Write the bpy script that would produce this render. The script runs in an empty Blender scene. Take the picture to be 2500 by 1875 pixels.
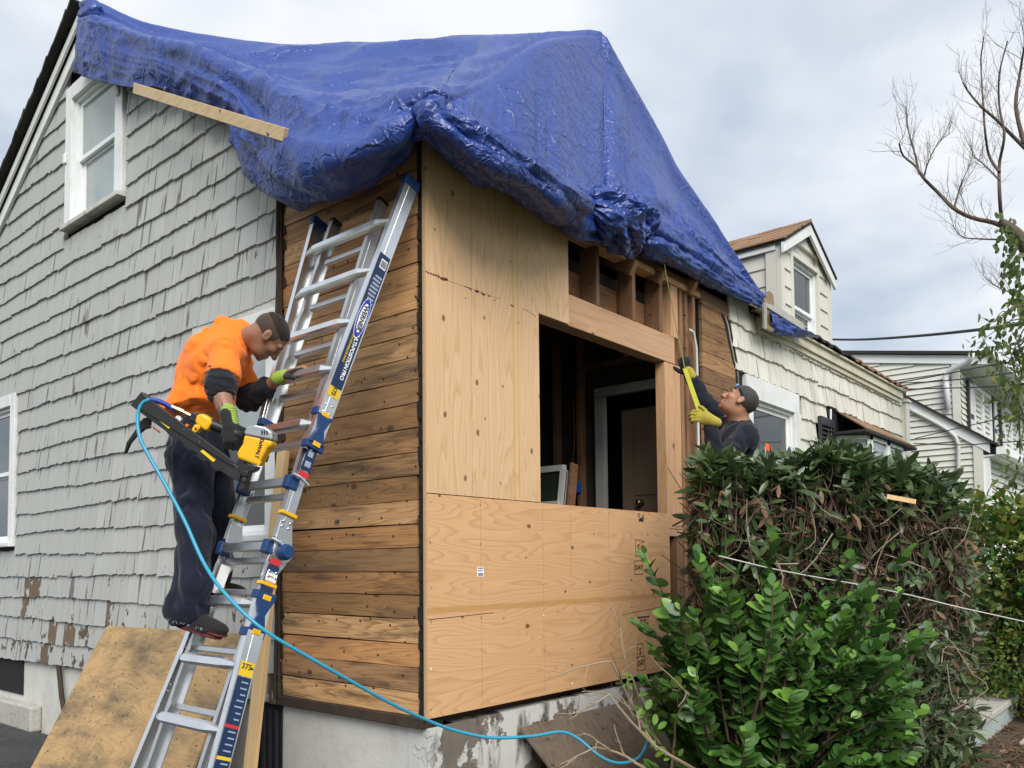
import bpy, bmesh, math, random
import numpy as np
from mathutils import Vector, Matrix
random.seed(7); rng = np.random.default_rng(7)
scene = bpy.context.scene
COL = scene.collection
# ---------------------------------------------------------------- camera (solved from the vanishing points of the two walls)
YAW, PITCH, ROLL, FPX = math.radians(39.984), math.radians(2.845), math.radians(-.544), 2020.0
CX, CY = 1250.0, 1279.85
CAM = np.array([-3.1488, -3.2623, 1.5803])
FWD = np.array([math.cos(YAW)*math.cos(PITCH), math.sin(YAW)*math.cos(PITCH), math.sin(PITCH)])
_r = np.array([math.sin(YAW), -math.cos(YAW), 0.0]); _u = np.cross(_r, FWD)
RT = _r*math.cos(ROLL) + _u*math.sin(ROLL); UP = _u*math.cos(ROLL) - _r*math.sin(ROLL)
cd = bpy.data.cameras.new('camera'); cam = bpy.data.objects.new('camera', cd); COL.objects.link(cam)
cd.sensor_width = 36.0; cd.lens = 36.0*FPX/2500.0; cd.shift_y = (CY-937.5)/2500.0; cd.clip_end = 3000
cam.matrix_world = Matrix(((RT[0], UP[0], -FWD[0], CAM[0]), (RT[1], UP[1], -FWD[1], CAM[1]), (RT[2], UP[2], -FWD[2], CAM[2]), (0, 0, 0, 1)))
scene.camera = cam
scene.render.resolution_x, scene.render.resolution_y = 1024, 768
vs = scene.view_settings; vs.view_transform = 'Standard'; vs.look = 'None'; vs.gamma = 1; vs.exposure = 1.38; vs.use_curve_mapping = False
scene.cycles.use_denoising = True; scene.cycles.max_bounces = 5; scene.cycles.diffuse_bounces = 3; scene.cycles.glossy_bounces = 3; scene.cycles.transmission_bounces = 2; scene.cycles.sample_clamp_indirect = 6

class NT:
    def __init__(s, tree): s.t = tree; s.t.nodes.clear()
    def n(s, typ, ins=None, **attrs):
        nd = s.t.nodes.new(typ)
        for k, v in attrs.items(): setattr(nd, k, v)
        for k, v in (ins or {}).items():
            sock = nd.inputs[k]
            if isinstance(v, bpy.types.NodeSocket): s.t.links.new(v, sock)
            elif v is not None: sock.default_value = v
        return nd
    def math(s, op, a, b=None, c=None, clamp=False):
        nd = s.n('ShaderNodeMath', operation=op, use_clamp=clamp)
        for i, v in enumerate((a, b, c)):
            if v is None: continue
            if isinstance(v, bpy.types.NodeSocket): s.t.links.new(v, nd.inputs[i])
            else: nd.inputs[i].default_value = v
        return nd.outputs[0]
    def mix(s, f, a, b, blend='MIX'):
        nd = s.n('ShaderNodeMix', data_type='RGBA', blend_type=blend)
        for i, v in ((0, f), (6, a), (7, b)):
            if isinstance(v, bpy.types.NodeSocket): s.t.links.new(v, nd.inputs[i])
            else: nd.inputs[i].default_value = v if i == 0 else (v if len(v) == 4 else (*v, 1))
        return nd.outputs[2]
    def ramp(s, f, stops, interp='LINEAR'):
        nd = s.n('ShaderNodeValToRGB'); cr = nd.color_ramp; cr.interpolation = interp
        while len(cr.elements) < len(stops): cr.elements.new(.5)
        for e, (p, c) in zip(cr.elements, stops):
            e.position = p; e.color = (c, c, c, 1) if not hasattr(c, '__len__') else ((*c, 1) if len(c) == 3 else c)
        s.t.links.new(f, nd.inputs[0]); return nd.outputs[0]
    def noise(s, vec, scale, detail=3, rough=.5, dist=0):
        return s.n('ShaderNodeTexNoise', {'Vector': vec, 'Scale': scale, 'Detail': detail, 'Roughness': rough, 'Distortion': dist}).outputs[0]
    def mapping(s, vec, scale=(1, 1, 1), loc=(0, 0, 0), rot=(0, 0, 0)):
        return s.n('ShaderNodeMapping', {'Vector': vec, 'Scale': scale, 'Location': loc, 'Rotation': rot}).outputs[0]
    def vadd(s, a, b):
        nd = s.n('ShaderNodeVectorMath', operation='ADD')
        for i, v in enumerate((a, b)):
            if isinstance(v, bpy.types.NodeSocket): s.t.links.new(v, nd.inputs[i])
            else: nd.inputs[i].default_value = v
        return nd.outputs[0]
    def vscale(s, a, k):
        nd = s.n('ShaderNodeVectorMath', operation='SCALE'); s.t.links.new(a, nd.inputs[0])
        if isinstance(k, bpy.types.NodeSocket): s.t.links.new(k, nd.inputs[3])
        else: nd.inputs[3].default_value = k
        return nd.outputs[0]
    def obj(s, rnd=True, k=37.0):
        co = s.n('ShaderNodeTexCoord').outputs['Object']
        if not rnd: return co
        r = s.n('ShaderNodeObjectInfo').outputs['Random']
        return s.vadd(co, s.vscale(s.n('ShaderNodeCombineXYZ', {0: r, 1: s.math('MULTIPLY', r, 1.7), 2: s.math('MULTIPLY', r, .63)}).outputs[0], k))
    def rnd(s): return s.n('ShaderNodeObjectInfo').outputs['Random']
    def pos(s): return s.n('ShaderNodeNewGeometry').outputs['Position']
    def sep(s, v): return s.n('ShaderNodeSeparateXYZ', {0: v}).outputs
    def bump(s, h, strength=.3, dist=.01, normal=None):
        return s.n('ShaderNodeBump', {'Height': h, 'Strength': strength, 'Distance': dist, 'Normal': normal}).outputs[0]

# ---------------------------------------------------------------- sky: overcast, broken white and grey-blue cloud over a clear sky
SUN_EL, SUN_AZ = math.radians(40), math.radians(232)      # direction TO the sun, azimuth counter-clockwise from +x
world = bpy.data.worlds.new('World'); scene.world = world; world.use_nodes = True
w = NT(world.node_tree)
sky = w.n('ShaderNodeTexSky', sky_type='NISHITA', sun_disc=False, sun_elevation=SUN_EL, sun_rotation=math.radians(90)-SUN_AZ, air_density=1.0, dust_density=1.5)
sky_c = w.vscale(sky.outputs[0], .05)
dirv = w.n('ShaderNodeTexCoord').outputs['Generated']
dx, dy, dz = w.sep(dirv)
zz = w.math('ADD', w.math('MAXIMUM', dz, .0), .22)
pv = w.n('ShaderNodeCombineXYZ', {0: w.math('DIVIDE', dx, zz), 1: w.math('DIVIDE', dy, zz), 2: 0.0}).outputs[0]
n1 = w.noise(pv, 1.1, 6, .5, .4); n2 = w.noise(w.vadd(pv, (4.3, 1.7, 2)), 1.9, 4, .5)
cover = w.ramp(n1, [(.30, .55), (.50, 1.0)])
shade = w.ramp(n2, [(.30, (.195, .228, .285)), (.47, (.285, .308, .345)), (.62, (.365, .377, .392))])
skyc = w.mix(cover, sky_c, shade)
bg = w.n('ShaderNodeBackground', {'Color': skyc, 'Strength': 1.0})
w.t.links.new(bg.outputs[0], w.n('ShaderNodeOutputWorld').inputs[0])
sd = bpy.data.lights.new('sun', 'SUN'); sd.energy = 1.5; sd.angle = math.radians(38); sd.color = (1, .97, .92)
sun = bpy.data.objects.new('sun', sd); COL.objects.link(sun)
_sd = Vector((math.cos(SUN_EL)*math.cos(SUN_AZ), math.cos(SUN_EL)*math.sin(SUN_AZ), math.sin(SUN_EL)))
sun.rotation_euler = _sd.to_track_quat('Z', 'Y').to_euler(); sun.location = (-6, -8, 14)

# ---------------------------------------------------------------- places measured on real planes of the house
def ray(px, py): return FWD + RT*(px-CX)/FPX - UP*(py-CY)/FPX
def on(px, py, ax, v): d = ray(px, py); return CAM + d*((v-CAM[ax])/d[ax])
def SW(px, py, x=0.0): return on(px, py, 0, x)     # side wall plane, x = const
def FW(px, py, y=0.0): return on(px, py, 1, y)     # front wall plane, y = const
def GD(px, py, z=0.06): return on(px, py, 2, z)    # level plane
def DW(px, py, dep): return CAM + ray(px, py)*dep
def V(a): return Vector((float(a[0]), float(a[1]), float(a[2])))

# ---------------------------------------------------------------- mesh helpers
class MB:
    def __init__(s): s.v = []; s.f = []; s.m = []
    def add(s, vs, fs, mi=0):
        o = len(s.v); s.v += [tuple(map(float, v)) for v in vs]; s.f += [tuple(i+o for i in f) for f in fs]; s.m += [mi]*len(fs); return s
    def box(s, a, b, mi=0, jit=0):
        x0, y0, z0 = a; x1, y1, z1 = b
        vs = [(x0, y0, z0), (x1, y0, z0), (x1, y1, z0), (x0, y1, z0), (x0, y0, z1), (x1, y0, z1), (x1, y1, z1), (x0, y1, z1)]
        if jit: vs = [tuple(c+random.uniform(-jit, jit) for c in v) for v in vs]
        return s.add(vs, [(0, 3, 2, 1), (4, 5, 6, 7), (0, 1, 5, 4), (1, 2, 6, 5), (2, 3, 7, 6), (3, 0, 4, 7)], mi)
    def obox(s, c, ax, ay, az, hx, hy, hz, mi=0):       # oriented box: centre, unit axes, half sizes
        c, ax, ay, az = map(np.asarray, (c, ax, ay, az))
        vs = [c+ax*hx*i+ay*hy*j+az*hz*k for k in (-1, 1) for (i, j) in ((-1, -1), (1, -1), (1, 1), (-1, 1))]
        return s.add(vs, [(0, 3, 2, 1), (4, 5, 6, 7), (0, 1, 5, 4), (1, 2, 6, 5), (2, 3, 7, 6), (3, 0, 4, 7)], mi)
    def beam(s, p, q, wx, wy, side=(0, 0, 1), mi=0):    # bar from p to q, wx across `side` direction, wy across the third
        p, q = np.asarray(p, float), np.asarray(q, float); az = q-p; L = np.linalg.norm(az); az = az/L
        sd = np.asarray(side, float); ax = sd-az*(sd@az); ax /= np.linalg.norm(ax); ay = np.cross(az, ax)
        return s.obox((p+q)/2, ax, ay, az, wx/2, wy/2, L/2, mi)
    def prism(s, poly, d, mi=0):                        # planar polygon (3D points) extruded by vector d
        n = len(poly); a = [np.asarray(p, float) for p in poly]; b = [p+np.asarray(d, float) for p in a]
        return s.add(a+b, [tuple(range(n))[::-1], tuple(range(n, 2*n))]+[(i, (i+1) % n, n+(i+1) % n, n+i) for i in range(n)], mi)
    def tube(s, pts, rad, seg=8, cap=True, mi=0):
        pts = [np.asarray(p, float) for p in pts]; n = len(pts)
        rad = [rad]*n if not hasattr(rad, '__len__') else rad
        t0 = pts[1]-pts[0]; ref = np.array([0, 0, 1.0]) if abs(t0[2]) < .9*np.linalg.norm(t0) else np.array([1.0, 0, 0])
        vs = []; up = None
        for i in range(n):
            t = pts[min(i+1, n-1)]-pts[max(i-1, 0)]; L = np.linalg.norm(t); t = t/L if L > 1e-9 else np.array([0, 0, 1.0])
            if up is None: up = ref
            x = np.cross(up, t); x /= (np.linalg.norm(x)+1e-9); y = np.cross(t, x); up = y
            for k in range(seg):
                a = 2*math.pi*k/seg; vs.append(pts[i]+rad[i]*(x*math.cos(a)+y*math.sin(a)))
        fs = [(i*seg+k, i*seg+(k+1) % seg, (i+1)*seg+(k+1) % seg, (i+1)*seg+k) for i in range(n-1) for k in range(seg)]
        if cap: fs += [tuple(range(seg))[::-1], tuple((n-1)*seg+k for k in range(seg))]
        return s.add(vs, fs, mi)
    def cyl(s, p, q, r, seg=14, mi=0): return s.tube([p, q], r, seg, True, mi)
    def mesh(s, name, smooth=False):
        me = bpy.data.meshes.new(name); me.from_pydata(s.v, [], s.f); me.update()
        if any(s.m): me.polygons.foreach_set('material_index', s.m)
        if smooth: me.polygons.foreach_set('use_smooth', [True]*len(me.polygons))
        return me
def grid_mesh(name, G, smooth=True, closed_u=False):
    nu, nv, _ = G.shape; idx = np.arange(nu*nv).reshape(nu, nv)
    a = idx if not closed_u else np.vstack([idx, idx[:1]])
    f = np.stack([a[:-1, :-1], a[1:, :-1], a[1:, 1:], a[:-1, 1:]], -1).reshape(-1, 4)
    me = bpy.data.meshes.new(name); me.from_pydata(G.reshape(-1, 3).tolist(), [], f.tolist()); me.update()
    if smooth: me.polygons.foreach_set('use_smooth', [True]*len(me.polygons))
    return me
def raw_mesh(name, v, f, smooth=False):
    me = bpy.data.meshes.new(name); me.from_pydata(np.asarray(v).tolist(), [], np.asarray(f).tolist()); me.update()
    if smooth: me.polygons.foreach_set('use_smooth', [True]*len(me.polygons))
    return me
WL = {}                                                  # world transform of every parent, for parent inverses
def obj(name, mb, mat, parent=None, M=None, smooth=False, bevel=0):
    me = mb.mesh(name, smooth) if isinstance(mb, MB) else mb
    o = bpy.data.objects.new(name, me); COL.objects.link(o)
    for m in (mat if isinstance(mat, (list, tuple)) else [mat]):
        if m and len(me.materials) < (len(mat) if isinstance(mat, (list, tuple)) else 1): me.materials.append(m)
    M = M or Matrix.Identity(4)
    o.matrix_basis = M; WL[o.name] = M
    if parent is not None:
        o.parent = parent; o.matrix_parent_inverse = WL[parent.name].inverted()
    if bevel:
        b = o.modifiers.new('bevel', 'BEVEL'); b.width = bevel; b.segments = 2; b.limit_method = 'ANGLE'; b.angle_limit = .7
    return o
def tag(o, label=None, cat=None, group=None, kind=None):
    if label: o['label'] = label
    if cat: o['category'] = cat
    if group: o['group'] = group
    if kind: o['kind'] = kind
    return o
def thing(name, label, cat, loc=(0, 0, 0), group=None):
    o = bpy.data.objects.new(name, None); COL.objects.link(o); o.empty_display_size = .1
    M = Matrix.Translation(V(loc)); o.matrix_basis = M; WL[o.name] = M
    return tag(o, label, cat, group)
def frameM(o, ax, ay, az):                               # matrix from origin and axes
    return Matrix(((ax[0], ay[0], az[0], o[0]), (ax[1], ay[1], az[1], o[1]), (ax[2], ay[2], az[2], o[2]), (0, 0, 0, 1)))
def text_mesh(txt, size, ext=.0006, bold=0.0, spacing=1.0):
    cu = bpy.data.curves.new('txt', 'FONT'); cu.body = txt; cu.size = size; cu.extrude = ext; cu.offset = bold; cu.space_character = spacing
    cu.align_x = 'CENTER'; cu.align_y = 'CENTER'; cu.resolution_u = 2
    t = bpy.data.objects.new('txt', cu); COL.objects.link(t)
    me = bpy.data.meshes.new_from_object(t.evaluated_get(bpy.context.evaluated_depsgraph_get()))
    bpy.data.objects.remove(t); bpy.data.curves.remove(cu); return me
# numpy gradient noise
_perm = rng.permutation(256); _perm = np.r_[_perm, _perm, _perm]
_grad = rng.normal(size=(256, 3)); _grad /= np.linalg.norm(_grad, axis=1)[:, None]
def pn(p):
    p = np.asarray(p, float); i = np.floor(p).astype(int); f = p-i; i &= 255; u = f*f*f*(f*(f*6-15)+10); out = 0
    for dx in (0, 1):
        for dy in (0, 1):
            for dz in (0, 1):
                h = _perm[_perm[_perm[(i[..., 0]+dx) & 255]+((i[..., 1]+dy) & 255)]+((i[..., 2]+dz) & 255)]
                g = _grad[h]; d = f-np.array([dx, dy, dz]); val = (g*d).sum(-1)
                wt = (u[..., 0] if dx else 1-u[..., 0])*(u[..., 1] if dy else 1-u[..., 1])*(u[..., 2] if dz else 1-u[..., 2])
                out = out+wt*val
    return out*1.5
def fbm(p, o=3):
    p = np.asarray(p, float); s = 0; a = 1
    for k in range(o): s = s+a*pn(p*2**k+17.3*k); a *= .5
    return s
def ridged(p, o=3):
    p = np.asarray(p, float); s = 0; a = 1
    for k in range(o): s = s+a*(1-2*np.abs(pn(p*2**k+9.1*k))); a *= .5
    return s
def spline_lim(P, n, lim=1.1):                           # Hermite spline whose tangents are limited by the shorter chord: no overshoot at crisp folds
    P = np.asarray(P, float); k = len(P); dlt = P[1:]-P[:-1]; L = np.linalg.norm(dlt, axis=-1, keepdims=True); m = np.zeros_like(P); m[1:-1] = (P[2:]-P[:-2])/2; m[0] = dlt[0]; m[-1] = dlt[-1]
    cap = np.concatenate([L[:1], np.minimum(L[1:], L[:-1]), L[-1:]])*lim; nm = np.linalg.norm(m, axis=-1, keepdims=True)+1e-9; m = m*np.minimum(1, cap/nm)
    t = np.linspace(0, k-1, n); i = np.clip(t.astype(int), 0, k-2); f = (t-i).reshape((-1,)+(1,)*(P.ndim-1)); f2, f3 = f*f, f*f*f
    return (2*f3-3*f2+1)*P[i]+(f3-2*f2+f)*m[i]+(-2*f3+3*f2)*P[i+1]+(f3-f2)*m[i+1]
def catmull(P, n):                                       # P (k,...) -> (n,...)
    P = np.asarray(P, float); k = len(P); t = np.linspace(0, k-1, n); i = np.clip(t.astype(int), 0, k-2); f = (t-i).reshape((-1,)+(1,)*(P.ndim-1))
    p0, p1, p2, p3 = P[np.clip(i-1, 0, k-1)], P[i], P[i+1], P[np.clip(i+2, 0, k-1)]
    return .5*((2*p1)+(-p0+p2)*f+(2*p0-5*p1+4*p2-p3)*f*f+(-p0+3*p1-3*p2+p3)*f**3)
# ---------------------------------------------------------------- materials
def new_mat(name):
    m = bpy.data.materials.new(name); m.use_nodes = True; return m, NT(m.node_tree)
def finish(t, color, rough=.6, normal=None, spec=.5, metal=0.0, **kw):
    ins = {'Base Color': color if isinstance(color, bpy.types.NodeSocket) else (*color, 1), 'Roughness': rough, 'Metallic': metal, 'Specular IOR Level': spec}
    ins.update(kw)
    b = t.n('ShaderNodeBsdfPrincipled', ins)
    if normal is not None: t.t.links.new(normal, b.inputs['Normal'])
    t.t.links.new(b.outputs[0], t.n('ShaderNodeOutputMaterial').inputs[0]); return b
def plain(name, c, rough=.6, var=.12, scale=9, bump=.1, spec=.4, metal=0.0, dirt=0.0, dirtc=(.08, .07, .06)):
    m, t = new_mat(name); co = t.obj(); n = t.noise(co, scale, 5, .6)
    col = t.mix(n, tuple(x*(1-var) for x in c), tuple(min(1, x*(1+var)) for x in c))
    if dirt: col = t.mix(t.math('MULTIPLY', t.ramp(t.noise(co, scale*.6, 6, .65), [(.48, 0.0), (.7, 1.0)]), dirt), col, dirtc)
    rr = t.math('ADD', t.math('MULTIPLY', n, .2), rough-.1)
    finish(t, col, rr, t.bump(t.noise(co, scale*6, 3, .6), bump, .004) if bump else None, spec, metal); return m
def wood(name, light, dark, axis=0, lines=13.0, stretch=(.55, 5.0), knots=(.10, .04, .02), kdens=1.0, stain=None, stain_amt=0.0, tint=.15, seams=None, rough=.65, vary=True, alts=None, sthr=(.53, .69), fine=.5, stain_scale=1.3, sst=(.8, 2.0), contrast=.62):
    """rotary-cut or sawn timber: growth-ring contours of a stretched noise field along `axis`, knots, stains"""
    m, t = new_mat(name); co = t.obj(True, 11.0); x, y, z = t.sep(co)
    L = (x, y, z)[axis]; others = [c for i, c in enumerate((x, y, z)) if i != axis]
    vec = t.n('ShaderNodeCombineXYZ', {0: t.math('MULTIPLY', L, stretch[0]), 1: t.math('MULTIPLY', others[0], stretch[1]), 2: t.math('MULTIPLY', others[1], stretch[1])}).outputs[0]
    warp = t.noise(vec, 2.2, 2, .5)
    field = t.noise(t.vadd(vec, t.n('ShaderNodeCombineXYZ', {0: t.math('MULTIPLY', warp, .25)}).outputs[0]), 1.0, 2, .45)
    # knots: cells in a lightly stretched voronoi
    osum = t.math('ADD', others[0], others[1])
    kv = t.n('ShaderNodeCombineXYZ', {0: t.math('MULTIPLY', L, 2.0), 1: t.math('MULTIPLY', osum, 3.0)}).outputs[0]
    vor = t.n('ShaderNodeTexVoronoi', {'Vector': kv, 'Scale': 1.15*kdens, 'Randomness': 1.0}, voronoi_dimensions='2D')
    kd = t.math('DIVIDE', vor.outputs['Distance'], t.math('ADD', t.math('MULTIPLY', t.sep(vor.outputs['Color'])[2], 1.1), .35))
    ksel = t.math('GREATER_THAN', t.sep(vor.outputs['Color'])[0], .45)
    kn = t.math('MULTIPLY', t.ramp(kd, [(.028, 1.0), (.055, 0.0)]), ksel)
    khalo = t.math('MULTIPLY', t.ramp(kd, [(.02, 1.0), (.20, 0.0)]), ksel)
    field = t.math('ADD', field, t.math('MULTIPLY', khalo, .16))
    ph = t.math('FRACT', t.math('MULTIPLY', field, lines))
    ring = t.ramp(ph, [(0.0, 0.0), (.62, .35), (.86, 1.0), (1.0, .05)])
    fv = t.n('ShaderNodeCombineXYZ', {0: t.math('MULTIPLY', L, 5.0), 1: t.math('MULTIPLY', others[0], 130.0), 2: t.math('MULTIPLY', others[1], 130.0)}).outputs[0]
    fin = t.noise(fv, 1.0, 3, .6)
    base = t.mix(t.noise(vec, .8, 2, .5), light, tuple(a*.82+b*.18 for a, b in zip(light, dark)))
    if alts: base = t.mix(.75, base, t.ramp(t.math('FRACT', t.math('MULTIPLY', t.rnd(), 5.7)), [(i/(len(alts)-1), a) for i, a in enumerate(alts)], 'CONSTANT'))
    col = t.mix(t.math('MULTIPLY', ring, contrast), base, dark)
    col = t.mix(t.math('MULTIPLY', t.ramp(fin, [(.42, 0.0), (.75, 1.0)]), fine*.55), col, dark)
    col = t.mix(t.math('MULTIPLY', kn, .85), col, knots)
    rv = t.rnd(); tn = t.math('ADD', t.math('MULTIPLY', rv, 2*tint), 1-tint)
    col = t.mix(1.0, col, t.n('ShaderNodeCombineXYZ', {0: tn, 1: tn, 2: tn}).outputs[0], 'MULTIPLY')
    if stain is not None:
        sv = t.n('ShaderNodeCombineXYZ', {0: t.math('MULTIPLY', L, sst[0]), 1: t.math('MULTIPLY', others[0], sst[1]), 2: t.math('MULTIPLY', others[1], sst[1])}).outputs[0]
        sn = t.ramp(t.noise(sv, stain_scale*2, 7, .68), [(sthr[0], 0.0), (sthr[1], 1.0)])
        vf = t.ramp(t.math('FRACT', t.math('MULTIPLY', rv, 7.3)), [(.0, .5), (.7, 1.0)]) if vary else 1.0
        col = t.mix(t.math('MULTIPLY', t.math('MULTIPLY', sn, vf), stain_amt), col, stain)
        # nail holes and small black pits
        v2 = t.n('ShaderNodeTexVoronoi', {'Vector': t.n('ShaderNodeCombineXYZ', {0: L, 1: osum}).outputs[0], 'Scale': 7.0}, voronoi_dimensions='2D')
        pit = t.math('MULTIPLY', t.math('LESS_THAN', v2.outputs['Distance'], .06), t.math('GREATER_THAN', t.sep(v2.outputs['Color'])[1], .5))
        col = t.mix(t.math('MULTIPLY', pit, .9), col, (.02, .015, .012))
    hgt = t.math('ADD', t.math('MULTIPLY', ring, .4), t.math('MULTIPLY', fin, .8))
    finish(t, col, rough, t.bump(hgt, .25, .002), .3); return m
def shingle_paint(name, c, c2, bare, groove=(.5, 62.0), zlo=None, streak=.5, stain=None, thr=.70, stain_amt=.75):
    """painted striated shake: vertical grooves, run-off streaks, flaked patches down to bare wood"""
    m, t = new_mat(name); p = t.pos(); x, y, z = t.sep(p); h = t.math('ADD', x, y)
    gv = t.n('ShaderNodeCombineXYZ', {0: t.math('MULTIPLY', h, groove[1]), 1: t.math('MULTIPLY', z, groove[0]), 2: t.math('MULTIPLY', t.rnd(), 40.0)}).outputs[0]
    g = t.noise(gv, 1.0, 3, .55)
    g2 = t.noise(t.n('ShaderNodeCombineXYZ', {0: t.math('MULTIPLY', h, 9.0), 1: t.math('MULTIPLY', z, 1.3), 2: 0.0}).outputs[0], 1.0, 5, .6)
    col = t.mix(g2, c, c2)
    col = t.mix(t.math('MULTIPLY', t.ramp(g, [(.55, 0.0), (.78, 1.0)]), streak), col, tuple(k*.55 for k in c))
    rv = t.rnd(); tn = t.math('ADD', t.math('MULTIPLY', rv, .14), .93)
    col = t.mix(1.0, col, t.n('ShaderNodeCombineXYZ', {0: tn, 1: tn, 2: tn}).outputs[0], 'MULTIPLY')
    crack = t.ramp(t.noise(t.n('ShaderNodeCombineXYZ', {0: t.math('MULTIPLY', h, 21.0), 1: t.math('MULTIPLY', z, 1.7), 2: t.math('MULTIPLY', rv, 90.0)}).outputs[0], 1.0, 2, .4), [(.665, 0.0), (.675, 1.0)])
    col = t.mix(t.math('MULTIPLY', crack, .7), col, (.05, .045, .04))
    if stain: 
        sn = t.ramp(t.noise(t.n('ShaderNodeCombineXYZ', {0: t.math('MULTIPLY', h, 5.0), 1: t.math('MULTIPLY', z, 1.1), 2: 3.0}).outputs[0], 1.0, 7, .65), [(.5, 0.0), (.72, 1.0)])
        col = t.mix(t.math('MULTIPLY', sn, stain_amt), col, stain)
    fv = t.n('ShaderNodeCombineXYZ', {0: t.math('MULTIPLY', h, 5.2), 1: t.math('MULTIPLY', z, 3.4), 2: 7.0}).outputs[0]
    fl = t.noise(fv, 1.6, 7, .62)
    if zlo is not None:
        zf = t.math('MULTIPLY', t.math('SUBTRACT', zlo[1], z, None), 1.0/(zlo[1]-zlo[0]), None, True)
        fl = t.math('ADD', fl, t.math('MULTIPLY', zf, .13))
    flm = t.ramp(fl, [(thr, 0.0), (thr+.015, 1.0)])
    col = t.mix(flm, col, bare)
    hh = t.math('SUBTRACT', g, t.math('ADD', t.math('MULTIPLY', crack, .8), t.math('MULTIPLY', flm, .4)))
    finish(t, col, .62, t.bump(hh, .45, .004), .3); return m

M = {}
M['grey_shingle'] = shingle_paint('grey_shingle', (.375, .38, .362), (.445, .45, .428), (.10, .068, .042), zlo=(.7, 1.9), streak=.55)
M['bare_shingle'] = shingle_paint('bare_shingle', (.12, .085, .055), (.16, .12, .08), (.40, .40, .38), streak=.6, thr=.55)
M['cream_shingle'] = shingle_paint('cream_shingle', (.62, .60, .515), (.69, .675, .605), (.22, .17, .10), streak=.25, groove=(.6, 26.0), stain=(.33, .29, .20), stain_amt=.65, thr=.74)
M['white_paint'] = plain('white_paint', (.72, .73, .72), .45, .06, 5, .1, .4, 0, .35, (.38, .35, .30))
M['white_vinyl'] = plain('white_vinyl', (.76, .78, .78), .35, .03, 4, .03, .5)
M['old_white'] = plain('old_white', (.55, .54, .50), .6, .15, 8, .3, .3, 0, .7, (.20, .16, .12))
M['cream_paint'] = plain('cream_paint', (.60, .56, .43), .5, .08, 5, .12, .4, 0, .45, (.30, .25, .15))
M['dormer_siding'] = plain('dormer_siding', (.60, .585, .52), .5, .05, 4, .08, .4, 0, .15, (.4, .36, .27))
M['vinyl_siding'] = plain('vinyl_siding', (.64, .635, .58), .45, .04, 3, .05, .4, 0, .12, (.4, .38, .33))
M['felt'] = plain('felt', (.016, .015, .016), .75, .4, 14, .5, .3)
M['torn_felt'] = plain('torn_felt', (.05, .035, .025), .8, .6, 9, .6, .25)
M['roof_edge'] = plain('roof_edge', (.035, .033, .032), .85, .4, 40, .6, .2)
M['brown_roof'] = plain('brown_roof', (.27, .165, .10), .9, .35, 18, .6, .2)
M['stucco'] = plain('stucco', (.56, .55, .51), .85, .08, 7, .6, .2, 0, .35, (.30, .28, .24))
M['board'] = wood('board', (.50, .285, .125), (.25, .12, .045), 1, 22, (.38, 8.0), stain=(.05, .034, .024), stain_amt=.78, tint=.36, stain_scale=1.2, sthr=(.49, .63), sst=(.55, 5.0), kdens=.85, contrast=.85, fine=.8, alts=[(.50, .28, .12), (.38, .18, .07), (.56, .345, .165), (.30, .185, .10), (.47, .235, .09), (.40, .26, .135)])
M['board_front'] = wood('board_front', (.34, .19, .085), (.16, .08, .035), 0, 12, (.5, 6.0), stain=(.03, .024, .02), stain_amt=.75, tint=.3, stain_scale=1.3, sst=(.6, 5.0), contrast=.85)
M['ply_low'] = wood('ply_low', (.68, .41, .215), (.48, .25, .105), 0, 30, (.42, 3.4), knots=(.12, .05, .02), kdens=1.2, tint=.0, fine=.45, contrast=.60)
M['ply_up'] = wood('ply_up', (.69, .47, .275), (.50, .295, .14), 2, 26, (.42, 3.8), knots=(.13, .05, .02), kdens=1.2, tint=.0, fine=.5, contrast=.60)
M['ply_edge'] = plain('ply_edge', (.46, .30, .16), .7, .3, 60, .2)
M['lumber_new'] = wood('lumber_new', (.58, .37, .22), (.42, .22, .11), 0, 9, (.4, 9.0), tint=.1, kdens=.8)
M['lumber_newz'] = wood('lumber_newz', (.60, .37, .20), (.43, .22, .10), 2, 9, (.4, 9.0), tint=.1, kdens=.8)
M['lumber_yellow'] = wood('lumber_yellow', (.68, .48, .25), (.52, .32, .13), 2, 7, (.35, 9.0), tint=.08, kdens=.7)
M['lath_wood'] = wood('lath_wood', (.62, .47, .28), (.45, .31, .16), 1, 7, (.35, 9.0), tint=.08, kdens=.7)
M['lumber_oldx'] = wood('lumber_oldx', (.25, .125, .06), (.11, .05, .025), 0, 9, (.4, 8.0), stain=(.03, .02, .015), stain_amt=.6, tint=.2)
M['lumber_oldz'] = wood('lumber_oldz', (.27, .145, .075), (.12, .06, .03), 2, 9, (.4, 8.0), stain=(.03, .02, .015), stain_amt=.5, tint=.25)
M['ply_weathered'] = wood('ply_weathered', (.46, .30, .135), (.22, .135, .058), 1, 19, (.9, 3.2), knots=(.13, .06, .035), kdens=1.35, stain=(.095, .075, .048), stain_amt=.9, tint=.0, stain_scale=.85, contrast=.42, vary=False, sthr=(.43, .64))
M['ply_grey'] = wood('ply_grey', (.17, .13, .095), (.085, .062, .042), 2, 12, (.7, 4.5), stain=(.05, .04, .03), stain_amt=.5, tint=.0)
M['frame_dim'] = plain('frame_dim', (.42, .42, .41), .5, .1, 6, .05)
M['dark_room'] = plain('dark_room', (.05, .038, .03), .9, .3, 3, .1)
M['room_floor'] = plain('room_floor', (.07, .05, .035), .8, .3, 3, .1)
M['door_paint'] = plain('door_paint', (.20, .15, .105), .5, .05, 3, .05)
M['brass'] = plain('brass', (.55, .40, .18), .25, .1, 5, 0, .5, 1.0)
M['black'] = plain('black', (.012, .012, .013), .5, .3, 9, .1)
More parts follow.
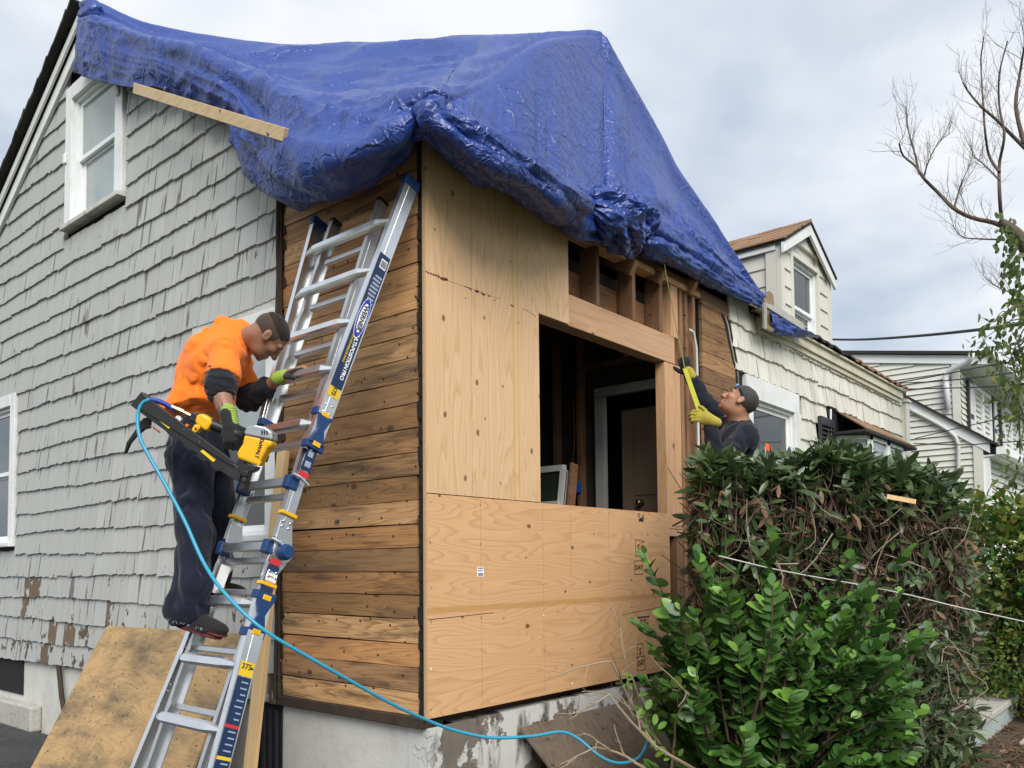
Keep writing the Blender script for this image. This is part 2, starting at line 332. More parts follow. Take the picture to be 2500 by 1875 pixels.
M['shutter'] = plain('shutter', (.03, .031, .036), .5, .2, 7, .05)
M['blue_box'] = plain('blue_box', (.01, .10, .48), .45, .1, 7, .02)
M['alu'] = plain('alu', (.82, .83, .84), .36, .06, 14, .03, .5, 1.0, .2, (.4, .4, .4))
M['alu_dull'] = plain('alu_dull', (.60, .61, .62), .42, .08, 10, .04, .5, 1.0)
M['navy'] = plain('navy', (.012, .045, .14), .42, .15, 9, .04)
M['navy_label'] = plain('navy_label', (.012, .030, .085), .35, .08, 9, 0)
M['white_ink'] = plain('white_ink', (.82, .83, .82), .4, .02, 5, 0)
M['blue_ink'] = plain('blue_ink', (.015, .04, .42), .4, .02, 5, 0)
M['yellow_ink'] = plain('yellow_ink', (.75, .50, .02), .4, .05, 5, 0)
M['red_ink'] = plain('red_ink', (.55, .03, .035), .4, .05, 5, 0)
M['green_ink'] = plain('green_ink', (.12, .42, .12), .4, .05, 5, 0)
M['grey_ink'] = plain('grey_ink', (.30, .36, .45), .45, .05, 5, 0)
M['black_ink'] = plain('black_ink', (.03, .022, .02), .7, .2, 30, 0)
M['chalk_red'] = plain('chalk_red', (.16, .03, .035), .85, .3, 60, 0)
M['yellow_tool'] = plain('yellow_tool', (.78, .42, .012), .38, .06, 12, .03)
M['black_tool'] = plain('black_tool', (.018, .018, .019), .42, .2, 15, .04)
M['orange_plastic'] = plain('orange_plastic', (.85, .17, .02), .4, .05, 9, 0)
M['hose'] = plain('hose', (.035, .29, .44), .32, .06, 30, .05)
M['hose_dark'] = plain('hose_dark', (.02, .05, .30), .4, .1, 60, .3)
M['rubber'] = plain('rubber', (.02, .02, .02), .6, .2, 20, .1)
M['grey_cast'] = plain('grey_cast', (.42, .44, .46), .4, .1, 15, .05, .5, .8)
M['galv'] = plain('galv', (.50, .47, .38), .4, .2, 8, .06, .5, .7)
M['copper_tan'] = plain('copper_tan', (.36, .25, .12), .38, .2, 6, .04, .5, .7)
def glass_mat(name, c=(.05, .065, .07), rough=.06):
    m, t = new_mat(name); co = t.obj(); n = t.noise(co, 2.2, 3, .5)
    col = t.mix(n, tuple(k*.7 for k in c), tuple(k*1.3 for k in c))
    finish(t, col, rough, t.bump(t.noise(co, 1.5, 2), .05, .02), .8); return m
M['glass'] = glass_mat('glass'); M['glass_curtain'] = glass_mat('glass_curtain', (.30, .34, .34), .08); M['glass_dark'] = glass_mat('glass_dark', (.02, .025, .02), .05)
def tarp_mat():
    m, t = new_mat('tarp_poly'); co = t.obj(False)
    n = t.noise(co, 3.0, 5, .6); col = t.mix(n, (.013, .036, .185), (.028, .068, .30))
    def crease(scale, wdt, warp):
        vv_ = t.vadd(co, t.vscale(t.n('ShaderNodeTexNoise', {'Vector': co, 'Scale': scale*.7, 'Detail': 2.0}).outputs['Color'], warp))
        e = t.n('ShaderNodeTexVoronoi', {'Vector': vv_, 'Scale': scale}, feature='DISTANCE_TO_EDGE').outputs['Distance']; return t.ramp(e, [(0.0, 1.0), (wdt, 0.0)])
    h = t.math('ADD', t.math('ADD', t.math('MULTIPLY', crease(3.2, .07, .5), .9), t.math('MULTIPLY', crease(8.0, .10, .3), .55)), t.math('MULTIPLY', crease(19.0, .16, .12), .22))
    nzt = t.sep(t.n('ShaderNodeNewGeometry').outputs['True Normal'])[2]
    mask = t.math('MULTIPLY', t.ramp(t.noise(co, 1.3, 3, .5), [(.40, .3), (.62, 1.0)]), t.ramp(nzt, [(.30, 1.0), (.62, .22)]))
    h = t.math('ADD', t.math('MULTIPLY', h, mask), t.math('MULTIPLY', t.noise(co, 7, 3, .5, .8), .25))
    nb = t.bump(h, .75, .014)
    rr = t.math('ADD', .26, t.math('MULTIPLY', n, .16))
    finish(t, col, rr, nb, .6); return m
M['tarp'] = tarp_mat()
def stucco_front():
    m, t = new_mat('peeling_stucco'); p = t.pos(); x, y, z = t.sep(p)
    n = t.noise(p, 1.7, 8, .62); n2 = t.noise(p, 6.0, 6, .65); n3 = t.noise(t.mapping(p, (5, 5, 1.3)), 1.6, 6, .6)
    col = t.mix(n2, (.50, .49, .47), (.62, .61, .58))
    peel = t.ramp(t.math('ADD', n, t.math('MULTIPLY', n2, .18)), [(.585, 0.0), (.60, 1.0)])
    zone = t.math('MULTIPLY', t.ramp(x, [(.02, 0.0), (.10, 1.0)]), 1.0)
    col = t.mix(t.math('MULTIPLY', peel, zone), col, t.mix(n3, (.10, .085, .07), (.26, .22, .18)))
    dk = t.ramp(n3, [(.52, 0.0), (.64, 1.0)])
    col = t.mix(t.math('MULTIPLY', t.math('MULTIPLY', dk, zone), .8), col, (.025, .022, .02))
    finish(t, col, .85, t.bump(t.math('ADD', n2, t.math('MULTIPLY', peel, -.8)), .6, .01), .2); return m
M['peeling_stucco'] = stucco_front()
def ground_mat(name, a, b, c, s=3.0, bump=.6):
    m, t = new_mat(name); p = t.pos(); n = t.noise(p, s, 8, .65); n2 = t.noise(p, s*14, 5, .6)
    col = t.mix(t.ramp(n, [(.35, 0.0), (.65, 1.0)]), a, b); col = t.mix(t.ramp(n2, [(.5, 0.0), (.72, .8)]), col, c)
    finish(t, col, .9, t.bump(t.math('ADD', n, n2), bump, .02), .2); return m
M['soil'] = ground_mat('soil', (.065, .045, .030), (.11, .08, .052), (.16, .12, .08))
M['asphalt'] = ground_mat('asphalt', (.042, .042, .043), (.06, .06, .06), (.09, .09, .088), 1.2, .4)
M['concrete'] = ground_mat('concrete', (.36, .34, .30), (.44, .42, .38), (.27, .25, .22), 2.0, .3)
M['blue_concrete'] = ground_mat('blue_concrete', (.33, .38, .38), (.40, .42, .40), (.22, .25, .26), 4.0, .4)
M['grass'] = ground_mat('grass', (.05, .085, .02), (.075, .11, .03), (.10, .10, .04))
def leaf_mat(name, a, b, spec=.5, rough=.38, trans=.25):
    m, t = new_mat(name); n = t.noise(t.pos(), 6.0, 3, .5); rp = t.n('ShaderNodeNewGeometry').outputs['Random Per Island']
    f = t.math('ADD', t.math('MULTIPLY', rp, .7), t.math('MULTIPLY', t.rnd(), .3))
    col = t.mix(f, a, b); col = t.mix(t.math('MULTIPLY', n, .3), col, tuple(k*.6 for k in a))
    bs = t.n('ShaderNodeBsdfPrincipled', {'Base Color': col, 'Roughness': rough, 'Specular IOR Level': spec})
    tr = t.n('ShaderNodeBsdfTranslucent', {'Color': col})
    mx = t.n('ShaderNodeMixShader', {0: trans}); t.t.links.new(bs.outputs[0], mx.inputs[1]); t.t.links.new(tr.outputs[0], mx.inputs[2])
    t.t.links.new(mx.outputs[0], t.n('ShaderNodeOutputMaterial').inputs[0]); return m
M['leaf_green'] = leaf_mat('leaf_green', (.030, .092, .018), (.12, .25, .048))
M['leaf_bright'] = leaf_mat('leaf_bright', (.14, .30, .045), (.22, .40, .07))
M['leaf_rhodo'] = leaf_mat('leaf_rhodo', (.036, .070, .028), (.135, .19, .065), .6, .33)
M['leaf_dead'] = leaf_mat('leaf_dead', (.15, .08, .045), (.34, .21, .13), .3, .6)
M['leaf_yellow'] = leaf_mat('leaf_yellow', (.10, .15, .03), (.30, .29, .05), .4, .5)
M['leaf_tree'] = leaf_mat('leaf_tree', (.05, .09, .025), (.15, .20, .05), .4, .5, .35)
M['stem_brown'] = plain('stem_brown', (.068, .042, .029), .8, .4, 20, .4)
M['stem_pale'] = plain('stem_pale', (.32, .25, .17), .75, .3, 20, .3)
M['bark'] = plain('bark', (.115, .085, .065), .9, .35, 12, .6)
M['wire'] = plain('wire', (.02, .02, .022), .6, .2, 9, 0)
M['rope'] = plain('rope', (.50, .48, .43), .7, .15, 40, .3)
M['conduit'] = plain('conduit', (.52, .52, .50), .45, .08, 9, .05)
M['hazard_orange'] = plain('hazard_orange', (.9, .13, .02), .5, .05, 9, 0)
# ================================================================= THE SETTING
def struct(name, mb, mat): return tag(obj(name, mb, mat), kind='structure')
g = MB(); g.add([(-400, -400, .0), (400, -400, .0), (400, 400, .0), (-400, 400, .0)], [(0, 1, 2, 3)]); struct('ground', g, M['grass'])
g = MB(); g.add([(.02, -2.9, .05), (10.5, -2.9, .05), (10.5, 0.02, .05), (.02, 0.02, .05)], [(0, 1, 2, 3)]); struct('garden_soil', g, M['soil'])
g = MB(); g.box((-7.5, -14, .0), (-.02, 24, .07)); struct('driveway', g, M['asphalt'])
g = MB(); g.box((4.9, -12, .0), (6.4, -2.0, .062)); struct('walkway', g, M['concrete'])
g = MB(); g.box((-40, -16.5, 0), (60, -14.2, .066)); struct('pavement', g, M['concrete'])
g = MB(); g.box((-200, -26, -.1), (200, -16.6, .03)); struct('road', g, M['asphalt'])

# ================================================================= THE HOUSE UNDER REPAIR
house = thing('house', 'grey shingled house being re-sheathed, blue tarp over its torn roof', 'house', (0, 0, .06))
SIDE = (np.array([0, 0, 0.]), np.array([0, -1., 0]), np.array([-1., 0, 0]))    # origin, u (to the right when facing it), outward normal
FRONT = (np.array([0, 0, 0.]), np.array([1., 0, 0]), np.array([0, -1., 0]))
def lbox(mb, fr, u0, u1, z0, z1, n0, n1, mi=0):
    o, u, n = fr; a = o+u*u0+n*n0; b = o+u*u1+n*n1
    lo = np.minimum(a, b); hi = np.maximum(a, b); return mb.box((lo[0], lo[1], z0), (hi[0], hi[1], z1), mi)

def cut_boxes(o, boxes):                              # real openings in a wall
    tmp = []
    for lo_, hi_ in boxes:
        c = bpy.data.objects.new('cutter', MB().box(lo_, hi_).mesh('cutter')); COL.objects.link(c); tmp.append(c)
        md = o.modifiers.new('b', 'BOOLEAN'); md.operation = 'DIFFERENCE'; md.object = c; md.solver = 'EXACT'
    bpy.context.view_layer.update()
    me = bpy.data.meshes.new_from_object(o.evaluated_get(bpy.context.evaluated_depsgraph_get()))
    for md in list(o.modifiers): o.modifiers.remove(md)
    o.data = me
    for c in tmp: bpy.data.objects.remove(c)
    return o
HOLES = [(3.63, 4.74, 4.78, 5.99), (5.90, 7.18, 1.87, 3.33), (1.38, 2.38, 1.82, 3.26)]      # side wall openings y0,y1,z0,z1
SH_CUT = [((-.5, a, c), (.6, b, d)) for a, b, c, d in HOLES]
# --- structural walls and foundation
apex = SW(207, 8, -.05); rk0 = SW(0, 490, -.05); RS = (apex[2]-rk0[2])/(rk0[1]-apex[1])
RY, RZ = apex[1], apex[2]-.02                       # ridge
FS = (RZ-4.12)/RY                                   # front slope of the roof
def rake_back(y): return RZ-RS*(y-RY)
def rake_front(y): return 4.12+FS*y
BY = RY+(RZ-3.9)/RS
mb = MB(); mb.prism([(.045, .012, .70), (.045, BY, .70), (.045, BY, 3.78), (.045, RY, RZ-.16), (.045, 2.0, rake_front(2.0)-.30), (.045, .012, 3.98)], (.10, 0, 0)); cut_boxes(obj('side_wall', mb, M['felt'], house), SH_CUT)
mb = MB(); mb.box((.03, .02, 0), (.24, BY, .70)); obj('foundation', mb, M['stucco'], house)
mb = MB(); mb.box((.022, .003, 0), (9.42, .16, .70)); obj('foundation', mb, M['peeling_stucco'], house)
mb = MB(); mb.box((3.97, .03, .70), (9.42, .14, 3.86)); mb.box((9.30, .14, 0), (9.42, BY, 3.86)); mb.box((.15, BY-.12, 0), (9.30, BY, 3.86)); cut_boxes(obj('wing_wall', mb, M['felt'], house), [((4.16, -.4, 1.92), (5.43, .9, 3.30)), ((6.55, -.4, 2.0), (8.38, .9, 3.04))])
mb = MB(); mb.prism([(9.3, .14, 3.86), (9.3, BY, 3.86), (9.3, RY, RZ-.16)], (.12, 0, 0)); obj('far_gable', mb, M['cream_paint'], house)
# --- roof planes
def slab(p, q, r, s, th): mb = MB(); mb.prism([p, q, r, s], (0, 0, -th)); return mb
obj('roof', slab((.15, .25, rake_front(.25)-.22), (4.3, .25, rake_front(.25)-.22), (4.3, RY, RZ-.22), (.15, RY, RZ-.22), .10), M['roof_edge'], house)
obj('roof', slab((4.3, -.05, 4.02), (9.5, -.05, 4.02), (9.5, RY, RZ), (4.3, RY, RZ), .08), M['roof_edge'], house)
obj('roof', slab((-.06, RY, RZ), (9.5, RY, RZ), (9.5, BY+.3, rake_back(BY+.3)), (-.06, BY+.3, rake_back(BY+.3)), .10), M['roof_edge'], house)
# ragged shingle edge and white rake trim on the left gable slope
for i in range(46):
    y0 = RY+.02+i*.105; mb = MB(); th = random.uniform(.02, .045)
    mb.beam((-.10+random.uniform(-.01, .01), y0, rake_back(y0)+.035), (-.10, y0+.115, rake_back(y0+.115)+.03), .11, th, (1, 0, 0)); obj('roof_shingle', mb, M['roof_edge'], house)
mb = MB(); mb.prism([(-.085, RY-.02, RZ-.02), (-.085, BY+.2, rake_back(BY+.2)-.02), (-.085, BY+.2, rake_back(BY+.2)-.11), (-.085, RY-.02, RZ-.11)], (.02, 0, 0)); obj('rake_trim', mb, M['white_paint'], house)
mb = MB(); mb.prism([(-.045, RY-.02, RZ-.115), (-.045, BY+.2, rake_back(BY+.2)-.115), (-.045, BY+.2, rake_back(BY+.2)-.25), (-.045, RY-.02, RZ-.25)], (.03, 0, 0)); obj('rake_trim', mb, M['white_paint'], house)

# --- grey shingles of the side wall
WINS = [(3.56, 4.80, 4.70, 6.12), (5.85, 7.3, 1.80, 3.42), (1.34, 2.46, 1.74, 3.40)]
def shingle_mesh(seed, h=.255, butt=.019, wavy=.006):
    r = random.Random(seed); n = 5
    bot = [(-.5+i/(n-1), r.uniform(-wavy, wavy)) for i in range(n)]
    tl, tr = -.5+r.uniform(0, .02), .5-r.uniform(0, .02)
    prof = lambda z: -butt+(butt+.004)*min(1, max(0, z)/h)
    out = bot+[(tr, h), (tl, h)]
    vs = [(prof(z), y, z) for y, z in out]+[(.03, y, z) for y, z in out]; k = len(out)
    fs = [(0, 1, 2, 3, 4, 5, 6), tuple(range(k, 2*k))[::-1]]+[(i, k+i, k+(i+1) % k, (i+1) % k) for i in range(k)]
    me = bpy.data.meshes.new('shingle'); me.from_pydata(vs, [], fs); me.update(); return me
SH = [shingle_mesh(s) for s in range(8)]
for me in SH: me.materials.append(M['grey_shingle'])
SHB = [shingle_mesh(s+50) for s in range(3)]
for me in SHB: me.materials.append(M['bare_shingle'])
spots = []; EXP = .2045; rs = random.Random(3)
for k in range(30):
    zb = .705+EXP*k; zc = zb+.1
    lo = 1.335 if zc < 4.0 else max(1.335, (zc-3.86)/FS); hi = min(BY-.01, RY+(RZ-.2-zc)/RS+.12)
    if hi <= lo: break
    iv = [(lo, hi)]
    for (a, b, c, d) in WINS:
        if c-.06 < zc < d+.02:
            nv = []
            for (p, q) in iv:
                if b <= p or a >= q: nv.append((p, q)); continue
                if a > p: nv.append((p, a))
                if b < q: nv.append((b, q))
            iv = nv
    for (p, q) in iv:
        y = p
        while y < q-.02:
            wd = rs.choice([.10, .13, .16, .20, .24, .28, .18]); wd = min(wd, q-y)
            if q-y-wd < .05: wd = q-y
            spots.append((y+wd/2, zb+.012*math.sin(y*1.7+k*2.1)+rs.uniform(-.007, .007), wd-.006, rs.uniform(-.018, .018), rs.randrange(8))); y += wd
shwall = obj('shingle_cladding', MB().box((.026, 1.34, .72), (.044, BY-.02, 3.5)), M['felt'], house)
cut_boxes(shwall, SH_CUT); shwall['label'] = 'weathered grey striated shingles with peeling paint'
spots.sort(key=lambda s: (s[0]+3.26)**2+(s[1]-1.58)**2)
NIND = 240
def sh_mat(s): y, z, wd, a, i = s; return Matrix.Translation((0, y, z)) @ Matrix.Rotation(a, 4, 'X') @ Matrix.Diagonal((1, wd, 1, 1))
bare_at = {(5.05, .72), (4.9, .93), (5.5, 1.35), (5.25, 1.35), (4.6, .93), (3.7, 1.15), (5.6, 1.13), (1.45, .72)}
restv, restf, off = [], [], 0
for i, s in enumerate(spots):
    bare = any(abs(s[0]-b[0]) < .09 and abs(s[1]-b[1]) < .05 for b in bare_at)
    if i < NIND or bare: obj('shingle', (SHB[s[4] % 3] if bare else SH[s[4]]), None, shwall, sh_mat(s))
    else:
        me = SH[s[4]]; mm = sh_mat(s)
        restv += [tuple(mm @ v.co) for v in me.vertices]; restf += [tuple(j+off for j in p.vertices) for p in me.polygons]; off = len(restv)
tag(obj('shingle_field', raw_mesh('shingle_field', restv, [list(f) for f in restf]) if False else (lambda m: (m.from_pydata(restv, [], restf), m.update(), m)[2])(bpy.data.meshes.new('shingle_field')), M['grey_shingle'], house), kind='stuff')

# --- windows
def window(fr, u0, u1, z0, z1, parent=house, casing=M['white_paint'], cw=.11, glass=(M['glass_curtain'], M['glass_curtain']), depth=.09, sillm=None, proud=.03, meet=.5, sill=True, headextra=0.0, screen=False):
    mb = MB()
    lbox(mb, fr, u0, u0+cw, z0, z1, -.04, proud); lbox(mb, fr, u1-cw, u1, z0, z1, -.04, proud)
    lbox(mb, fr, u0+cw, u1-cw, z1-cw-headextra, z1, -.04, proud+.004); wn = obj('window', mb, casing, parent, bevel=.004)
    if sill:
        s_ = MB(); lbox(s_, fr, u0-.01, u1+.01, z0-.045, z0-.002, -.04, proud+.035); obj('sill', s_, sillm or casing, wn, bevel=.006)
    a, b, c, d = u0+cw, u1-cw, z0, z1-cw-headextra
    mb = MB()
    for (p, q, r, s_) in ((a+.002, a+.03, c, d), (b-.03, b-.002, c, d)): lbox(mb, fr, p, q, r, s_, -depth-.04, -.005)
    lbox(mb, fr, a+.03, b-.03, d-.03, d-.002, -depth-.04, -.005); lbox(mb, fr, a+.03, b-.03, c+.002, c+.03, -depth-.04, -.005); obj('jamb', mb, M['white_vinyl'], wn)
    zm = c+(d-c)*meet
    for (za, zb, nn, gl) in ((zm, d-.03, -.035, glass[0]), (c+.03, zm+.02, -.07, glass[1])):
        mb = MB(); w_ = .042; aa, bb = a+.031, b-.031
        lbox(mb, fr, aa, aa+w_, za, zb, nn-.03, nn); lbox(mb, fr, bb-w_, bb, za, zb, nn-.03, nn)
        lbox(mb, fr, aa+w_, bb-w_, zb-w_, zb, nn-.03, nn); lbox(mb, fr, aa+w_, bb-w_, za, za+w_, nn-.03, nn); obj('sash', mb, M['white_vinyl'], wn, bevel=.003)
        mb = MB(); lbox(mb, fr, aa+w_, bb-w_, za+w_, zb-w_, nn-.018, nn-.012); obj('pane', mb, gl, wn)
    return wn
wn = window(SIDE, -4.76, -3.61, 4.76, 6.07, cw=.135, sillm=M['old_white'])
for u, z in ((-4.74, 5.4), (-3.68, 5.65)):              # old shutter dogs
    mb = MB(); lbox(mb, SIDE, u-.03, u+.03, z-.05, z+.05, .03, .05); obj('shutter_hook', mb, M['white_paint'], wn, bevel=.01)
window(SIDE, -7.2, -5.88, 1.86, 3.37, cw=.12, glass=(M['glass'], M['glass']))
window(SIDE, -2.40, -1.36, 1.80, 3.30, cw=.12, casing=M['white_paint'], glass=(M['glass_curtain'], M['glass_dark']))
mb = MB(); lbox(mb, SIDE, -2.46, -1.34, 3.305, 3.40, -.03, .012); obj('window_head_board', mb, M['old_white'], house)

# --- cellar openings in the foundation
mb = MB(); mb.box((.018, 5.66, .36), (.028, 7.0, .69)); obj('cellar_window', mb, M['felt'], house)
mb = MB(); mb.box((-.08, 5.2, .06), (.029, 7.6, .30)); obj('footing_ledge', mb, M['concrete'], house, bevel=.02)
mb = MB(); mb.box((.012, 1.345, .07), (.026, 1.62, .69)); cd_ = obj('cellar_door', mb, M['black'], house)
for y in (1.37, 1.44, 1.51): mb = MB(); mb.box((-.004, y, .1), (.011, y+.028, .66)); obj('door_batten', mb, M['shutter'], cd_)
mb = MB(); mb.tube([(-.02, 4.72, .71), (-.03, 4.62, .45), (-.03, 4.5, .2)], .022, 6); obj('drain_strap', mb, M['torn_felt'], house)

# --- stripped sheathing boards of the side wall
bw = obj('board_sheathing', MB().box((.031, .02, .72), (.043, 1.33, 4.0)), M['felt'], house); bw['label'] = 'old horizontal sheathing boards laid bare, stained and nail-pocked'
rb = random.Random(11); z = .765
def plank_mesh(L, hgt, th, rr, ragged=.012):
    n = 7; ys = np.linspace(0, L, n); top = [hgt-.0045+rr.uniform(-.002, .0015) for _ in ys]; bot = [rr.uniform(-.001, .0015) for _ in ys]
    ys2 = ys.copy(); ys2[0] += rr.uniform(0, ragged); ys2[-1] -= rr.uniform(0, ragged)
    out = [(y, b) for y, b in zip(ys2, bot)]+[(y, t) for y, t in zip(ys2[::-1], top[::-1])]
    return out
while z < 4.0:
    h = rb.choice([.13, .134, .137, .128]); out = plank_mesh(1.28, h, .025, rb, .02); f = rb.uniform(-.004, .004)
    mb = MB(); mb.prism([(f, y, zz_) for y, zz_ in out], (.028, 0, 0))
    o = obj('plank', mb, M['board'], bw, Matrix.Translation((0, .045, z)) @ Matrix.Rotation(rb.uniform(-.004, .004), 4, 'X')); z += h+.0005
mb = MB(); mb.box((-.02, .01, .70), (.06, 1.36, .762)); obj('sill_board', mb, M['torn_felt'], house, bevel=.006)
mb = MB(); mb.box((.008, -.004, .76), (.03, .05, 4.0)); obj('corner_gap', mb, M['felt'], house)
for i in range(26):                                       # torn black felt along both ends of the boards
    z0 = .74+i*.126; a = random.uniform(.012, .03); mb = MB()
    mb.prism([(-.006, .005, z0), (-.006, .02+a, z0+random.uniform(0, .03)), (-.006, .03+a*random.random(), z0+.11), (-.006, .006, z0+.13)], (.01, 0, 0)); obj('felt_scrap', mb, M['felt'], bw)
    a = random.uniform(.01, .05); mb = MB()
    mb.prism([(-.008, 1.36, z0), (-.010, 1.325-a, z0+random.uniform(0, .04)), (-.008, 1.33-a*random.random(), z0+.10), (-.008, 1.36, z0+.128)], (.012, 0, 0)); obj('felt_scrap', mb, M['torn_felt'], bw)
for (y, x0) in ((1.345, -.03), (1.325, -.018)):
    pts = [(x0+random.uniform(-.004, .004), y+random.uniform(-.008, .008), .75+k*.25) for k in range(14)]
    mb = MB(); mb.tube(pts, [.012+random.uniform(-.004, .005) for _ in pts], 5); obj('split_batten', mb, M['torn_felt'], house)

M['pencil'] = plain('pencil', (.38, .22, .11), .8, .1, 9, 0)
# --- new plywood on the front wall
PYH = -.014
def band(m, axis, c, wd, colr):                            # amber glue streak that runs the length of a sheet
    t = NT.__new__(NT); t.t = m.node_tree
    b = [n for n in t.t.nodes if n.type == 'BSDF_PRINCIPLED'][0]; src = b.inputs['Base Color'].links[0].from_socket
    p = t.sep(t.pos())[axis]; wob = t.math('MULTIPLY', t.noise(t.pos(), 3.0, 4, .6), .03)
    d = t.math('ABSOLUTE', t.math('SUBTRACT', t.math('ADD', p, wob), c+.015)); f = t.math('MULTIPLY', t.ramp(d, [(wd*.6, 1.0), (wd, 0.0)]), .55)
    t.t.links.new(t.mix(f, src, colr), b.inputs['Base Color'])
band(M['ply_low'], 2, 1.335, .022, (.42, .21, .05)); band(M['ply_up'], 0, .755, .014, (.55, .33, .09))
mb = MB(); mb.prism([(.002, PYH, 1.982), (1.012, PYH, 1.982), (1.012, PYH, 3.208), (1.345, PYH, 3.208), (1.345, PYH, 4.06), (.002, PYH, 4.06)], (0, .012, 0))
up = obj('plywood_sheet', mb, M['ply_up'], house); up['label'] = 'upper notched plywood sheet with vertical grain'
mb = MB(); mb.box((.002, PYH, .757), (2.66, PYH+.012, 1.977)); lo = obj('plywood_sheet', mb, M['ply_low'], house); lo['label'] = 'lower long plywood sheet with horizontal grain'
mb = MB(); mb.box((-.012, -.0145, .757), (.0005, -.0005, 4.0)); obj('ply_edge', mb, M['ply_edge'], house)
YF = PYH-.0008
for x in (.44, 1.03, 1.33, 1.79): 
    mb = MB(); mb.box((x-.0008, YF, .78 if x < 1.2 else 1.45), (x+.0008, PYH+.001, 1.97)); obj('pencil_line', mb, M['pencil'], lo)
mb = MB(); mb.prism([(.01, YF, 1.287), (.55, YF, 1.300), (.55, YF, 1.303), (.01, YF, 1.291)], (0, .0015, 0)); obj('crack', mb, M['black_ink'], lo)
mb = MB(); mb.prism([(1.95, YF, 1.215), (2.55, YF, 1.248), (2.55, YF, 1.251), (1.95, YF, 1.218)], (0, .0015, 0)); obj('crack', mb, M['black_ink'], lo)
for x in (.37, .80): mb = MB(); mb.box((x-.001, YF, 2.0), (x+.001, PYH+.001, 3.95)); obj('pencil_line', mb, M['pencil'], up)
mb = MB()
for x in (.03, .44, 1.03, 1.33, 1.79, 2.62):
    for zz_ in (.80, 1.03, 1.27, 1.47, 1.70, 1.93): mb.cyl((x+random.uniform(-.01, .01), PYH-.002, zz_+random.uniform(-.02, .02)), (x, PYH+.001, zz_), .0035, 6)
tag(obj('nail_head', mb, M['galv'], lo), kind='stuff')
def decal_txt(parent, txt, x, z, size, mat, rot=0, y=YF, bold=0.0):
    Mx = Matrix.Translation((x, y-.0008, z)) @ Matrix.Rotation(math.pi/2, 4, 'X') @ Matrix.Rotation(rot, 4, 'Z')
    me = text_mesh(txt, size, .0006, bold); me.materials.append(mat); return obj('stamp_text', me, None, parent, Mx)
def decal_frame(parent, x, z, w_, h_, mat, t_=.004):
    mb = MB()
    for (a, b, c, d) in ((x-w_, x+w_, z-h_, z-h_+t_), (x-w_, x+w_, z+h_-t_, z+h_), (x-w_, x-w_+t_, z-h_+t_, z+h_-t_), (x+w_-t_, x+w_, z-h_+t_, z+h_-t_)): mb.box((a, YF-.0008, c), (b, YF+.0004, d))
    obj('stamp_frame', mb, mat, parent)
for (x, z) in ((2.19, 1.70), (2.19, .93)):
    decal_frame(lo, x, z, .042, .062, M['black_ink']); decal_txt(lo, 'S', x, z, .075, M['black_ink'], bold=.001)
for (x, z) in ((2.19, 1.555), (2.20, .845)):
    decal_frame(lo, x, z, .06, .052, M['black_ink']); decal_txt(lo, 'DAY', x, z, .05, M['black_ink'], bold=.001)
mb = MB(); mb.prism([(2.20, YF-.0008, 1.90), (2.27, YF-.0008, 1.90), (2.27, YF-.0008, 1.965), (2.25, YF-.0008, 1.93), (2.21, YF-.0008, 1.925)], (0, .001, 0)); obj('stamp_mark', mb, M['black_ink'], lo)
decal_txt(lo, 'D', 2.205, 1.945, .045, M['black_ink'])
for (z, s_) in ((1.16, 'PS 1-09'), (1.135, 'SHEATHING'), (1.11, '32/16'), (1.085, '15/32 IN')): decal_txt(lo, s_, 2.24, z, .026, M['black_ink'], bold=.0008)
mb = MB(); mb.box((2.16, YF-.0008, 1.18), (2.33, YF+.0004, 1.19)); obj('stamp_mark', mb, M['black_ink'], lo)
a, b = FW(1165, 1384, YF), FW(1181, 1408, YF)
mb = MB(); mb.box((a[0], YF-.0006, b[2]), (b[0], YF+.0004, a[2])); st = obj('barcode_sticker', mb, M['white_ink'], lo)
mb = MB(); xx = a[0]+.008
while xx < b[0]-.01: wv = random.choice([.0015, .003]); mb.box((xx, YF-.0014, b[2]+.004), (xx+wv, YF-.0005, b[2]+.022)); xx += wv+random.choice([.002, .0035])
mb.box((a[0]+.006, YF-.0014, a[2]-.010), (b[0]-.006, YF-.0005, a[2]-.005)); mb.box((a[0]+.008, YF-.0014, a[2]-.024), (b[0]-.012, YF-.0005, a[2]-.020)); obj('barcode', mb, M['black_ink'], lo)
for (px, py, r) in ((1041, 663, .007), (1046, 666, .008), (1052, 668, .008), (1058, 670, .009), (1064, 672, .009), (1071, 675, .011), (1078, 680, .012), (1084, 681, .015), (1090, 682, .012), (1137, 700, .006), (1143, 702, .008), (1149, 706, .008), (1163, 711, .013), (1167, 712, .012), (1176, 716, .008), (1181, 719, .012), (1194, 723, .008), (1207, 733, .007), (1248, 745, .008), (1252, 747, .008), (1280, 755, .006), (1287, 758, .006), (1294, 762, .006), (1300, 767, .007), (1306, 772, .006)):
    c = FW(px, py, YF); mb = MB(); n = 7
    mb.prism([(c[0]+r*random.uniform(.7, 1.25)*math.cos(2*math.pi*i/n), YF-.0005, c[2]+r*.75*random.uniform(.7, 1.2)*math.sin(2*math.pi*i/n)) for i in range(n)], (0, .0012, 0)); obj('chalk_mark', mb, M['chalk_red'], up)
c0, c1 = FW(1085, 682, YF), FW(1222, 730, YF); mb = MB(); mb.beam(c0, c1, .003, .001, (0, 0, 1)); obj('chalk_line', mb, M['ply_edge'], up)

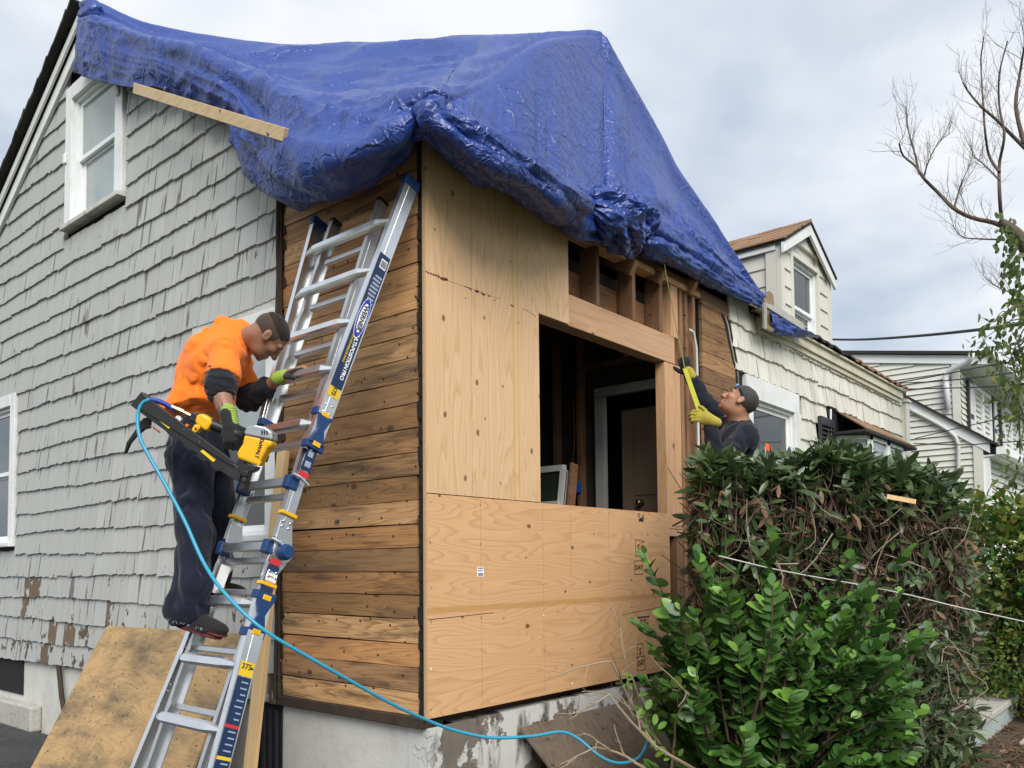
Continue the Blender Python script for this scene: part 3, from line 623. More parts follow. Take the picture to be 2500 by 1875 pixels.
# --- rough opening: header, post, old studs, plates
def stick(name, a, b, mat, parent=house, bev=.003): mb = MB(); mb.box(a, b); return obj(name, mb, mat, parent, bevel=bev)
hd = stick('header_beam', (.96, .0, 3.205), (2.83, .09, 3.425), M['lumber_new']); hd['label'] = 'fresh pinkish lumber header across the window opening'
stick('header_beam', (.96, .0935, 3.215), (2.86, .14, 3.425), M['lumber_new'])
stick('trimmer_post', (2.665, .002, 1.86), (2.80, .09, 3.20), M['lumber_newz']); stick('trimmer_post', (2.803, .0, 1.86), (2.912, .09, 3.20), M['lumber_newz'])
stick('sill_plate', (1.0, .004, 1.80), (2.914, .092, 1.857), M['lumber_new'])
stick('lower_stud', (2.80, .002, .75), (2.91, .09, 1.797), M['lumber_oldz']); stick('lower_stud', (2.665, .06, .75), (2.70, .15, 1.797), M['lumber_oldz'])
stick('king_stud', (.972, .002, .75), (1.01, .09, 3.2), M['lumber_newz'])
for (x, wd, mt) in ((1.70, .045, 'lumber_oldz'), (2.19, .045, 'lumber_oldz'), (2.60, .05, 'lumber_oldz')): stick('cripple_stud', (x, .0, 3.43), (x+wd, .14, 3.862), M[mt])
stick('cripple_stud', (2.79, .004, 3.43), (2.90, .10, 3.862), M['lumber_newz']); stick('cripple_stud', (1.31, .02, 3.43), (1.355, .14, 3.862), M['lumber_oldz'])
stick('old_ledger', (1.0, .145, 3.48), (2.92, .19, 3.68), M['lumber_oldx'])
stick('top_plate', (1.30, -.004, 3.866), (3.30, .10, 3.912), M['lumber_newz']); stick('top_plate', (1.90, .0, 3.915), (3.30, .10, 3.965), M['lumber_oldx'])
for x in (2.955, 3.045, 3.18): stick('old_stud', (x, .015, .75), (x+.05, .12, 3.862), M['lumber_oldz'])
stick('nailing_strip', (3.235, .03, .75), (3.30, .10, 3.20), M['lumber_oldz']); stick('blocking', (3.00, .05, 3.36), (3.04, .10, 3.55), M['lumber_oldx'])
for px, py in ((1545, 640), (1615, 662), (1693, 690)):
    c = FW(px, py, -.05); mb = MB(); mb.beam((c[0], -.06, c[2]-.05), (c[0], 1.2, c[2]+.66), .05, .11, (1, 0, 0)); obj('rafter', mb, M['lumber_oldz'], house)
mb = MB(); mb.tube([FW(1683, 805, -.02), FW(1693, 812, -.03), FW(1700, 850, -.03), FW(1703, 950, -.03), FW(1705, 1090, -.03), FW(1706, 1250, -.03)], .012, 8); obj('conduit_pipe', mb, M['conduit'], house, smooth=True)
stick('lower_sheathing', (2.93, .06, .75), (3.3, .125, 1.2), M['felt'], bev=0)
# --- the bare boards beside the opening on the front
fb = obj('front_sheathing', MB().box((3.30, .03, .75), (4.0, .045, 3.95)), M['felt'], house)
zs = [FW(1712, y)[2] for y in (705, 741, 777, 815, 855, 893, 931, 969)]; zs += [zs[-1]-.1355*(i+1) for i in range(12)]
for i in range(len(zs)-1):
    z1, z0 = zs[i], zs[i+1]; xr = 3.80+.22*min(1, max(0, (3.85-z0)/.75))+random.uniform(-.01, .01)
    if i == 0: xr = 3.95
    mb = MB(); out = plank_mesh(xr-3.305, z1-z0, .025, rb, .012); mb.prism([(x, 0, zz_) for x, zz_ in out], (0, .028, 0)); obj('plank', mb, M['board_front'], fb, Matrix.Translation((3.305, -.002, z0)))
pl = [FW(1763, 768, -.006), FW(1770, 790, -.006), FW(1780, 840, -.006), FW(1788, 880, -.006), FW(1795, 905, -.006), FW(1800, 960, -.006), FW(1800, 1100, -.006)]
for k, (dx, wd, mt) in enumerate(((0, .035, 'felt'), (.035, .03, 'galv'), (.06, .03, 'felt'))):
    mb = MB(); mb.prism([(p[0]+dx+random.uniform(-.012, .012), -.008-.004*k, p[2]) for p in pl]+[(p[0]+dx+wd+random.uniform(-.015, .02), -.008-.004*k, p[2]) for p in pl[::-1]], (0, .004, 0)); obj('torn_felt_strip', mb, M[mt], house)

# --- the room behind the opening
XR = 3.2
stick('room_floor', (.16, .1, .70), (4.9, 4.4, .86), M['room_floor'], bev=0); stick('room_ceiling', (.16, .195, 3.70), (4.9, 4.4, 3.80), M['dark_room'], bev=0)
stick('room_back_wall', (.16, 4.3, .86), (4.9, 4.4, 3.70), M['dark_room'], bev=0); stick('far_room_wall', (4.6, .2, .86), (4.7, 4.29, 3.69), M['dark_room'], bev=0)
ca, cb = SW(1455, 955, XR), SW(1472, 1245, XR)
y_l, z_top = ca[1], ca[2]
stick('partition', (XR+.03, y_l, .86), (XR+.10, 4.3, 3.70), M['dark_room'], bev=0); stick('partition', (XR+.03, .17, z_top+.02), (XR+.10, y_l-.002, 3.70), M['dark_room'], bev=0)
for y in (y_l+.14, y_l+.42, y_l+.83, y_l+1.25, y_l+1.65, 3.9): stick('partition_stud', (XR-.06, y, .862), (XR+.028, y+.045, 3.698), M['lumber_oldz'])
stick('partition_plate', (XR-.055, .2, z_top+.2), (XR+.025, y_l+.138, z_top+.25), M['lumber_oldz']); stick('partition_stud', (XR-.05, y_l-.35, z_top+.252), (XR+.027, y_l-.305, 3.698), M['lumber_oldz'])
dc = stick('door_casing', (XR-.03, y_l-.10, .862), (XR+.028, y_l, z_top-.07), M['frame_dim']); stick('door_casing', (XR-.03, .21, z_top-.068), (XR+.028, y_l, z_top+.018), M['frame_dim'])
ka, kb = SW(1565, 1228, XR+.08), SW(1515, 1000, XR+.08)
dr = stick('door', (XR+.09, .2, .864), (XR+.13, kb[1], z_top-.2), M['door_paint'])
for (z0, z1) in ((1.1, 1.8), (2.2, 2.95)):
    mb = MB(); mb.box((XR+.082, .42, z0), (XR+.089, kb[1]-.14, z1)); obj('door_panel', mb, M['door_paint'], dr, bevel=.006)
mb = MB(); mb.tube([(XR+.088, ka[1], ka[2]), (XR+.06, ka[1], ka[2]), (XR+.05, ka[1], ka[2]), (XR+.02, ka[1], ka[2]), (XR+.012, ka[1], ka[2])], [.035, .014, .025, .028, .012], 14); obj('door_knob', mb, M['brass'], dr, smooth=True)
ba, bb = SW(1395, 1178, XR-.07), SW(1419, 1203, XR-.07)
stick('junction_box', (XR-.13, bb[1], bb[2]), (XR-.065, ba[1], ba[2]), M['blue_box'])
pw = [SW(1400, 980, XR-.08), SW(1403, 1080, XR-.08), SW(1398, 1120, XR-.09), SW(1406, 1178, XR-.08)]; mb = MB(); mb.tube(pw, .005, 5); obj('cable', mb, M['lumber_oldz'], house)
lw = thing('loose_window', 'white vinyl window unit leaning inside the opening beside the blue box', 'window', (2.2, 1.3, .86))
f0, f1, f2 = SW(1310, 1148, 2.3), SW(1378, 1142, 2.3), SW(1366, 1245, 2.3)
y0, y1, zt = f0[1]+.25, f1[1], f1[2]
mb = MB()
for (a, b) in (((2.3, y0, zt), (2.3, y1, zt)), ((2.3, y0, zt-.02), (2.05, y0, .88)), ((2.3, y1, zt-.02), (2.05, y1, .88)), ((2.05, y0, .9), (2.05, y1, .9)), ((2.23, y0, zt-.3), (2.23, y1, zt-.3))): mb.beam(a, b, .055, .05, (1, 0, 0))
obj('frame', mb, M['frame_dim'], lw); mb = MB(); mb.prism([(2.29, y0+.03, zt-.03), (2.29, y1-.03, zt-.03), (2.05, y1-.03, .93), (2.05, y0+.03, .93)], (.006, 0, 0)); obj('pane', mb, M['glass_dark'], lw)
mb = MB(); mb.beam((2.34, y1-.07, zt+.03), (2.1, y1-.07, .88), .09, .02, (1, 0, 0)); obj('jamb', mb, M['lumber_oldx'], lw)
# ================================================================= RIGHT WING OF THE HOUSE: cream shingles, windows, eave, dormer
rows = [3.80, 3.58, 3.36, 3.125, 2.90, 2.68, 2.46, 2.24, 2.02, 1.80, 1.58, 1.36, 1.14, .92, .70]
cw_ = obj('cream_cladding', MB().box((4.0, .012, .72), (9.42, .028, 3.80)), M['felt'], house); cut_boxes(cw_, [((4.16, -.4, 1.92), (5.43, .9, 3.30)), ((6.55, -.4, 2.0), (8.38, .9, 3.04))]); cw_['label'] = 'cream painted shingles with wavy streaked butts'
def cream_mesh(seed):
    r = random.Random(seed); n = 6; bot = [(-.5+i/(n-1), r.uniform(-.014, .010)) for i in range(n)]; h = .27
    out = bot+[(.5, h), (-.5, h)]; prof = lambda z: -.022+.026*min(1, max(0, z)/h)
    vs = [(x, prof(z), z) for x, z in out]+[(x, .01, z) for x, z in out]; k = len(out)
    fs = [tuple(range(k)), tuple(range(k, 2*k))[::-1]]+[(i, k+i, k+(i+1) % k, (i+1) % k) for i in range(k)]
    me = bpy.data.meshes.new('shingle'); me.from_pydata(vs, [], fs); me.update(); me.materials.append(M['cream_shingle']); return me
CSH = [cream_mesh(s+90) for s in range(6)]; rs = random.Random(5)
CW = [(4.12, 5.46, 1.6, 3.36), (5.98, 6.46, 1.9, 3.21), (6.46, 8.5, 1.9, 3.30)]
restv, restf, cnt = [], [], 0
for k, zb in enumerate(rows):
    x = 3.84+.16*min(1, k/3)
    while x < 9.38:
        wd = rs.choice([.17, .2, .24, .28, .32]); wd = min(wd, 9.40-x)
        if 9.40-x-wd < .08: wd = 9.40-x
        skip = any(a-.02 < x+wd/2 < b+.02 and c < zb+.11 < d for a, b, c, d in CW)
        if not skip:
            for a, b, c, d in CW:
                if c < zb+.11 < d and x < a < x+wd: wd = max(.05, a-x)
            Mx = Matrix.Translation((x+wd/2, 0, zb+rs.uniform(-.012, .012))) @ Matrix.Rotation(rs.uniform(-.02, .02), 4, 'Y') @ Matrix.Diagonal((wd-.004, 1, 1, 1))
            me = rs.choice(CSH)
            if zb > 2.6 and cnt < 75: obj('shingle', me, None, cw_, Mx); cnt += 1
            else: o_ = len(restv); restv += [tuple(Mx @ v.co) for v in me.vertices]; restf += [tuple(j+o_ for j in p.vertices) for p in me.polygons]
        x += wd
me = bpy.data.meshes.new('shingle_field'); me.from_pydata(restv, [], restf); me.update(); tag(obj('shingle_field', me, M['cream_shingle'], house), kind='stuff')
stick('corner_board', (9.385, -.03, .70), (9.43, .06, 3.80), M['cream_paint'])
# frieze, fascia, gutter lip and ragged roof edge along the eave
YE = -.07; ea = FW(1862, 806, YE); eb = FW(2204, 976, YE)
zf = (ea[2]+eb[2])/2; x0 = ea[0]; x1 = eb[0]
stick('frieze_board', (x0, -.045, zf-.02), (x1, .03, zf+.03), M['cream_paint']); stick('fascia', (x0-.02, YE, zf+.032), (x1+.03, -.01, zf+.125), M['cream_paint']); stick('fascia', (x0-.02, YE-.03, zf+.127), (x1+.03, -.012, zf+.15), M['cream_paint'])
zt_ = FW(2207, 953, YE-.05)[2]
for i in range(36):
    a = x0+.35+(x1+.08-x0-.35)*i/36; b = x0+.35+(x1+.08-x0-.35)*(i+1)/36; mb = MB(); d = random.uniform(-.02, .03); tz = random.uniform(0, .018)
    mb.prism([(a, YE-.05-d, zf+.155+tz), (b, YE-.05-d*.6, zf+.153+tz), (b, .5, zf+.153+tz+.58*.55), (a, .5, zf+.155+tz+.58*.55)], (0, 0, .022)); obj('roof_shingle', mb, M['brown_roof' if i > 17 else 'roof_edge'], house)
mb = MB(); mb.prism([(x0, -.02, zf+.15), (x1+.05, -.02, zf+.15), (x1+.05, .4, zf+.37), (x0, .4, zf+.37)], (0, 0, -.02)); obj('eave_deck', mb, M['torn_felt'], house)
for px, py in ((1830, 745), (1810, 742)): c = FW(px, py, 0.02); stick('rafter_end', (c[0]-.1, .02, c[2]-.14), (c[0]+.16, .10, c[2]+.05), M['lumber_oldx'])
window(FRONT, 4.14, 5.455, 1.9, 3.35, cw=.14, casing=M['white_paint'], glass=(M['glass_dark'], M['glass_dark']), meet=.02, headextra=.07)
# louvred shutter
sh = MB(); lbox(sh, FRONT, 5.995, 6.02, 2.0, 3.20, .025, .06); lbox(sh, FRONT, 6.41, 6.45, 2.0, 3.20, .025, .06); lbox(sh, FRONT, 6.02, 6.41, 3.11, 3.20, .025, .06); lbox(sh, FRONT, 6.02, 6.41, 2.0, 2.08, .025, .06); lbox(sh, FRONT, 6.02, 6.41, 2.08, 3.11, .02, .03)
so = obj('shutter', sh, M['shutter'], house)
for i in range(19): mb = MB(); z = 2.11+i*.053; mb.prism([(6.021, -.03, z+.03), (6.409, -.03, z+.03), (6.409, -.058, z), (6.021, -.058, z)], (0, .004, .004)); obj('slat', mb, M['shutter'], so)
# bay window with its little shingled roof
bo = MB(); lbox(bo, FRONT, 6.5, 8.42, 1.9, 1.98, .03, .34); bay = obj('bay_window', bo, M['white_vinyl'], house)
pb = [(6.5, -.03), (6.78, -.33), (8.14, -.33), (8.42, -.03)]
for i in range(3):
    (xa, ya), (xb, yb) = pb[i], pb[i+1]; n_ = 2 if i == 1 else 1
    for k in range(n_):
        A = np.array([xa+(xb-xa)*k/n_, ya+(yb-ya)*k/n_]); B = np.array([xa+(xb-xa)*(k+1)/n_, ya+(yb-ya)*(k+1)/n_]); mb = MB()
        for (P_, Q_) in ((A, A+(B-A)*.09), (B-(B-A)*.09, B)): mb.beam((*((P_+Q_)/2), 1.98), (*((P_+Q_)/2), 3.06), np.linalg.norm(Q_-P_), .05, (B-A)[0:1].tolist()+[(B-A)[1], 0])
        mb.beam((*A, 3.03), (*B, 3.03), .08, .05); mb.beam((*A, 2.02), (*B, 2.02), .08, .05); obj('sash', mb, M['white_vinyl'], bay)
        mb = MB(); mb.prism([(*A, 2.06), (*B, 2.06), (*B, 2.99), (*A, 2.99)], (0, .006, 0)); obj('pane', mb, M['glass_curtain'], bay)
for i in range(7):
    f0, f1 = i/7, (i+1)/7; L_ = lambda f, t: np.array([6.42+.30*t+(8.50-6.42-.60*t)*f*1.0, -.40*(1-t)-.0*t, 3.07+.27*t])
    mb = MB(); mb.prism([L_(f0, 0), L_(f1-.006, 0), L_(f1-.006, 1), L_(f0, 1)], (0, -.004, .014)); obj('roof_shingle', mb, M['brown_roof'], bay)
mb = MB(); mb.prism([(6.40, -.41, 3.065), (8.52, -.41, 3.065), (8.52, .0, 3.065), (6.40, .0, 3.065)], (0, 0, -.03)); obj('bay_soffit', mb, M['roof_edge'], bay)
mb = MB(); mb.tube([(6.40, -.02, 3.0), (6.40, -.03, 3.33)], .012, 6); obj('drip_pipe', mb, M['white_vinyl'], bay)
# downspout-like white corner post beyond the wing
ps = thing('corner_post', 'pale square post rising beside the far corner of the cream wall', 'post', (9.62, -.05, .05))
pa = FW(2207, 972, 0); mb = MB(); mb.box((9.47, -.06, .05), (9.62, .08, 3.86)); obj('shaft', mb, M['vinyl_siding'], ps, bevel=.01); mb = MB(); mb.box((9.45, -.08, 3.862), (9.64, .1, 3.90)); obj('cap', mb, M['vinyl_siding'], ps)

# --- dormer
DY = .22; dl, dr_ = FW(1899, 590, DY), FW(2020, 668, DY); ap = FW(1960, 520, DY-.12)
DX0, DX1 = dl[0], dr_[0]; DE = (dl[2]+dr_[2])/2; DXM = (DX0+DX1)/2; DA = ap[2]-.03
dm = obj('dormer', MB().box((DX0+.03, DY+.02, 4.0), (DX1-.03, 3.0, DE-.02)), M['dormer_siding'], house); cut_boxes(dm, [((FW(1928, 620, DY)[0], -.4, FW(1930, 785, DY)[2]), (FW(1990, 655, DY)[0], .7, FW(1925, 622, DY)[2]))]); dm['label'] = 'cream dormer with a steep brown roof and one window'
mb = MB(); mb.prism([(DX0+.02, DY+.02, DE-.02), (DX1-.02, DY+.02, DE-.02), (DXM, DY+.02, DA-.05)], (0, 2.6, 0)); obj('dormer_gable', mb, M['dormer_siding'], dm)
wu0, wu1 = FW(1925, 620, DY)[0], FW(1993, 655, DY)[0]; wz1 = FW(1925, 612, DY)[2]; wz0 = FW(1930, 790, DY)[2]
z = 4.05; n_ = 0
while z < DA-.1:                                          # wide lap siding, front and side
    hh = min(.20, DA-.1-z)
    def half(zz_): return (DX1-DX0)/2 if zz_ < DE else (DX1-DX0)/2*max(0, (DA-zz_)/(DA-DE))
    h0, h1 = half(z), half(z+hh)
    segs = [(-h0, -h1, h1, h0)] if not (z+hh > wz0 and z < wz1) else [(-h0, -h1, wu0-DXM, wu0-DXM), (wu1-DXM, wu1-DXM, h1, h0)]
    for (a0, a1, b1, b0) in segs:
        if b0-a0 < .03: continue
        mb = MB(); mb.add([(DXM+a0, DY-.022, z), (DXM+b0, DY-.022, z), (DXM+b1, DY-.006, z+hh), (DXM+a1, DY-.006, z+hh), (DXM+a0, DY+.019, z), (DXM+b0, DY+.019, z), (DXM+b1, DY+.019, z+hh), (DXM+a1, DY+.019, z+hh)], [(0, 1, 2, 3), (7, 6, 5, 4), (0, 4, 5, 1), (1, 5, 6, 2), (2, 6, 7, 3), (3, 7, 4, 0)]); obj('lap_siding', mb, M['dormer_siding'], dm)
    if z < DE-.05:
        hh2 = min(hh, DE-z); mb = MB(); mb.add([(DX0+.008, DY, z), (DX0+.008, 2.6, z), (DX0+.024, 2.6, z+hh2), (DX0+.024, DY, z+hh2), (DX0+.04, DY, z), (DX0+.04, 2.6, z), (DX0+.04, 2.6, z+hh2), (DX0+.04, DY, z+hh2)], [(3, 2, 1, 0), (4, 5, 6, 7), (0, 1, 5, 4), (1, 2, 6, 5), (2, 3, 7, 6), (3, 0, 4, 7)]); obj('lap_siding', mb, M['dormer_siding'], dm)
    z += .20
for x in (DX0-.012, DX1-.085): mb = MB(); mb.box((x, DY-.034, 4.0), (x+.097, DY+.018, DE-.01)); obj('corner_board', mb, M['dormer_siding'], dm)
mb = MB(); mb.box((DX0-.012, DY+.02, 4.0), (DX0+.006, DY+.14, DE-.01)); obj('corner_board', mb, M['dormer_siding'], dm)
mb = MB(); mb.box((DX0-.03, DY+.02, DE-.12), (DX0+.0, 2.6, DE)); obj('frieze_board', mb, M['white_paint'], dm)
for sg in (-1, 1):
    xe = DXM+sg*((DX1-DX0)/2+.05); ze = DE-.06
    mb = MB(); mb.prism([(DXM, DY-.10, DA+.02), (xe, DY-.10, ze), (xe, 2.7, ze), (DXM, 2.7, DA+.02)], (0, 0, .03)); obj('roof_deck', mb, M['roof_edge'], dm)
    mb = MB(); mb.prism([(DXM, DY-.085, DA+.015), (xe, DY-.085, ze-.005), (xe, DY-.085, ze-.12), (DXM, DY-.085, DA-.115)], (0, .03, 0)); obj('rake_trim', mb, M['white_paint'], dm)
    if sg < 0:
        for r in range(8):
            f0, f1 = r/8, (r+1)/8; y = DY-.12+.03*random.random()
            while y < 2.6:
                wd = random.choice([.18, .25, .33]); P_ = lambda f, yy: (xe+(DXM-xe)*f, yy, ze+.035+(DA+.02-ze)*f)
                mb = MB(); mb.prism([P_(f0-.02, y), P_(f0-.02, y+wd-.008), P_(f1+.03, y+wd-.008), P_(f1+.03, y)], (-.006-.006*(r % 2), 0, .008+random.uniform(0, .008))); obj('roof_shingle', mb, M['brown_roof'], dm); y += wd
fr = (np.array([0, DY, 0.]), np.array([1., 0, 0]), np.array([0, -1., 0]))
window(fr, wu0, wu1, wz0, wz1, parent=house, cw=.055, casing=M['dormer_siding'], glass=(M['glass_dark'], M['glass_dark']), proud=.035, sill=False, meet=.3)
# ================================================================= BLUE TARP
Pk = FW(1465, 80, .30); A0 = SW(205, 8, -.12); RE = FW(1861, 719, -.12)
def on_vplane(px, py, a, b):                            # vertical plane through a and b
    n = np.array([-(b-a)[1], (b-a)[0], 0.0]); d = ray(px, py); return CAM+d*((n@(a-CAM))/(n@d))
def S1(px, py): return on_vplane(px, py, A0, Pk)
def S2(px, py): return on_vplane(px, py, Pk, RE)
XL = -.10
KC = FW(1062, 240, -.20)
def RG(px, py): return on_vplane(px, py, KC, Pk)       # ridge fold from the eave corner up to the peak
RIDGE = {16: RG(1072, 243), 17: RG(1122, 252), 18: RG(1188, 230), 19: RG(1252, 176), 20: RG(1312, 132), 21: RG(1372, 108), 22: RG(1428, 94)}
R = []      # ribs: spine, edge, mid, hem
def rib(S, E, Mm, H): R.append([S, E, Mm, H])
rib(SW(205, 6, -.12), SW(201, 60, -.14), SW(194, 120, -.15), SW(187, 177, -.12))
rib(SW(228, 5, -.12), SW(228, 55, -.17), SW(222, 120, -.18), SW(215, 190, -.13))
rib(S1(245, 14), SW(252, 60, -.18), SW(254, 130, -.17), SW(252, 201, -.13))
rib(S1(300, 42), SW(312, 85, -.17), SW(322, 150, -.16), SW(334, 216, -.12))
rib(S1(370, 70), SW(385, 108, -.16), SW(395, 160, -.16), SW(402, 216, -.12))
rib(S1(460, 86), SW(480, 130, -.15), SW(482, 195, -.17), SW(480, 268, -.10))
rib(S1(570, 99), SW(580, 180, -.15), SW(572, 240, -.18), SW(562, 303, -.10))
rib(S1(660, 110), SW(650, 215, -.16), SW(615, 295, -.20), SW(582, 318, -.10))
rib(S1(730, 116), SW(700, 238, -.17), SW(640, 345, -.24), SW(588, 360, -.12))
rib(S1(800, 115), SW(760, 256, -.18), SW(690, 385, -.40), SW(608, 418, -.14))
rib(S1(870, 111), SW(820, 268, -.18), SW(745, 405, -.42), SW(660, 466, -.14))
rib(S1(935, 108), SW(880, 270, -.18), SW(810, 400, -.42), SW(718, 488, -.13))
rib(S1(1000, 104), SW(930, 262, -.18), SW(870, 382, -.40), SW(790, 474, -.10))
rib(S1(1060, 101), SW(980, 252, -.18), SW(930, 355, -.36), SW(872, 444, -.09))
rib(S1(1120, 97), SW(1020, 243, -.18), SW(975, 325, -.30), SW(938, 408, -.08))
rib(S1(1180, 94), SW(1046, 236, -.18), SW(1010, 290, -.20), SW(1002, 384, -.07))
rib(S1(1215, 92), FW(1066, 246, -.22), FW(1040, 282, -.24), FW(1032, 326, -.14))
rib(S1(1252, 91), FW(1115, 276, -.24), FW(1090, 318, -.36), FW(1080, 352, -.14))
rib(S1(1290, 90), FW(1175, 315, -.24), FW(1160, 368, -.42), FW(1150, 418, -.13))
rib(S1(1328, 88), FW(1245, 362, -.24), FW(1235, 410, -.46), FW(1230, 456, -.12))
rib(S1(1366, 86), FW(1310, 402, -.24), FW(1305, 452, -.46), FW(1300, 502, -.11))
rib(S1(1405, 84), FW(1380, 440, -.24), FW(1375, 502, -.42), FW(1385, 562, -.10))
rib(S1(1442, 82), FW(1432, 468, -.20), FW(1430, 530, -.22), FW(1459, 592, -.10))
rib(Pk, FW(1462, 482, -.16), FW(1470, 530, -.14), FW(1500, 590, -.08))
rib(S2(1469, 86), FW(1466, 484, -.02), FW(1485, 525, -.06), FW(1520, 580, -.05))     # the deep pleat below the peak
rib(S2(1478, 97), FW(1478, 480, -.12), FW(1500, 530, -.16), FW(1540, 575, -.10))
rib(S2(1500, 134), FW(1520, 480, -.14), FW(1545, 540, -.18), FW(1575, 572, -.12))
rib(S2(1536, 195), FW(1570, 480, -.13), FW(1595, 555, -.17), FW(1620, 600, -.12))
rib(S2(1604, 317), FW(1635, 520, -.13), FW(1650, 590, -.16), FW(1665, 632, -.12))
rib(S2(1649, 407), FW(1680, 560, -.13), FW(1695, 620, -.15), FW(1706, 660, -.11))
rib(S2(1700, 482), FW(1722, 600, -.13), FW(1735, 655, -.15), FW(1748, 694, -.11))
rib(S2(1743, 545), FW(1765, 640, -.13), FW(1775, 685, -.14), FW(1788, 724, -.11))
rib(S2(1787, 612), FW(1805, 680, -.12), FW(1815, 710, -.13), FW(1825, 742, -.11))
rib(S2(1830, 675), FW(1838, 710, -.12), FW(1842, 728, -.12), FW(1848, 752, -.11))
rib(S2(1861, 719), FW(1861, 728, -.12), FW(1861, 738, -.12), FW(1862, 748, -.11))
R = np.array(R); nr = len(R)
# sag and tension between spine and edge
full = []
for k, (S, E, Mm, H) in enumerate(R):
    sag = .10 if k < 16 else (.03 if k < 24 else .05)
    q1, q2 = S+(E-S)*.33, S+(E-S)*.68
    nrm = np.array([-.35, -.45, 1.0]) if k < 16 else np.array([0, -1.0, .4])
    bk = np.array([.5, .9, -1.3]) if k < 24 else np.array([-.1, 1.4, -.35])
    fa = {23: .06, 24: .10, 25: .25, 26: .42}.get(k)
    if fa: q1, q2, sag = S+(E-S)*fa*.5, S+(E-S)*fa, 0
    if k in RIDGE: q1 = (S+RIDGE[k])/2-np.array([0, 0, .015]); q2 = RIDGE[k]; sag = 0
    full.append([S+bk, S+bk*.25+np.array([0, 0, -.06]), S, q1-sag*nrm*.6, q2-sag*nrm*.5, E, (E+Mm)/2, Mm, (Mm+H)/2, H])
full = np.array(full)
NU, NV = nr*14, 130
Gd = spline_lim(full, NU); Gd = spline_lim(np.swapaxes(Gd, 0, 1), NV); Gd = np.swapaxes(Gd, 0, 1)     # (NU,NV,3)
def normals(G):
    n = np.cross(np.gradient(G, axis=0), np.gradient(G, axis=1)); return n/(np.linalg.norm(n, axis=-1, keepdims=True)+1e-9)
Nn = normals(Gd); flip = np.sign((Nn*(CAM-Gd)).sum(-1, keepdims=True)); 
if (flip > 0).mean() < .5: Nn = -Nn
uu, vv = np.meshgrid(np.linspace(0, nr-1, NU), np.linspace(0, 9, NV), indexing='ij')
P3 = lambda a, b, c: np.stack([a, b, c], -1)
left = np.clip((16.5-uu)/2.0, 0, 1); front = np.clip((uu-15.5)/2.0, 0, 1)
hang = np.clip((vv-4.6)/.8, 0, 1)
amp_edge = np.clip((vv-2.0)/.5, 0, 1)
# long tension folds: on the left slope they run along the ridge, on the front they fall from the peak
d = np.zeros_like(uu)
warp = .8*fbm(P3(uu*.35, vv*.5, 0*uu), 2)
lf_ = np.clip((23-uu)/3, 0, 1)*np.where(uu > 16, np.clip((4.2-vv)/.4, 0, 1), 1); d += lf_*(1-hang)*(.046*ridged(P3(uu*.10, vv*1.7+warp*.8+uu*.13, 0*uu+3), 1)+.014*ridged(P3(uu*.22, vv*4.5+warp*1.5+uu*.3, 0*uu+7), 1))
vr = np.clip((vv-4.0)/.3, 0, 1); fr_ = ridged(P3(uu*1.05+warp*.5, vv*.12, 0*uu+8), 3); d += front*(1-hang)*vr*(.024*np.sign(fr_)*np.abs(fr_)**1.4+.010*ridged(P3(uu*3.1+warp, vv*.25, 0*uu+1), 1))
# pleats in the hanging skirt, running diagonally
sk = ridged(P3(uu*.10, vv*1.05-uu*.09+warp*.3, 0*uu+5), 1)+.45*ridged(P3(uu*.35+vv*.5, vv*.6, 0*uu+2), 1); d += hang*(.048*np.sign(sk)*np.abs(sk)**1.5)*np.clip((uu-4)/4, .15, 1)*np.where(uu > 16.5, .45, 1)
# crinkles everywhere
Q = Gd*np.array([1, 1, 1.0])
wq = np.stack([fbm(Q*1.7+k*9, 2) for k in (1, 2, 3)], -1); cw = .35+.75*hang+.5*np.clip(1-np.abs(uu-5)/4, 0, 1)*(vv > 3.5)
cr = (1-np.abs(pn(Q*2.6+wq*.7))*2.2); cr2 = (1-np.abs(pn(Q*6.0+wq*1.1+5))*2.2); d += (.013*np.sign(cr)*np.abs(cr)**1.5*(1+.9*hang)+.007*cr2)*cw
d += .0032*ridged(Q*13, 2)
d *= np.clip(np.abs(uu-22.0)/5.0, .05, 1)**np.clip(5.2-vv, 0, 1)
Gt = Gd+Nn*(d*amp_edge)[..., None]
tarp = obj('tarp', grid_mesh('tarp', Gt), M['tarp'])
tag(tarp, 'crumpled shiny blue tarp stretched over the torn roof from gable to eave', 'tarp')
so = tarp.modifiers.new('thick', 'SOLIDIFY'); so.thickness = .004; so.offset = 0
def crumple_tube(name, pts, rad, parent, seed=0, amp=.35, seg=40, n=70, flat=.8):
    C = catmull(np.array(pts), n); rr = catmull(np.array(rad, float), n); T = np.gradient(C, axis=0); T /= np.linalg.norm(T, axis=1)[:, None]
    ref = np.array([0, 0, 1.0]); X = np.cross(T, ref); X /= np.linalg.norm(X, axis=1)[:, None]; Y = np.cross(X, T)
    a = np.linspace(0, 2*math.pi, seg, endpoint=False)
    D = X[:, None]*np.cos(a)[None, :, None]+Y[:, None]*np.sin(a)[None, :, None]*flat
    base = C[:, None]+D*rr[:, None, None]
    nz = ridged(P3(np.cos(a)[None]*1.1+0*C[:, :1]+seed, np.sin(a)[None]*1.1+0*C[:, :1], np.linspace(0, n/18, n)[:, None]+0*a[None]), 3)
    G = base+D*(rr[:, None]*amp*(nz-.4))[..., None]
    G = G+D*(rr[:, None]*.16*(ridged(P3(np.cos(a)[None]*2.6+0*C[:, :1]+seed, np.sin(a)[None]*2.6+0*C[:, :1], np.linspace(0, n/6, n)[:, None]+0*a[None]), 1)-.3))[..., None]
    G = np.swapaxes(G, 0, 1); return obj(name, grid_mesh(name, G, 'bundle' not in name, True), M['tarp'], parent)
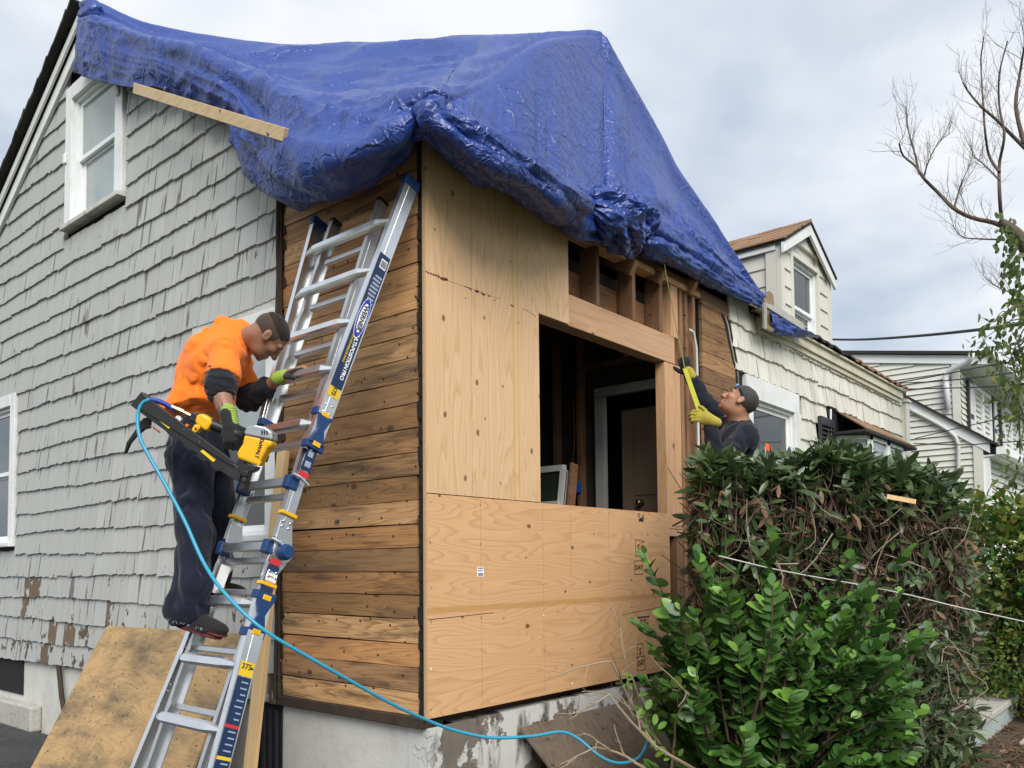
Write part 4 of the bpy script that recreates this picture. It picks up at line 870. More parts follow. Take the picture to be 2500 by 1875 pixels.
# gathered hem rolled along the front eave, the knotted bundle below the peak, and a second fold to its right
crumple_tube('rolled_hem', [FW(1052, 262, -.20), FW(1078, 280, -.30), FW(1115, 308, -.36), FW(1185, 362, -.40), FW(1265, 412, -.42), FW(1345, 462, -.40), FW(1415, 508, -.32)], [.012, .035, .07, .085, .08, .085, .075], tarp, 2, .32)
crumple_tube('gathered_bundle', [FW(1430, 485, -.20), FW(1455, 497, -.24), FW(1490, 525, -.24), FW(1518, 556, -.22), FW(1535, 588, -.16), FW(1545, 612, -.10)], [.02, .08, .115, .105, .075, .03], tarp, 7, .65, 44, 50, 1.0)
crumple_tube('gathered_bundle', [FW(1500, 490, -.14), FW(1535, 515, -.17), FW(1566, 545, -.16), FW(1572, 585, -.12)], [.03, .07, .08, .03], tarp, 12, .7, 48, 60, 1.0)
crumple_tube('lower_fold', [FW(1560, 598, -.10), FW(1585, 600, -.13), FW(1640, 626, -.13), FW(1700, 660, -.12), FW(1760, 697, -.11), FW(1800, 720, -.09)], [.03, .075, .07, .06, .05, .03], tarp, 15, .4)
pc = [FW(1866, 760, -.12), FW(1900, 775, -.14), FW(1945, 800, -.15), FW(1985, 828, -.14)]; pd = [FW(1868, 806, -.13), FW(1905, 822, -.13), FW(1950, 826, -.14), FW(1988, 828, -.14)]
Gs = np.array([catmull(np.array([a, (a+b)/2+np.array([0, -.04, 0]), b]), 16) for a, b in zip(catmull(np.array(pc), 40), catmull(np.array(pd), 40))]); Gs += .03*ridged(Gs*np.array([3, 3, 9]), 3)[..., None]*np.array([0, -1, .3])
lo2 = obj('loose_end', grid_mesh('loose_end', Gs), M['tarp'], tarp)
for (px, py, pl_, v) in ((250, 190, 'x', -.145), (402, 213, 'x', -.14), (816, 445, 'x', -.17), (1729, 658, 'y', -.17)):
    c = SW(px, py, v) if pl_ == 'x' else FW(px, py, v); n_ = np.array([-1., 0, 0]) if pl_ == 'x' else np.array([0, -1., 0])
    t1 = np.cross(n_, [0, 0, 1.]); pts = [c+.016*(math.cos(a)*t1+math.sin(a)*np.array([0, 0, 1.])) for a in np.linspace(0, 2*math.pi, 13)]
    mb = MB(); mb.tube(pts, .006, 6, False); obj('grommet', mb, M['alu'], tarp, smooth=True)
# lath holding the tarp down on the gable
la, lb2 = SW(330, 216, -.26), SW(697, 330, -.46)
lt = thing('wooden_lath', 'pale wooden batten nailed across the bottom of the blue tarp', 'batten', lb2)
mb = MB(); mb.beam(la, lb2, .075, .03, (0, .4, 1)); obj('batten', mb, M['lath_wood'], lt, bevel=.003)
# cut length of gutter left standing on the eave beside the tarp
gt = thing('cut_gutter', 'short brass-coloured cut gutter piece standing on the eave by the tarp', 'gutter', FW(1855, 800, -.1))
ga, gb, gc = FW(1853, 800, -.16), FW(1872, 742, -.20), FW(1965, 802, -.22)
mb = MB(); prof = [(0, 0), (.02, .10), (.05, .18), (.10, .24), (.15, .24), (.16, .10), (.15, 0)]
c0 = FW(1853, 800, -.12); mb.prism([c0+np.array([x, -.02, z]) for x, z in [(0, 0), (.03, .16), (.08, .30), (.16, .38), (.24, .36), (.26, .22), (.22, 0)]], (0, -.03, 0)); obj('end_cap', mb, M['copper_tan'], gt)
mb = MB(); mb.beam(c0+np.array([.05, -.04, .24]), FW(1962, 800, -.2), .10, .02, (0, .3, 1)); mb.beam(c0+np.array([.05, .05, .20]), FW(1962, 806, -.14), .015, .10, (0, .3, 1)); obj('trough', mb, M['galv'], gt)
mb = MB(); mb.beam(c0+np.array([.0, -.06, .22]), c0+np.array([-.01, -.06, -.02]), .06, .02, (1, 0, 0)); obj('bracket', mb, M['galv'], gt)
# ================================================================= LADDER
LK = .36; LT = np.array([LK, 0, 1.0])/math.hypot(1, LK); LN = np.array([-1.0, 0, LK])/math.hypot(1, LK); LY = np.array([0, 1.0, 0])
def LP(z, y, off=0.0): return np.array([-.10-LK*(3.66-z), y, z])+LN*off
def on_ladder(px, py, off=0.0):
    n = LN; d = ray(px, py); return CAM+d*((n@(LP(2, 0, off)-CAM))/(n@d))
lad = thing('ladder', 'aluminium multi-position ladder with blue joints leaning on the bare boards', 'ladder', (LP(.07, .42)))
def channel(p, q, side, depth=.082, fl=.030, th=.0045, off=0.0, mi=0):
    """C rail from p to q, web on the `side` (+1 = +y, -1 = -y) face"""
    mb = MB(); p = np.asarray(p, float)+LN*off; q = np.asarray(q, float)+LN*off; az = (q-p)/np.linalg.norm(q-p); L = np.linalg.norm(q-p); c = (p+q)/2
    ay = np.cross(LN, az); ay /= np.linalg.norm(ay); ay = ay*np.sign(ay[1]); an = np.cross(az, ay); an *= np.sign(an@LN)
    mb.obox(c+ay*side*(fl/2-th/2), an, ay, az, depth/2-th, th/2, L/2)
    for s in (-1, 1): mb.obox(c+an*s*(depth/2-th/2), an, ay, az, th/2, fl/2, L/2)
    mb.obox(c+ay*side*(fl/2)+an*.006, an, ay, az, .006, .0015, L/2)
    return mb, c, an, ay, az
YR = lambda z: np.interp(z, [.07, .75, 1.18, 1.6, 1.75, 2.2, 2.6, 3.2, 3.7], [.035, .10, .155, .172, .185, .155, .122, .04, 0.0])
YL = lambda z: np.interp(z, [.07, .62, .85, 1.25, 1.6, 1.75, 2.2, 2.74, 3.23, 3.7], [.82, .725, .69, .64, .615, .62, .625, .66, .75, .825])
rails = {}
for nm, Yf, sd_ in (('R', YR, -1), ('L', YL, 1)):
    inn = -sd_*.034
    for key, z0, z1, dy, off, dep in (('ou', 2.16, 3.66, 0, .0, .088), ('ol', .07, 1.44, 0, .0, .088)):
        mb, c, an, ay, az = channel(LP(z0, Yf(z0)), LP(z1, Yf(z1)), sd_, dep, .034, off=off); rails[nm+key] = (obj('outer_rail', mb, M['alu'], lad), c, an, ay, az)
    yi = (.205 if nm == 'R' else .60)
    mb, *_ = channel(LP(1.72, Yf(1.75)), LP(3.62, yi+(.01 if nm == 'R' else .03)), sd_, .070, .028, off=-.002); obj('inner_rail', mb, M['alu_dull'], lad)
    mb, *_ = channel(LP(.30, yi+(.0 if nm == 'R' else .04)), LP(1.60, Yf(1.6)), sd_, .070, .028, off=-.002); obj('inner_rail', mb, M['alu_dull'], lad)
    # end cap, feet
    mb = MB(); mb.obox(LP(3.675, Yf(3.68)), LN, LY, LT, .052, .024, .028); obj('end_cap', mb, M['navy'], lad, bevel=.008)
    mb = MB(); mb.obox(LP(.09, Yf(.07)), LN, LY, LT, .055, .028, .022); obj('foot', mb, M['rubber'], lad, bevel=.006)
    mb = MB(); mb.obox(LP(3.63, yi+(.01 if nm == 'R' else .03)), LN, LY, LT, .036, .016, .008); obj('inner_cap', mb, M['black'], lad)
    # sliding lock collars
    for zc in (2.27, 1.36):
        mb = MB(); y = Yf(zc); a = .052
        for dz in (-.085, .085): mb.obox(LP(zc+dz, y, .0), LN, LY, LT, .054, .026, .020)
        mb.prism([LP(zc-.075, y, 0)+np.array([0, sd_*.020, 0])+LN*k for k in (-.048, .048)]+[LP(zc, y, 0)+np.array([0, sd_*.020, 0])+LN*.020]+[LP(zc+.075, y, 0)+np.array([0, sd_*.020, 0])+LN*k for k in (.048, -.048)]+[LP(zc, y, 0)+np.array([0, sd_*.020, 0])-LN*.020], (0, sd_*.012, 0))
        lk = obj('lock_collar', mb, M['navy'], lad, bevel=.004)
        for dz in (-.078, .078): mb = MB(); mb.obox(LP(zc+dz, y, 0)+np.array([0, sd_*.031, 0]), LN, LY, LT, .022, .004, .013); obj('lock_tab', mb, M['yellow_tool'], lk, bevel=.003)
    # hinge
    zh = 1.665; y = Yf(1.66); mb = MB(); c = LP(zh, y, .0)
    hc = c-LN*.03
    mb.cyl(hc+LY*(-.016), hc+LY*.016, .058, 24); mb.prism([LP(1.80, y-.012, .036), LP(1.80, y-.012, -.036), LP(1.70, y-.012, -.075), LP(1.63, y-.012, -.075), LP(1.66, y-.012, .028)], (0, .010, 0)); mb.prism([LP(1.53, y+.003, .036), LP(1.53, y+.003, -.036), LP(1.62, y+.003, -.080), LP(1.69, y+.003, -.080), LP(1.66, y+.003, .028)], (0, .010, 0))
    hg = obj('hinge', mb, M['alu_dull'], lad, bevel=.003)
    mb = MB(); s_ = sd_ if nm == 'R' else -1
    mb.cyl(hc+LY*s_*.017, hc+LY*s_*.045, .040, 20); mb.cyl(hc+LY*s_*.045, hc+LY*s_*.060, .034, 20); obj('hinge_knob', mb, M['navy'] if nm == 'R' else M['alu_dull'], hg, bevel=.006)
    for zb in (1.84, 1.50):
        mb = MB(); mb.obox(LP(zb, Yf(zb)), LN, LY, LT, .045, .021, .009); obj('band', mb, M['yellow_tool'], lad, bevel=.003)
    for zb in (1.80, 1.775, 1.56, 1.535, 2.36, 2.40, 2.50, 2.54, 1.22, 1.18, 1.00, .97):
        for o_ in (-.02, .02): 
            mb = MB(); c = LP(zb, Yf(zb), o_)+np.array([0, sd_*.017, 0]); mb.cyl(c, c+np.array([0, sd_*.006, 0]), .0065, 8); obj('rivet', mb, M['alu'], lad, smooth=True)
# rungs
def wide_rung(z, ya, yb):
    mb = MB(); f = .058; pts = []
    for k in range(17):
        t = k/16; y = yb+(ya-yb)*t; e = min(t, 1-t)*2
        pts.append(LP(z, y, .030+.022*min(1, e*4)))
    n = len(pts); vs = []
    for k, p in enumerate(pts):
        e = min(1, min(k, n-1-k)/2.5); hw = .012+.015*e; dp = .014+.004*e
        prof = [(-1, -.9), (-1, .5), (-.6, 1), (.6, 1), (1, .5), (1, -.9)]
        vs += [p+LT*a*hw*1.0+LN*b*dp for a, b in prof]
    m_ = 6; fs = [(i*m_+k, (i+1)*m_+k, (i+1)*m_+(k+1) % m_, i*m_+(k+1) % m_) for i in range(n-1) for k in range(m_)]+[tuple(range(m_)), tuple((n-1)*m_+k for k in range(m_))[::-1]]
    mb.add(vs, fs); return mb
zr = [on_ladder(*p, .03)[2] for p in ((950, 546), (903, 668), (855, 792), (805, 908), (752, 1042))]
for z in zr:
    ya, yb = YR(z)+.008, YL(z)-.008; obj('rung', wide_rung(z, ya, yb), M['alu'], lad)
    mb = MB(); zi = z-.075; mb.beam(LP(zi, .225, -.008), LP(zi, .60, -.008), .032, .030, LT); obj('inner_rung', mb, M['alu_dull'], lad, bevel=.005)
zlow = [on_ladder(*p, .03)[2] for p in ((588, 1478), (545, 1625), (500, 1780))]; zlow += [zlow[-1]-.29]
for i, z in enumerate(zlow):
    ya, yb = YR(z)+.008, YL(z)-.008; obj('rung', wide_rung(z, ya, yb), M['alu'], lad)
    if i < 3: mb = MB(); zi = z+.06; mb.beam(LP(zi, .225, -.008), LP(zi, .61, -.008), .030, .030, LT); obj('inner_rung', mb, M['alu_dull'], lad, bevel=.005)
for (px, py) in ((700, 1185), (640, 1342)):
    z = on_ladder(px, py, .03)[2]; ya, yb = YR(z)+.02, YL(z)-.02
    mb = MB(); mb.beam(LP(z, ya, .045), LP(z, yb, .045), .045, .026, LT); mb.beam(LP(z-.05, ya+.01, -.01), LP(z-.05, yb-.01, -.01), .03, .03, LT); rg = obj('flat_rung', mb, M['alu_dull'], lad, bevel=.004)
    for y in (ya, yb):
        mb = MB(); mb.obox(LP(z, y, .030), LN, LY, LT, .034, .022, .034); obj('rung_bracket', mb, M['navy'], rg, bevel=.006)
    mb = MB(); mb.tube([LP(z+.035, ya-.035, .055), LP(z+.030, ya-.047, .02), LP(z+.012, ya-.047, -.04)], .008, 8); obj('release_bar', mb, M['alu'], rg)
# printed labels on the outside of the right rail
def rail_frame(key): o, c, an, ay, az = rails[key]; return o, c, an, -ay if ay[1] > 0 else ay, az
def on_rail(z, off, key='Rou', lift=.0185):
    o, c, an, ay, az = rails[key]; p0 = c+az*((z-c[2])/az[2]); return p0+an*off-ay*lift
def decal_plate(key, z0, z1, o0, o1, mat, name='label', lift=.0188, parent=None):
    o, c, an, ay, az = rails[key]; mb = MB(); a = [on_rail(z0, o0, key, lift), on_rail(z0, o1, key, lift), on_rail(z1, o1, key, lift), on_rail(z1, o0, key, lift)]
    mb.prism(a, -ay*.0008); return obj(name, mb, mat, parent or o)
def decal_text(key, txt, z, off, size, mat, parent, lift=.0200, bold=0.0, flip=False, spacing=1.0):
    o, c, an, ay, az = rails[key]; xd, yd = (-az, -an) if not flip else (az, an); n_ = np.cross(xd, yd)
    p = on_rail(z, off, key, lift); me = text_mesh(txt, size, .0004, bold, spacing); me.materials.append(mat); return obj('label_text', me, None, parent, frameM(p, xd, yd, n_))
zA, zB = on_rail(3.12, 0)[2], 2.42
zl1 = on_ladder(945, 622)[2]; zl0 = on_ladder(822, 945)[2]
lab = decal_plate('Rou', zl0, zl1, -.036, .036, M['navy_label'])
zc = (zl1+zl0)/2; H_ = zl1-zl0
mb = MB(); zz0 = zl1-.085; a_ = [on_rail(zz0+.03, -.026, 'Rou', .0199), on_rail(zz0+.03, .012, 'Rou', .0199), on_rail(zz0-.03+.085-.02, .012, 'Rou', .0199), on_rail(zz0+.065, -.026, 'Rou', .0199)]
decal_plate('Rou', zl1-.075, zl1-.025, -.028, .014, M['white_ink'], 'barcode_sticker', .0197, lab)
for i in range(9): decal_plate('Rou', zl1-.068, zl1-.032, -.024+i*.004, -.022+i*.004, M['black_ink'], 'barcode_bar', .0206, lab)
for i in range(8): decal_plate('Rou', zl1-.13-i*.021, zl1-.118-i*.021, -.03+.006*random.random(), .012+.012*random.random(), M['grey_ink'], 'small_print', .0197, lab)
def oval(z, off, a, b, mat, lift):
    o, c, an, ay, az = rails['Rou']; cc = on_rail(z, off, 'Rou', lift); mb = MB(); mb.prism([cc+az*a*math.cos(t)+an*b*math.sin(t) for t in np.linspace(0, 2*math.pi, 36, endpoint=False)], -ay*.0006); return obj('logo_oval', mb, mat, lab)
zo = on_ladder(888, 775)[2]
oval(zo, 0, .118, .033, M['white_ink'], .0197); oval(zo, 0, .112, .030, M['blue_ink'], .0204); oval(zo, 0, .085, .0225, M['white_ink'], .0211)
decal_text('Rou', 'WERNER', zo, 0, .037, M['black_ink'], lab, .0222, .0012, spacing=1.0)
zm = on_ladder(848, 868)[2]
decal_text('Rou', 'MULTI-POSITION PRO', zm+.005, -.010, .031, M['white_ink'], lab, .0205, .0008, spacing=.92); decal_text('Rou', 'WITH POWERLITE RAILS', zm+.04, .016, .016, M['yellow_ink'], lab, .0205, .0004)
y_ = decal_plate('Rou', zl0-.052, zl0-.002, -.036, .036, M['yellow_ink']); decal_text('Rou', '375', zl0-.02, .004, .034, M['black_ink'], y_, .0205, .0008)
z1 = on_ladder(770, 1075)[2]; z0 = on_ladder(735, 1160)[2]
rl = 'Rou'
# lower labels sit on the inner upper rail below the collar and on the base rail
def plate_free(z0, z1, Yf, o0, o1, mat, name, parent, lift=.0175):
    pts = [LP(z, Yf(z)-lift, o) for z, o in ((z0, o0), (z0, o1), (z1, o1), (z1, o0))]; mb = MB(); mb.prism(pts, (0, -.0008, 0)); return obj(name, mb, mat, parent)
lb_ = plate_free(z0+.02, z1, YR, -.030, .030, M['navy_label'], 'label', lad)
for i in range(4): plate_free(z0+.04+i*.05, z0+.068+i*.05, YR, -.018+.004*(i % 2), .016, M['grey_ink'], 'pictogram', lb_, .0186)
plate_free(z0-.012, z0+.014, YR, -.030, .030, M['red_ink'], 'warning_strip', lad)
zw1, zw0 = on_ladder(690, 1365)[2], on_ladder(660, 1445)[2]
lb_ = plate_free(zw0, zw1-.03, YR, -.030, .030, M['navy_label'], 'label', lad); plate_free(zw1-.028, zw1, YR, -.030, .030, M['red_ink'], 'warning_strip', lad); plate_free((zw0+zw1)/2-.03, (zw0+zw1)/2+.012, YR, -.030, .030, M['white_ink'], 'label_panel', lb_, .0186)
for i in range(3): plate_free(zw1-.07-i*.02, zw1-.06-i*.02, YR, -.022, .022, M['yellow_ink' if i else 'grey_ink'], 'small_print', lb_, .0186)
zq1, zq0 = on_ladder(612, 1618)[2], .62
yl = decal_plate('Rol', zq1-.062, zq1, -.036, .036, M['yellow_ink'])
def text_up(key, txt, z, off, size, mat, parent):
    o, c, an, ay, az = rails[key]; p = on_rail(z, off, key, .0202); me = text_mesh(txt, size, .0004, .0006); me.materials.append(mat); return obj('label_text', me, None, parent, frameM(p, -an, az, -ay))
text_up('Rol', '375', zq1-.022, 0.004, .036, M['black_ink'], yl); text_up('Rol', 'lb', zq1-.024, -.027, .018, M['black_ink'], yl)
nb_ = decal_plate('Rol', .16, zq1-.066, -.036, .036, M['navy_label'])
for i in range(20):
    z = zq1-.085-i*.026
    if z < .2: break
    mt = {7: 'red_ink', 12: 'yellow_ink', 15: 'yellow_ink'}.get(i, 'grey_ink'); decal_plate('Rol', z-.014 if mt != 'grey_ink' else z-.006, z, -.036 if mt != 'grey_ink' else -.026, .036 if mt != 'grey_ink' else random.uniform(.0, .024), M[mt], 'small_print', .0197, nb_)
plate_free(on_ladder(545, 1440)[2]-.02, on_ladder(545, 1440)[2]+.12, lambda z: YL(z)-.02, -.028, .028, M['white_ink'], 'label', lad)

# ================================================================= TIMBER LEANING ABOUT
tp, mid = SW(692, 1103, -.05), SW(640, 1600, -.28)
dirn = (mid-tp)/np.linalg.norm(mid-tp); bt = tp+dirn*((.09-tp[2])/dirn[2])
st = thing('loose_stud', 'yellow new stud standing upright behind the ladder against the wall', 'lumber', bt)
mb = MB(); L_ = np.linalg.norm(tp-bt); mb.box((-.045, -.019, 0), (.045, .019, L_)); az = (tp-bt)/L_; ax = np.array([0, 1.0, 0])-az*az[1]; ax /= np.linalg.norm(ax); ay = np.cross(az, ax)
obj('stud', mb, M['lumber_yellow'], st, frameM(bt, ax, ay, az), bevel=.003)
TL, TR = SW(264, 1530, -.05), SW(600, 1551, -.05); BLp = GD(60, 1915, .075)
ws = thing('plywood_sheet', 'weathered yellowish plywood sheet leaning on the shingles behind the ladder', 'plywood', BLp)
ex = TR-TL; W_ = np.linalg.norm(ex); ex /= W_; ez = TL-BLp; ez_n = ez/np.linalg.norm(ez); nn = np.cross(ex, ez_n); nn /= np.linalg.norm(nn)
mb = MB(); TR2 = SW(600, 1551, -.05); mb.prism([BLp, BLp+(TR2-TL), TR2, TL+ex*.03, TL-ez_n*.03], nn*.016); obj('sheet', mb, M['ply_weathered'], ws)
ta, tb, tc = FW(1266, 1780, -.03), FW(1557, 1706, -.03), FW(1330, 1915, -.5)
tc = np.array([ta[0]+.18, -.42, .06]); w2 = thing('plywood_offcut', 'dark grey weathered plywood offcut leaning on the front foundation', 'plywood', tc)
ex = tb-ta; W_ = np.linalg.norm(ex); ex /= W_; ez = ta-tc; H2 = np.linalg.norm(ez); ez /= H2; nn = np.cross(ex, ez); nn /= np.linalg.norm(nn)
mb = MB(); mb.prism([tc, tc+(tb-ta), tb, ta], nn*.014); obj('sheet', mb, M['ply_grey'], w2)
# ================================================================= AIR HOSE
hp = [(430, 1003, 4.02), (400, 985, 4.0), (368, 976, 3.98), (345, 988, 3.98), (336, 1020, 3.97), (340, 1062, 3.95), (356, 1100, 3.93), (402, 1180, 3.9), (450, 1270, 3.86), (498, 1375, 3.8), (552, 1452, 3.72), (640, 1535, 3.68), (760, 1608, 3.8), (862, 1666, 3.95), (960, 1720, 4.12), (1040, 1757, 4.28), (1110, 1783, 4.40), (1200, 1801, 4.5), (1300, 1797, 4.62), (1368, 1787, 4.70), (1410, 1802, 4.72), (1465, 1846, 4.7), (1512, 1863, 4.72), (1558, 1850, 4.85), (1580, 1812, 5.0), (1584, 1775, 5.1), (1592, 1762, 5.2), (1640, 1760, 5.4), (1680, 1800, 5.5), (1760, 1960, 5.4)]
H3 = catmull(np.array([DW(*p) for p in hp]), 240)
hs = thing('air_hose', 'bright blue air hose looping from the nailer across the corner', 'hose', H3[-1])
mb = MB(); mb.tube(H3[14:], .0088, 10); obj('hose', mb, M['hose'], hs, smooth=True); mb = MB(); mb.tube(H3[:18], .0125, 10); obj('strain_relief', mb, M['hose_dark'], hs, smooth=True)
# ================================================================= NAIL GUN
FD = FWD
def pp(pts, w_): return [DW(x, y, w_) for x, y in pts]
def gpx(x, y): return (300+x*.2713, 730+y*.2713)
ng = thing('nail_gun', 'yellow and black framing nailer held low beside the ladder', 'nail gun', DW(600, 1160, 4.0))
def slabp(pts, w0, w1, mat, name, parent=ng, bev=.004, px=gpx):
    mb = MB(); q = [px(*p) for p in pts]; a = [DW(x, y, w0) for x, y in q]; mb.prism(a, FD*(w1-w0)); return obj(name, mb, mat, parent, bevel=bev)
mag = slabp([(65, 955), (165, 830), (245, 905), (985, 1465), (1075, 1545), (1045, 1640), (960, 1610)], 3.98, 4.03, M['black_tool'], 'magazine')
slabp([(150, 985), (240, 900), (985, 1455), (1000, 1510), (960, 1490)], 3.972, 3.979, M['black_tool'], 'magazine_rail', mag, .002)
for (x, y) in ((455, 1240), (585, 1335), (705, 1430), (830, 1520)):
    slabp([(x-42, y-32), (x-22, y-32), (x+40, y+14), (x+42, y+30), (x+20, y+28), (x-40, y-14)], 3.9765, 3.9795, M['black'], 'slot', mag, 0)
for (x, y) in ((365, 1110), (765, 1410)):
    slabp([(x-70, y-40), (x-45, y-55), (x+70, y+38), (x+48, y+58)], 3.9745, 3.9775, M['yellow_ink'], 'rating_label', mag, 0)
for (x, y) in ((690, 1280), (915, 1450), (938, 1465), (548, 1172), (265, 1160)):
    c = DW(*gpx(x, y), 3.972); mb = MB(); mb.cyl(c, c+FD*.012, .0035, 8); obj('bolt', mb, M['alu'], mag)
body = slabp([(1090, 1215), (1345, 1275), (1340, 1320), (1300, 1345), (1215, 1500), (1150, 1480), (1030, 1435), (1022, 1380), (1075, 1300)], 3.965, 4.055, M['yellow_tool'], 'housing', ng, .014)
slabp([(1088, 1195), (1120, 1150), (1190, 1132), (1280, 1150), (1340, 1195), (1345, 1270), (1095, 1222)], 3.96, 4.06, M['grey_cast'], 'exhaust_cap', ng, .012)
for x in (1245, 1268, 1291): slabp([(x, 1180), (x+12, 1182), (x+12, 1222), (x, 1220)], 3.957, 3.963, M['black'], 'exhaust_slot', body, 0)
slabp([(1020, 1450), (1060, 1440), (1150, 1490), (1210, 1510), (1180, 1545), (1130, 1560), (1110, 1640), (1090, 1720), (1030, 1720), (1075, 1600), (1040, 1540)], 3.975, 4.04, M['black_tool'], 'nosepiece')
for (x, y, r) in ((1100, 1570, .018), (1085, 1630, .016), (1100, 1455, .014)): c = DW(*gpx(x, y), 3.968); mb = MB(); mb.cyl(c, c+FD*.03, r*.8, 12); obj('adjuster', mb, M['black_tool'], ng, bevel=.003)
slabp([(1235, 1455), (1200, 1490), (1225, 1500), (1240, 1475)], 3.955, 3.975, M['yellow_tool'], 'rivet_tab', ng, .002)
h0, h1 = DW(*gpx(700, 1090), 4.01), DW(*gpx(1085, 1240), 4.01); mb = MB(); mb.tube([h0, h0+(h1-h0)*.3, h0+(h1-h0)*.7, h1], [.030, .026, .025, .030], 12); obj('handle', mb, M['black_tool'], ng, smooth=True)
slabp([(660, 1035), (720, 1030), (790, 1075), (795, 1120), (760, 1175), (740, 1190), (690, 1150), (640, 1110)], 3.975, 4.045, M['yellow_tool'], 'end_cap', ng, .012)
slabp([(615, 1170), (645, 1125), (695, 1135), (690, 1165), (655, 1205), (620, 1190)], 3.968, 4.02, M['yellow_tool'], 'cap_lug', ng, .006)
c = DW(*gpx(655, 1168), 3.965); mb = MB(); mb.cyl(c, c+FD*.01, .0055, 10); obj('bolt', mb, M['black'], ng)
slabp([(590, 1060), (620, 1015), (670, 1030), (650, 1110), (600, 1100)], 3.985, 4.04, M['black_tool'], 'air_plug', ng, .006)
mb = MB(); f0, f1 = DW(*gpx(440, 970), 4.015), DW(*gpx(620, 1055), 4.015); mb.tube([f0, f0+(f1-f0)*.3, f0+(f1-f0)*.31, f0+(f1-f0)*.6, f0+(f1-f0)*.61, f1], [.013, .013, .016, .016, .011, .011], 10); obj('coupler', mb, M['brass'], ng)
c = DW(*gpx(498, 1075), 4.02); mb = MB(); mb.cyl(c, c+FD*.02, .015, 16); obj('depth_wheel', mb, M['white_ink'], ng)
c = DW(*gpx(575, 1135), 3.99); mb = MB(); mb.cyl(c, c+FD*.02, .007, 12); obj('selector', mb, M['orange_plastic'], ng)
for i, (x, y) in enumerate(((265, 1165), (335, 1150))): slabp([(x-25, y-25), (x, y-20), (x+70, y+30), (x+60, y+40)], 4.032, 4.04, M['orange_plastic'], 'nail_strip', ng, 0)
slabp([(245, 1060), (180, 1070), (120, 1160), (30, 1290), (5, 1390), (20, 1390), (60, 1300), (110, 1240), (190, 1170), (240, 1160)], 4.06, 4.085, M['black_tool'], 'rafter_hook', ng, .004)
mb0 = text_mesh('DeWALT', .0245, .0006, .0007); mb0.materials.append(M['black_ink']); a_, b_ = np.array(gpx(1245, 1285)), np.array(gpx(1210, 1400)); P0, P1 = DW(*a_, 3.9635), DW(*b_, 3.9635); xd = (P1-P0)/np.linalg.norm(P1-P0); nz = -FD; yd = np.cross(nz, xd); obj('brand_text', mb0, None, body, frameM((P0+P1)/2, xd, yd, nz))
# ================================================================= PEOPLE (signed-distance bodies, one continuous skin each)
class SDF:
    def __init__(s): s.p = []
    def cone(s, a, ra, b, rb, k=.02): s.p.append(('c', np.asarray(a, float), ra, np.asarray(b, float), rb, k)); return s
    def chain(s, pts, k=.02):
        for (a, ra), (b, rb) in zip(pts[:-1], pts[1:]): s.cone(a, ra, b, rb, k)
        return s
    def ell(s, c, r, ax=None, k=.02, sub=False): s.p.append(('s' if sub else 'e', np.asarray(c, float), np.asarray(r, float), np.eye(3) if ax is None else np.asarray(ax, float), None, k)); return s
    def cutp(s, c, n): s.p.append(('h', np.asarray(c, float), np.asarray(n, float)/np.linalg.norm(n), None, None, 0)); return s   # keep side where (p-c).n < 0
    def bounds(s):
        lo, hi = [], []
        for q in s.p:
            if q[0] == 'c':
                for c, r in ((q[1], q[2]), (q[3], q[4])): lo.append(c-r); hi.append(c+r)
            elif q[0] == 'e': r = q[2].max(); lo.append(q[1]-r); hi.append(q[1]+r)
        return np.min(lo, 0), np.max(hi, 0)
    def eval(s, P):
        d = None
        for q in s.p:
            if q[0] == 'c':
                a, ra, b, rb, k = q[1:]; ab = b-a; h = np.clip(((P-a)@ab)/max(ab@ab, 1e-9), 0, 1); v = np.linalg.norm(P-a-h[..., None]*ab, axis=-1)-(ra+(rb-ra)*h)
            elif q[0] in 'es':
                c, r, ax, _, k = q[1:]; L = (P-c)@ax.T; k0 = np.linalg.norm(L/r, axis=-1); k1 = np.linalg.norm(L/(r*r), axis=-1)+1e-9; v = k0*(k0-1)/k1
            elif q[0] == 'h': d = np.maximum(d, (P-q[1])@q[2]); continue
            if d is None: d = v
            elif q[0] == 's': h = np.clip(.5-.5*(d+v)/max(k, 1e-6), 0, 1); d = d*(1-h)+(-v)*h+k*h*(1-h)
            else: h = np.clip(.5+.5*(v-d)/max(k, 1e-6), 0, 1); d = v*(1-h)+d*h-k*h*(1-h)
        return d
    def mesh(s, name, res=.007, fold=None):
        lo, hi = s.bounds(); lo = lo-.03; hi = hi+.03; B = 8; nb_ = np.ceil((hi-lo)/(res*B)).astype(int)
        ctr = lo+(np.stack(np.meshgrid(*[np.arange(k) for k in nb_], indexing='ij'), -1)*B+(B-1)/2)*res       # only blocks near the surface are sampled finely
        dc = s.eval(ctr); live = np.abs(dc) < res*B*1.35+.02; D = np.broadcast_to(dc[:, :, :, None, None, None], (*nb_, B, B, B)).astype(np.float32).copy()
        off = np.stack(np.meshgrid(*[np.arange(B)-(B-1)/2]*3, indexing='ij'), -1)*res; cl = ctr[live]; out = np.empty((len(cl), B, B, B), np.float32)
        for i in range(0, len(cl), 256):
            P = cl[i:i+256, None, None, None]+off; d = s.eval(P)
            if fold is not None:
                m = np.abs(d) < .035; d = d.copy(); d[m] = d[m]+fold(P[m])
            out[i:i+256] = d
        D[live] = out; D = D.transpose(0, 3, 1, 4, 2, 5).reshape(nb_*B)
        return surface_nets(name, D, lo, res)
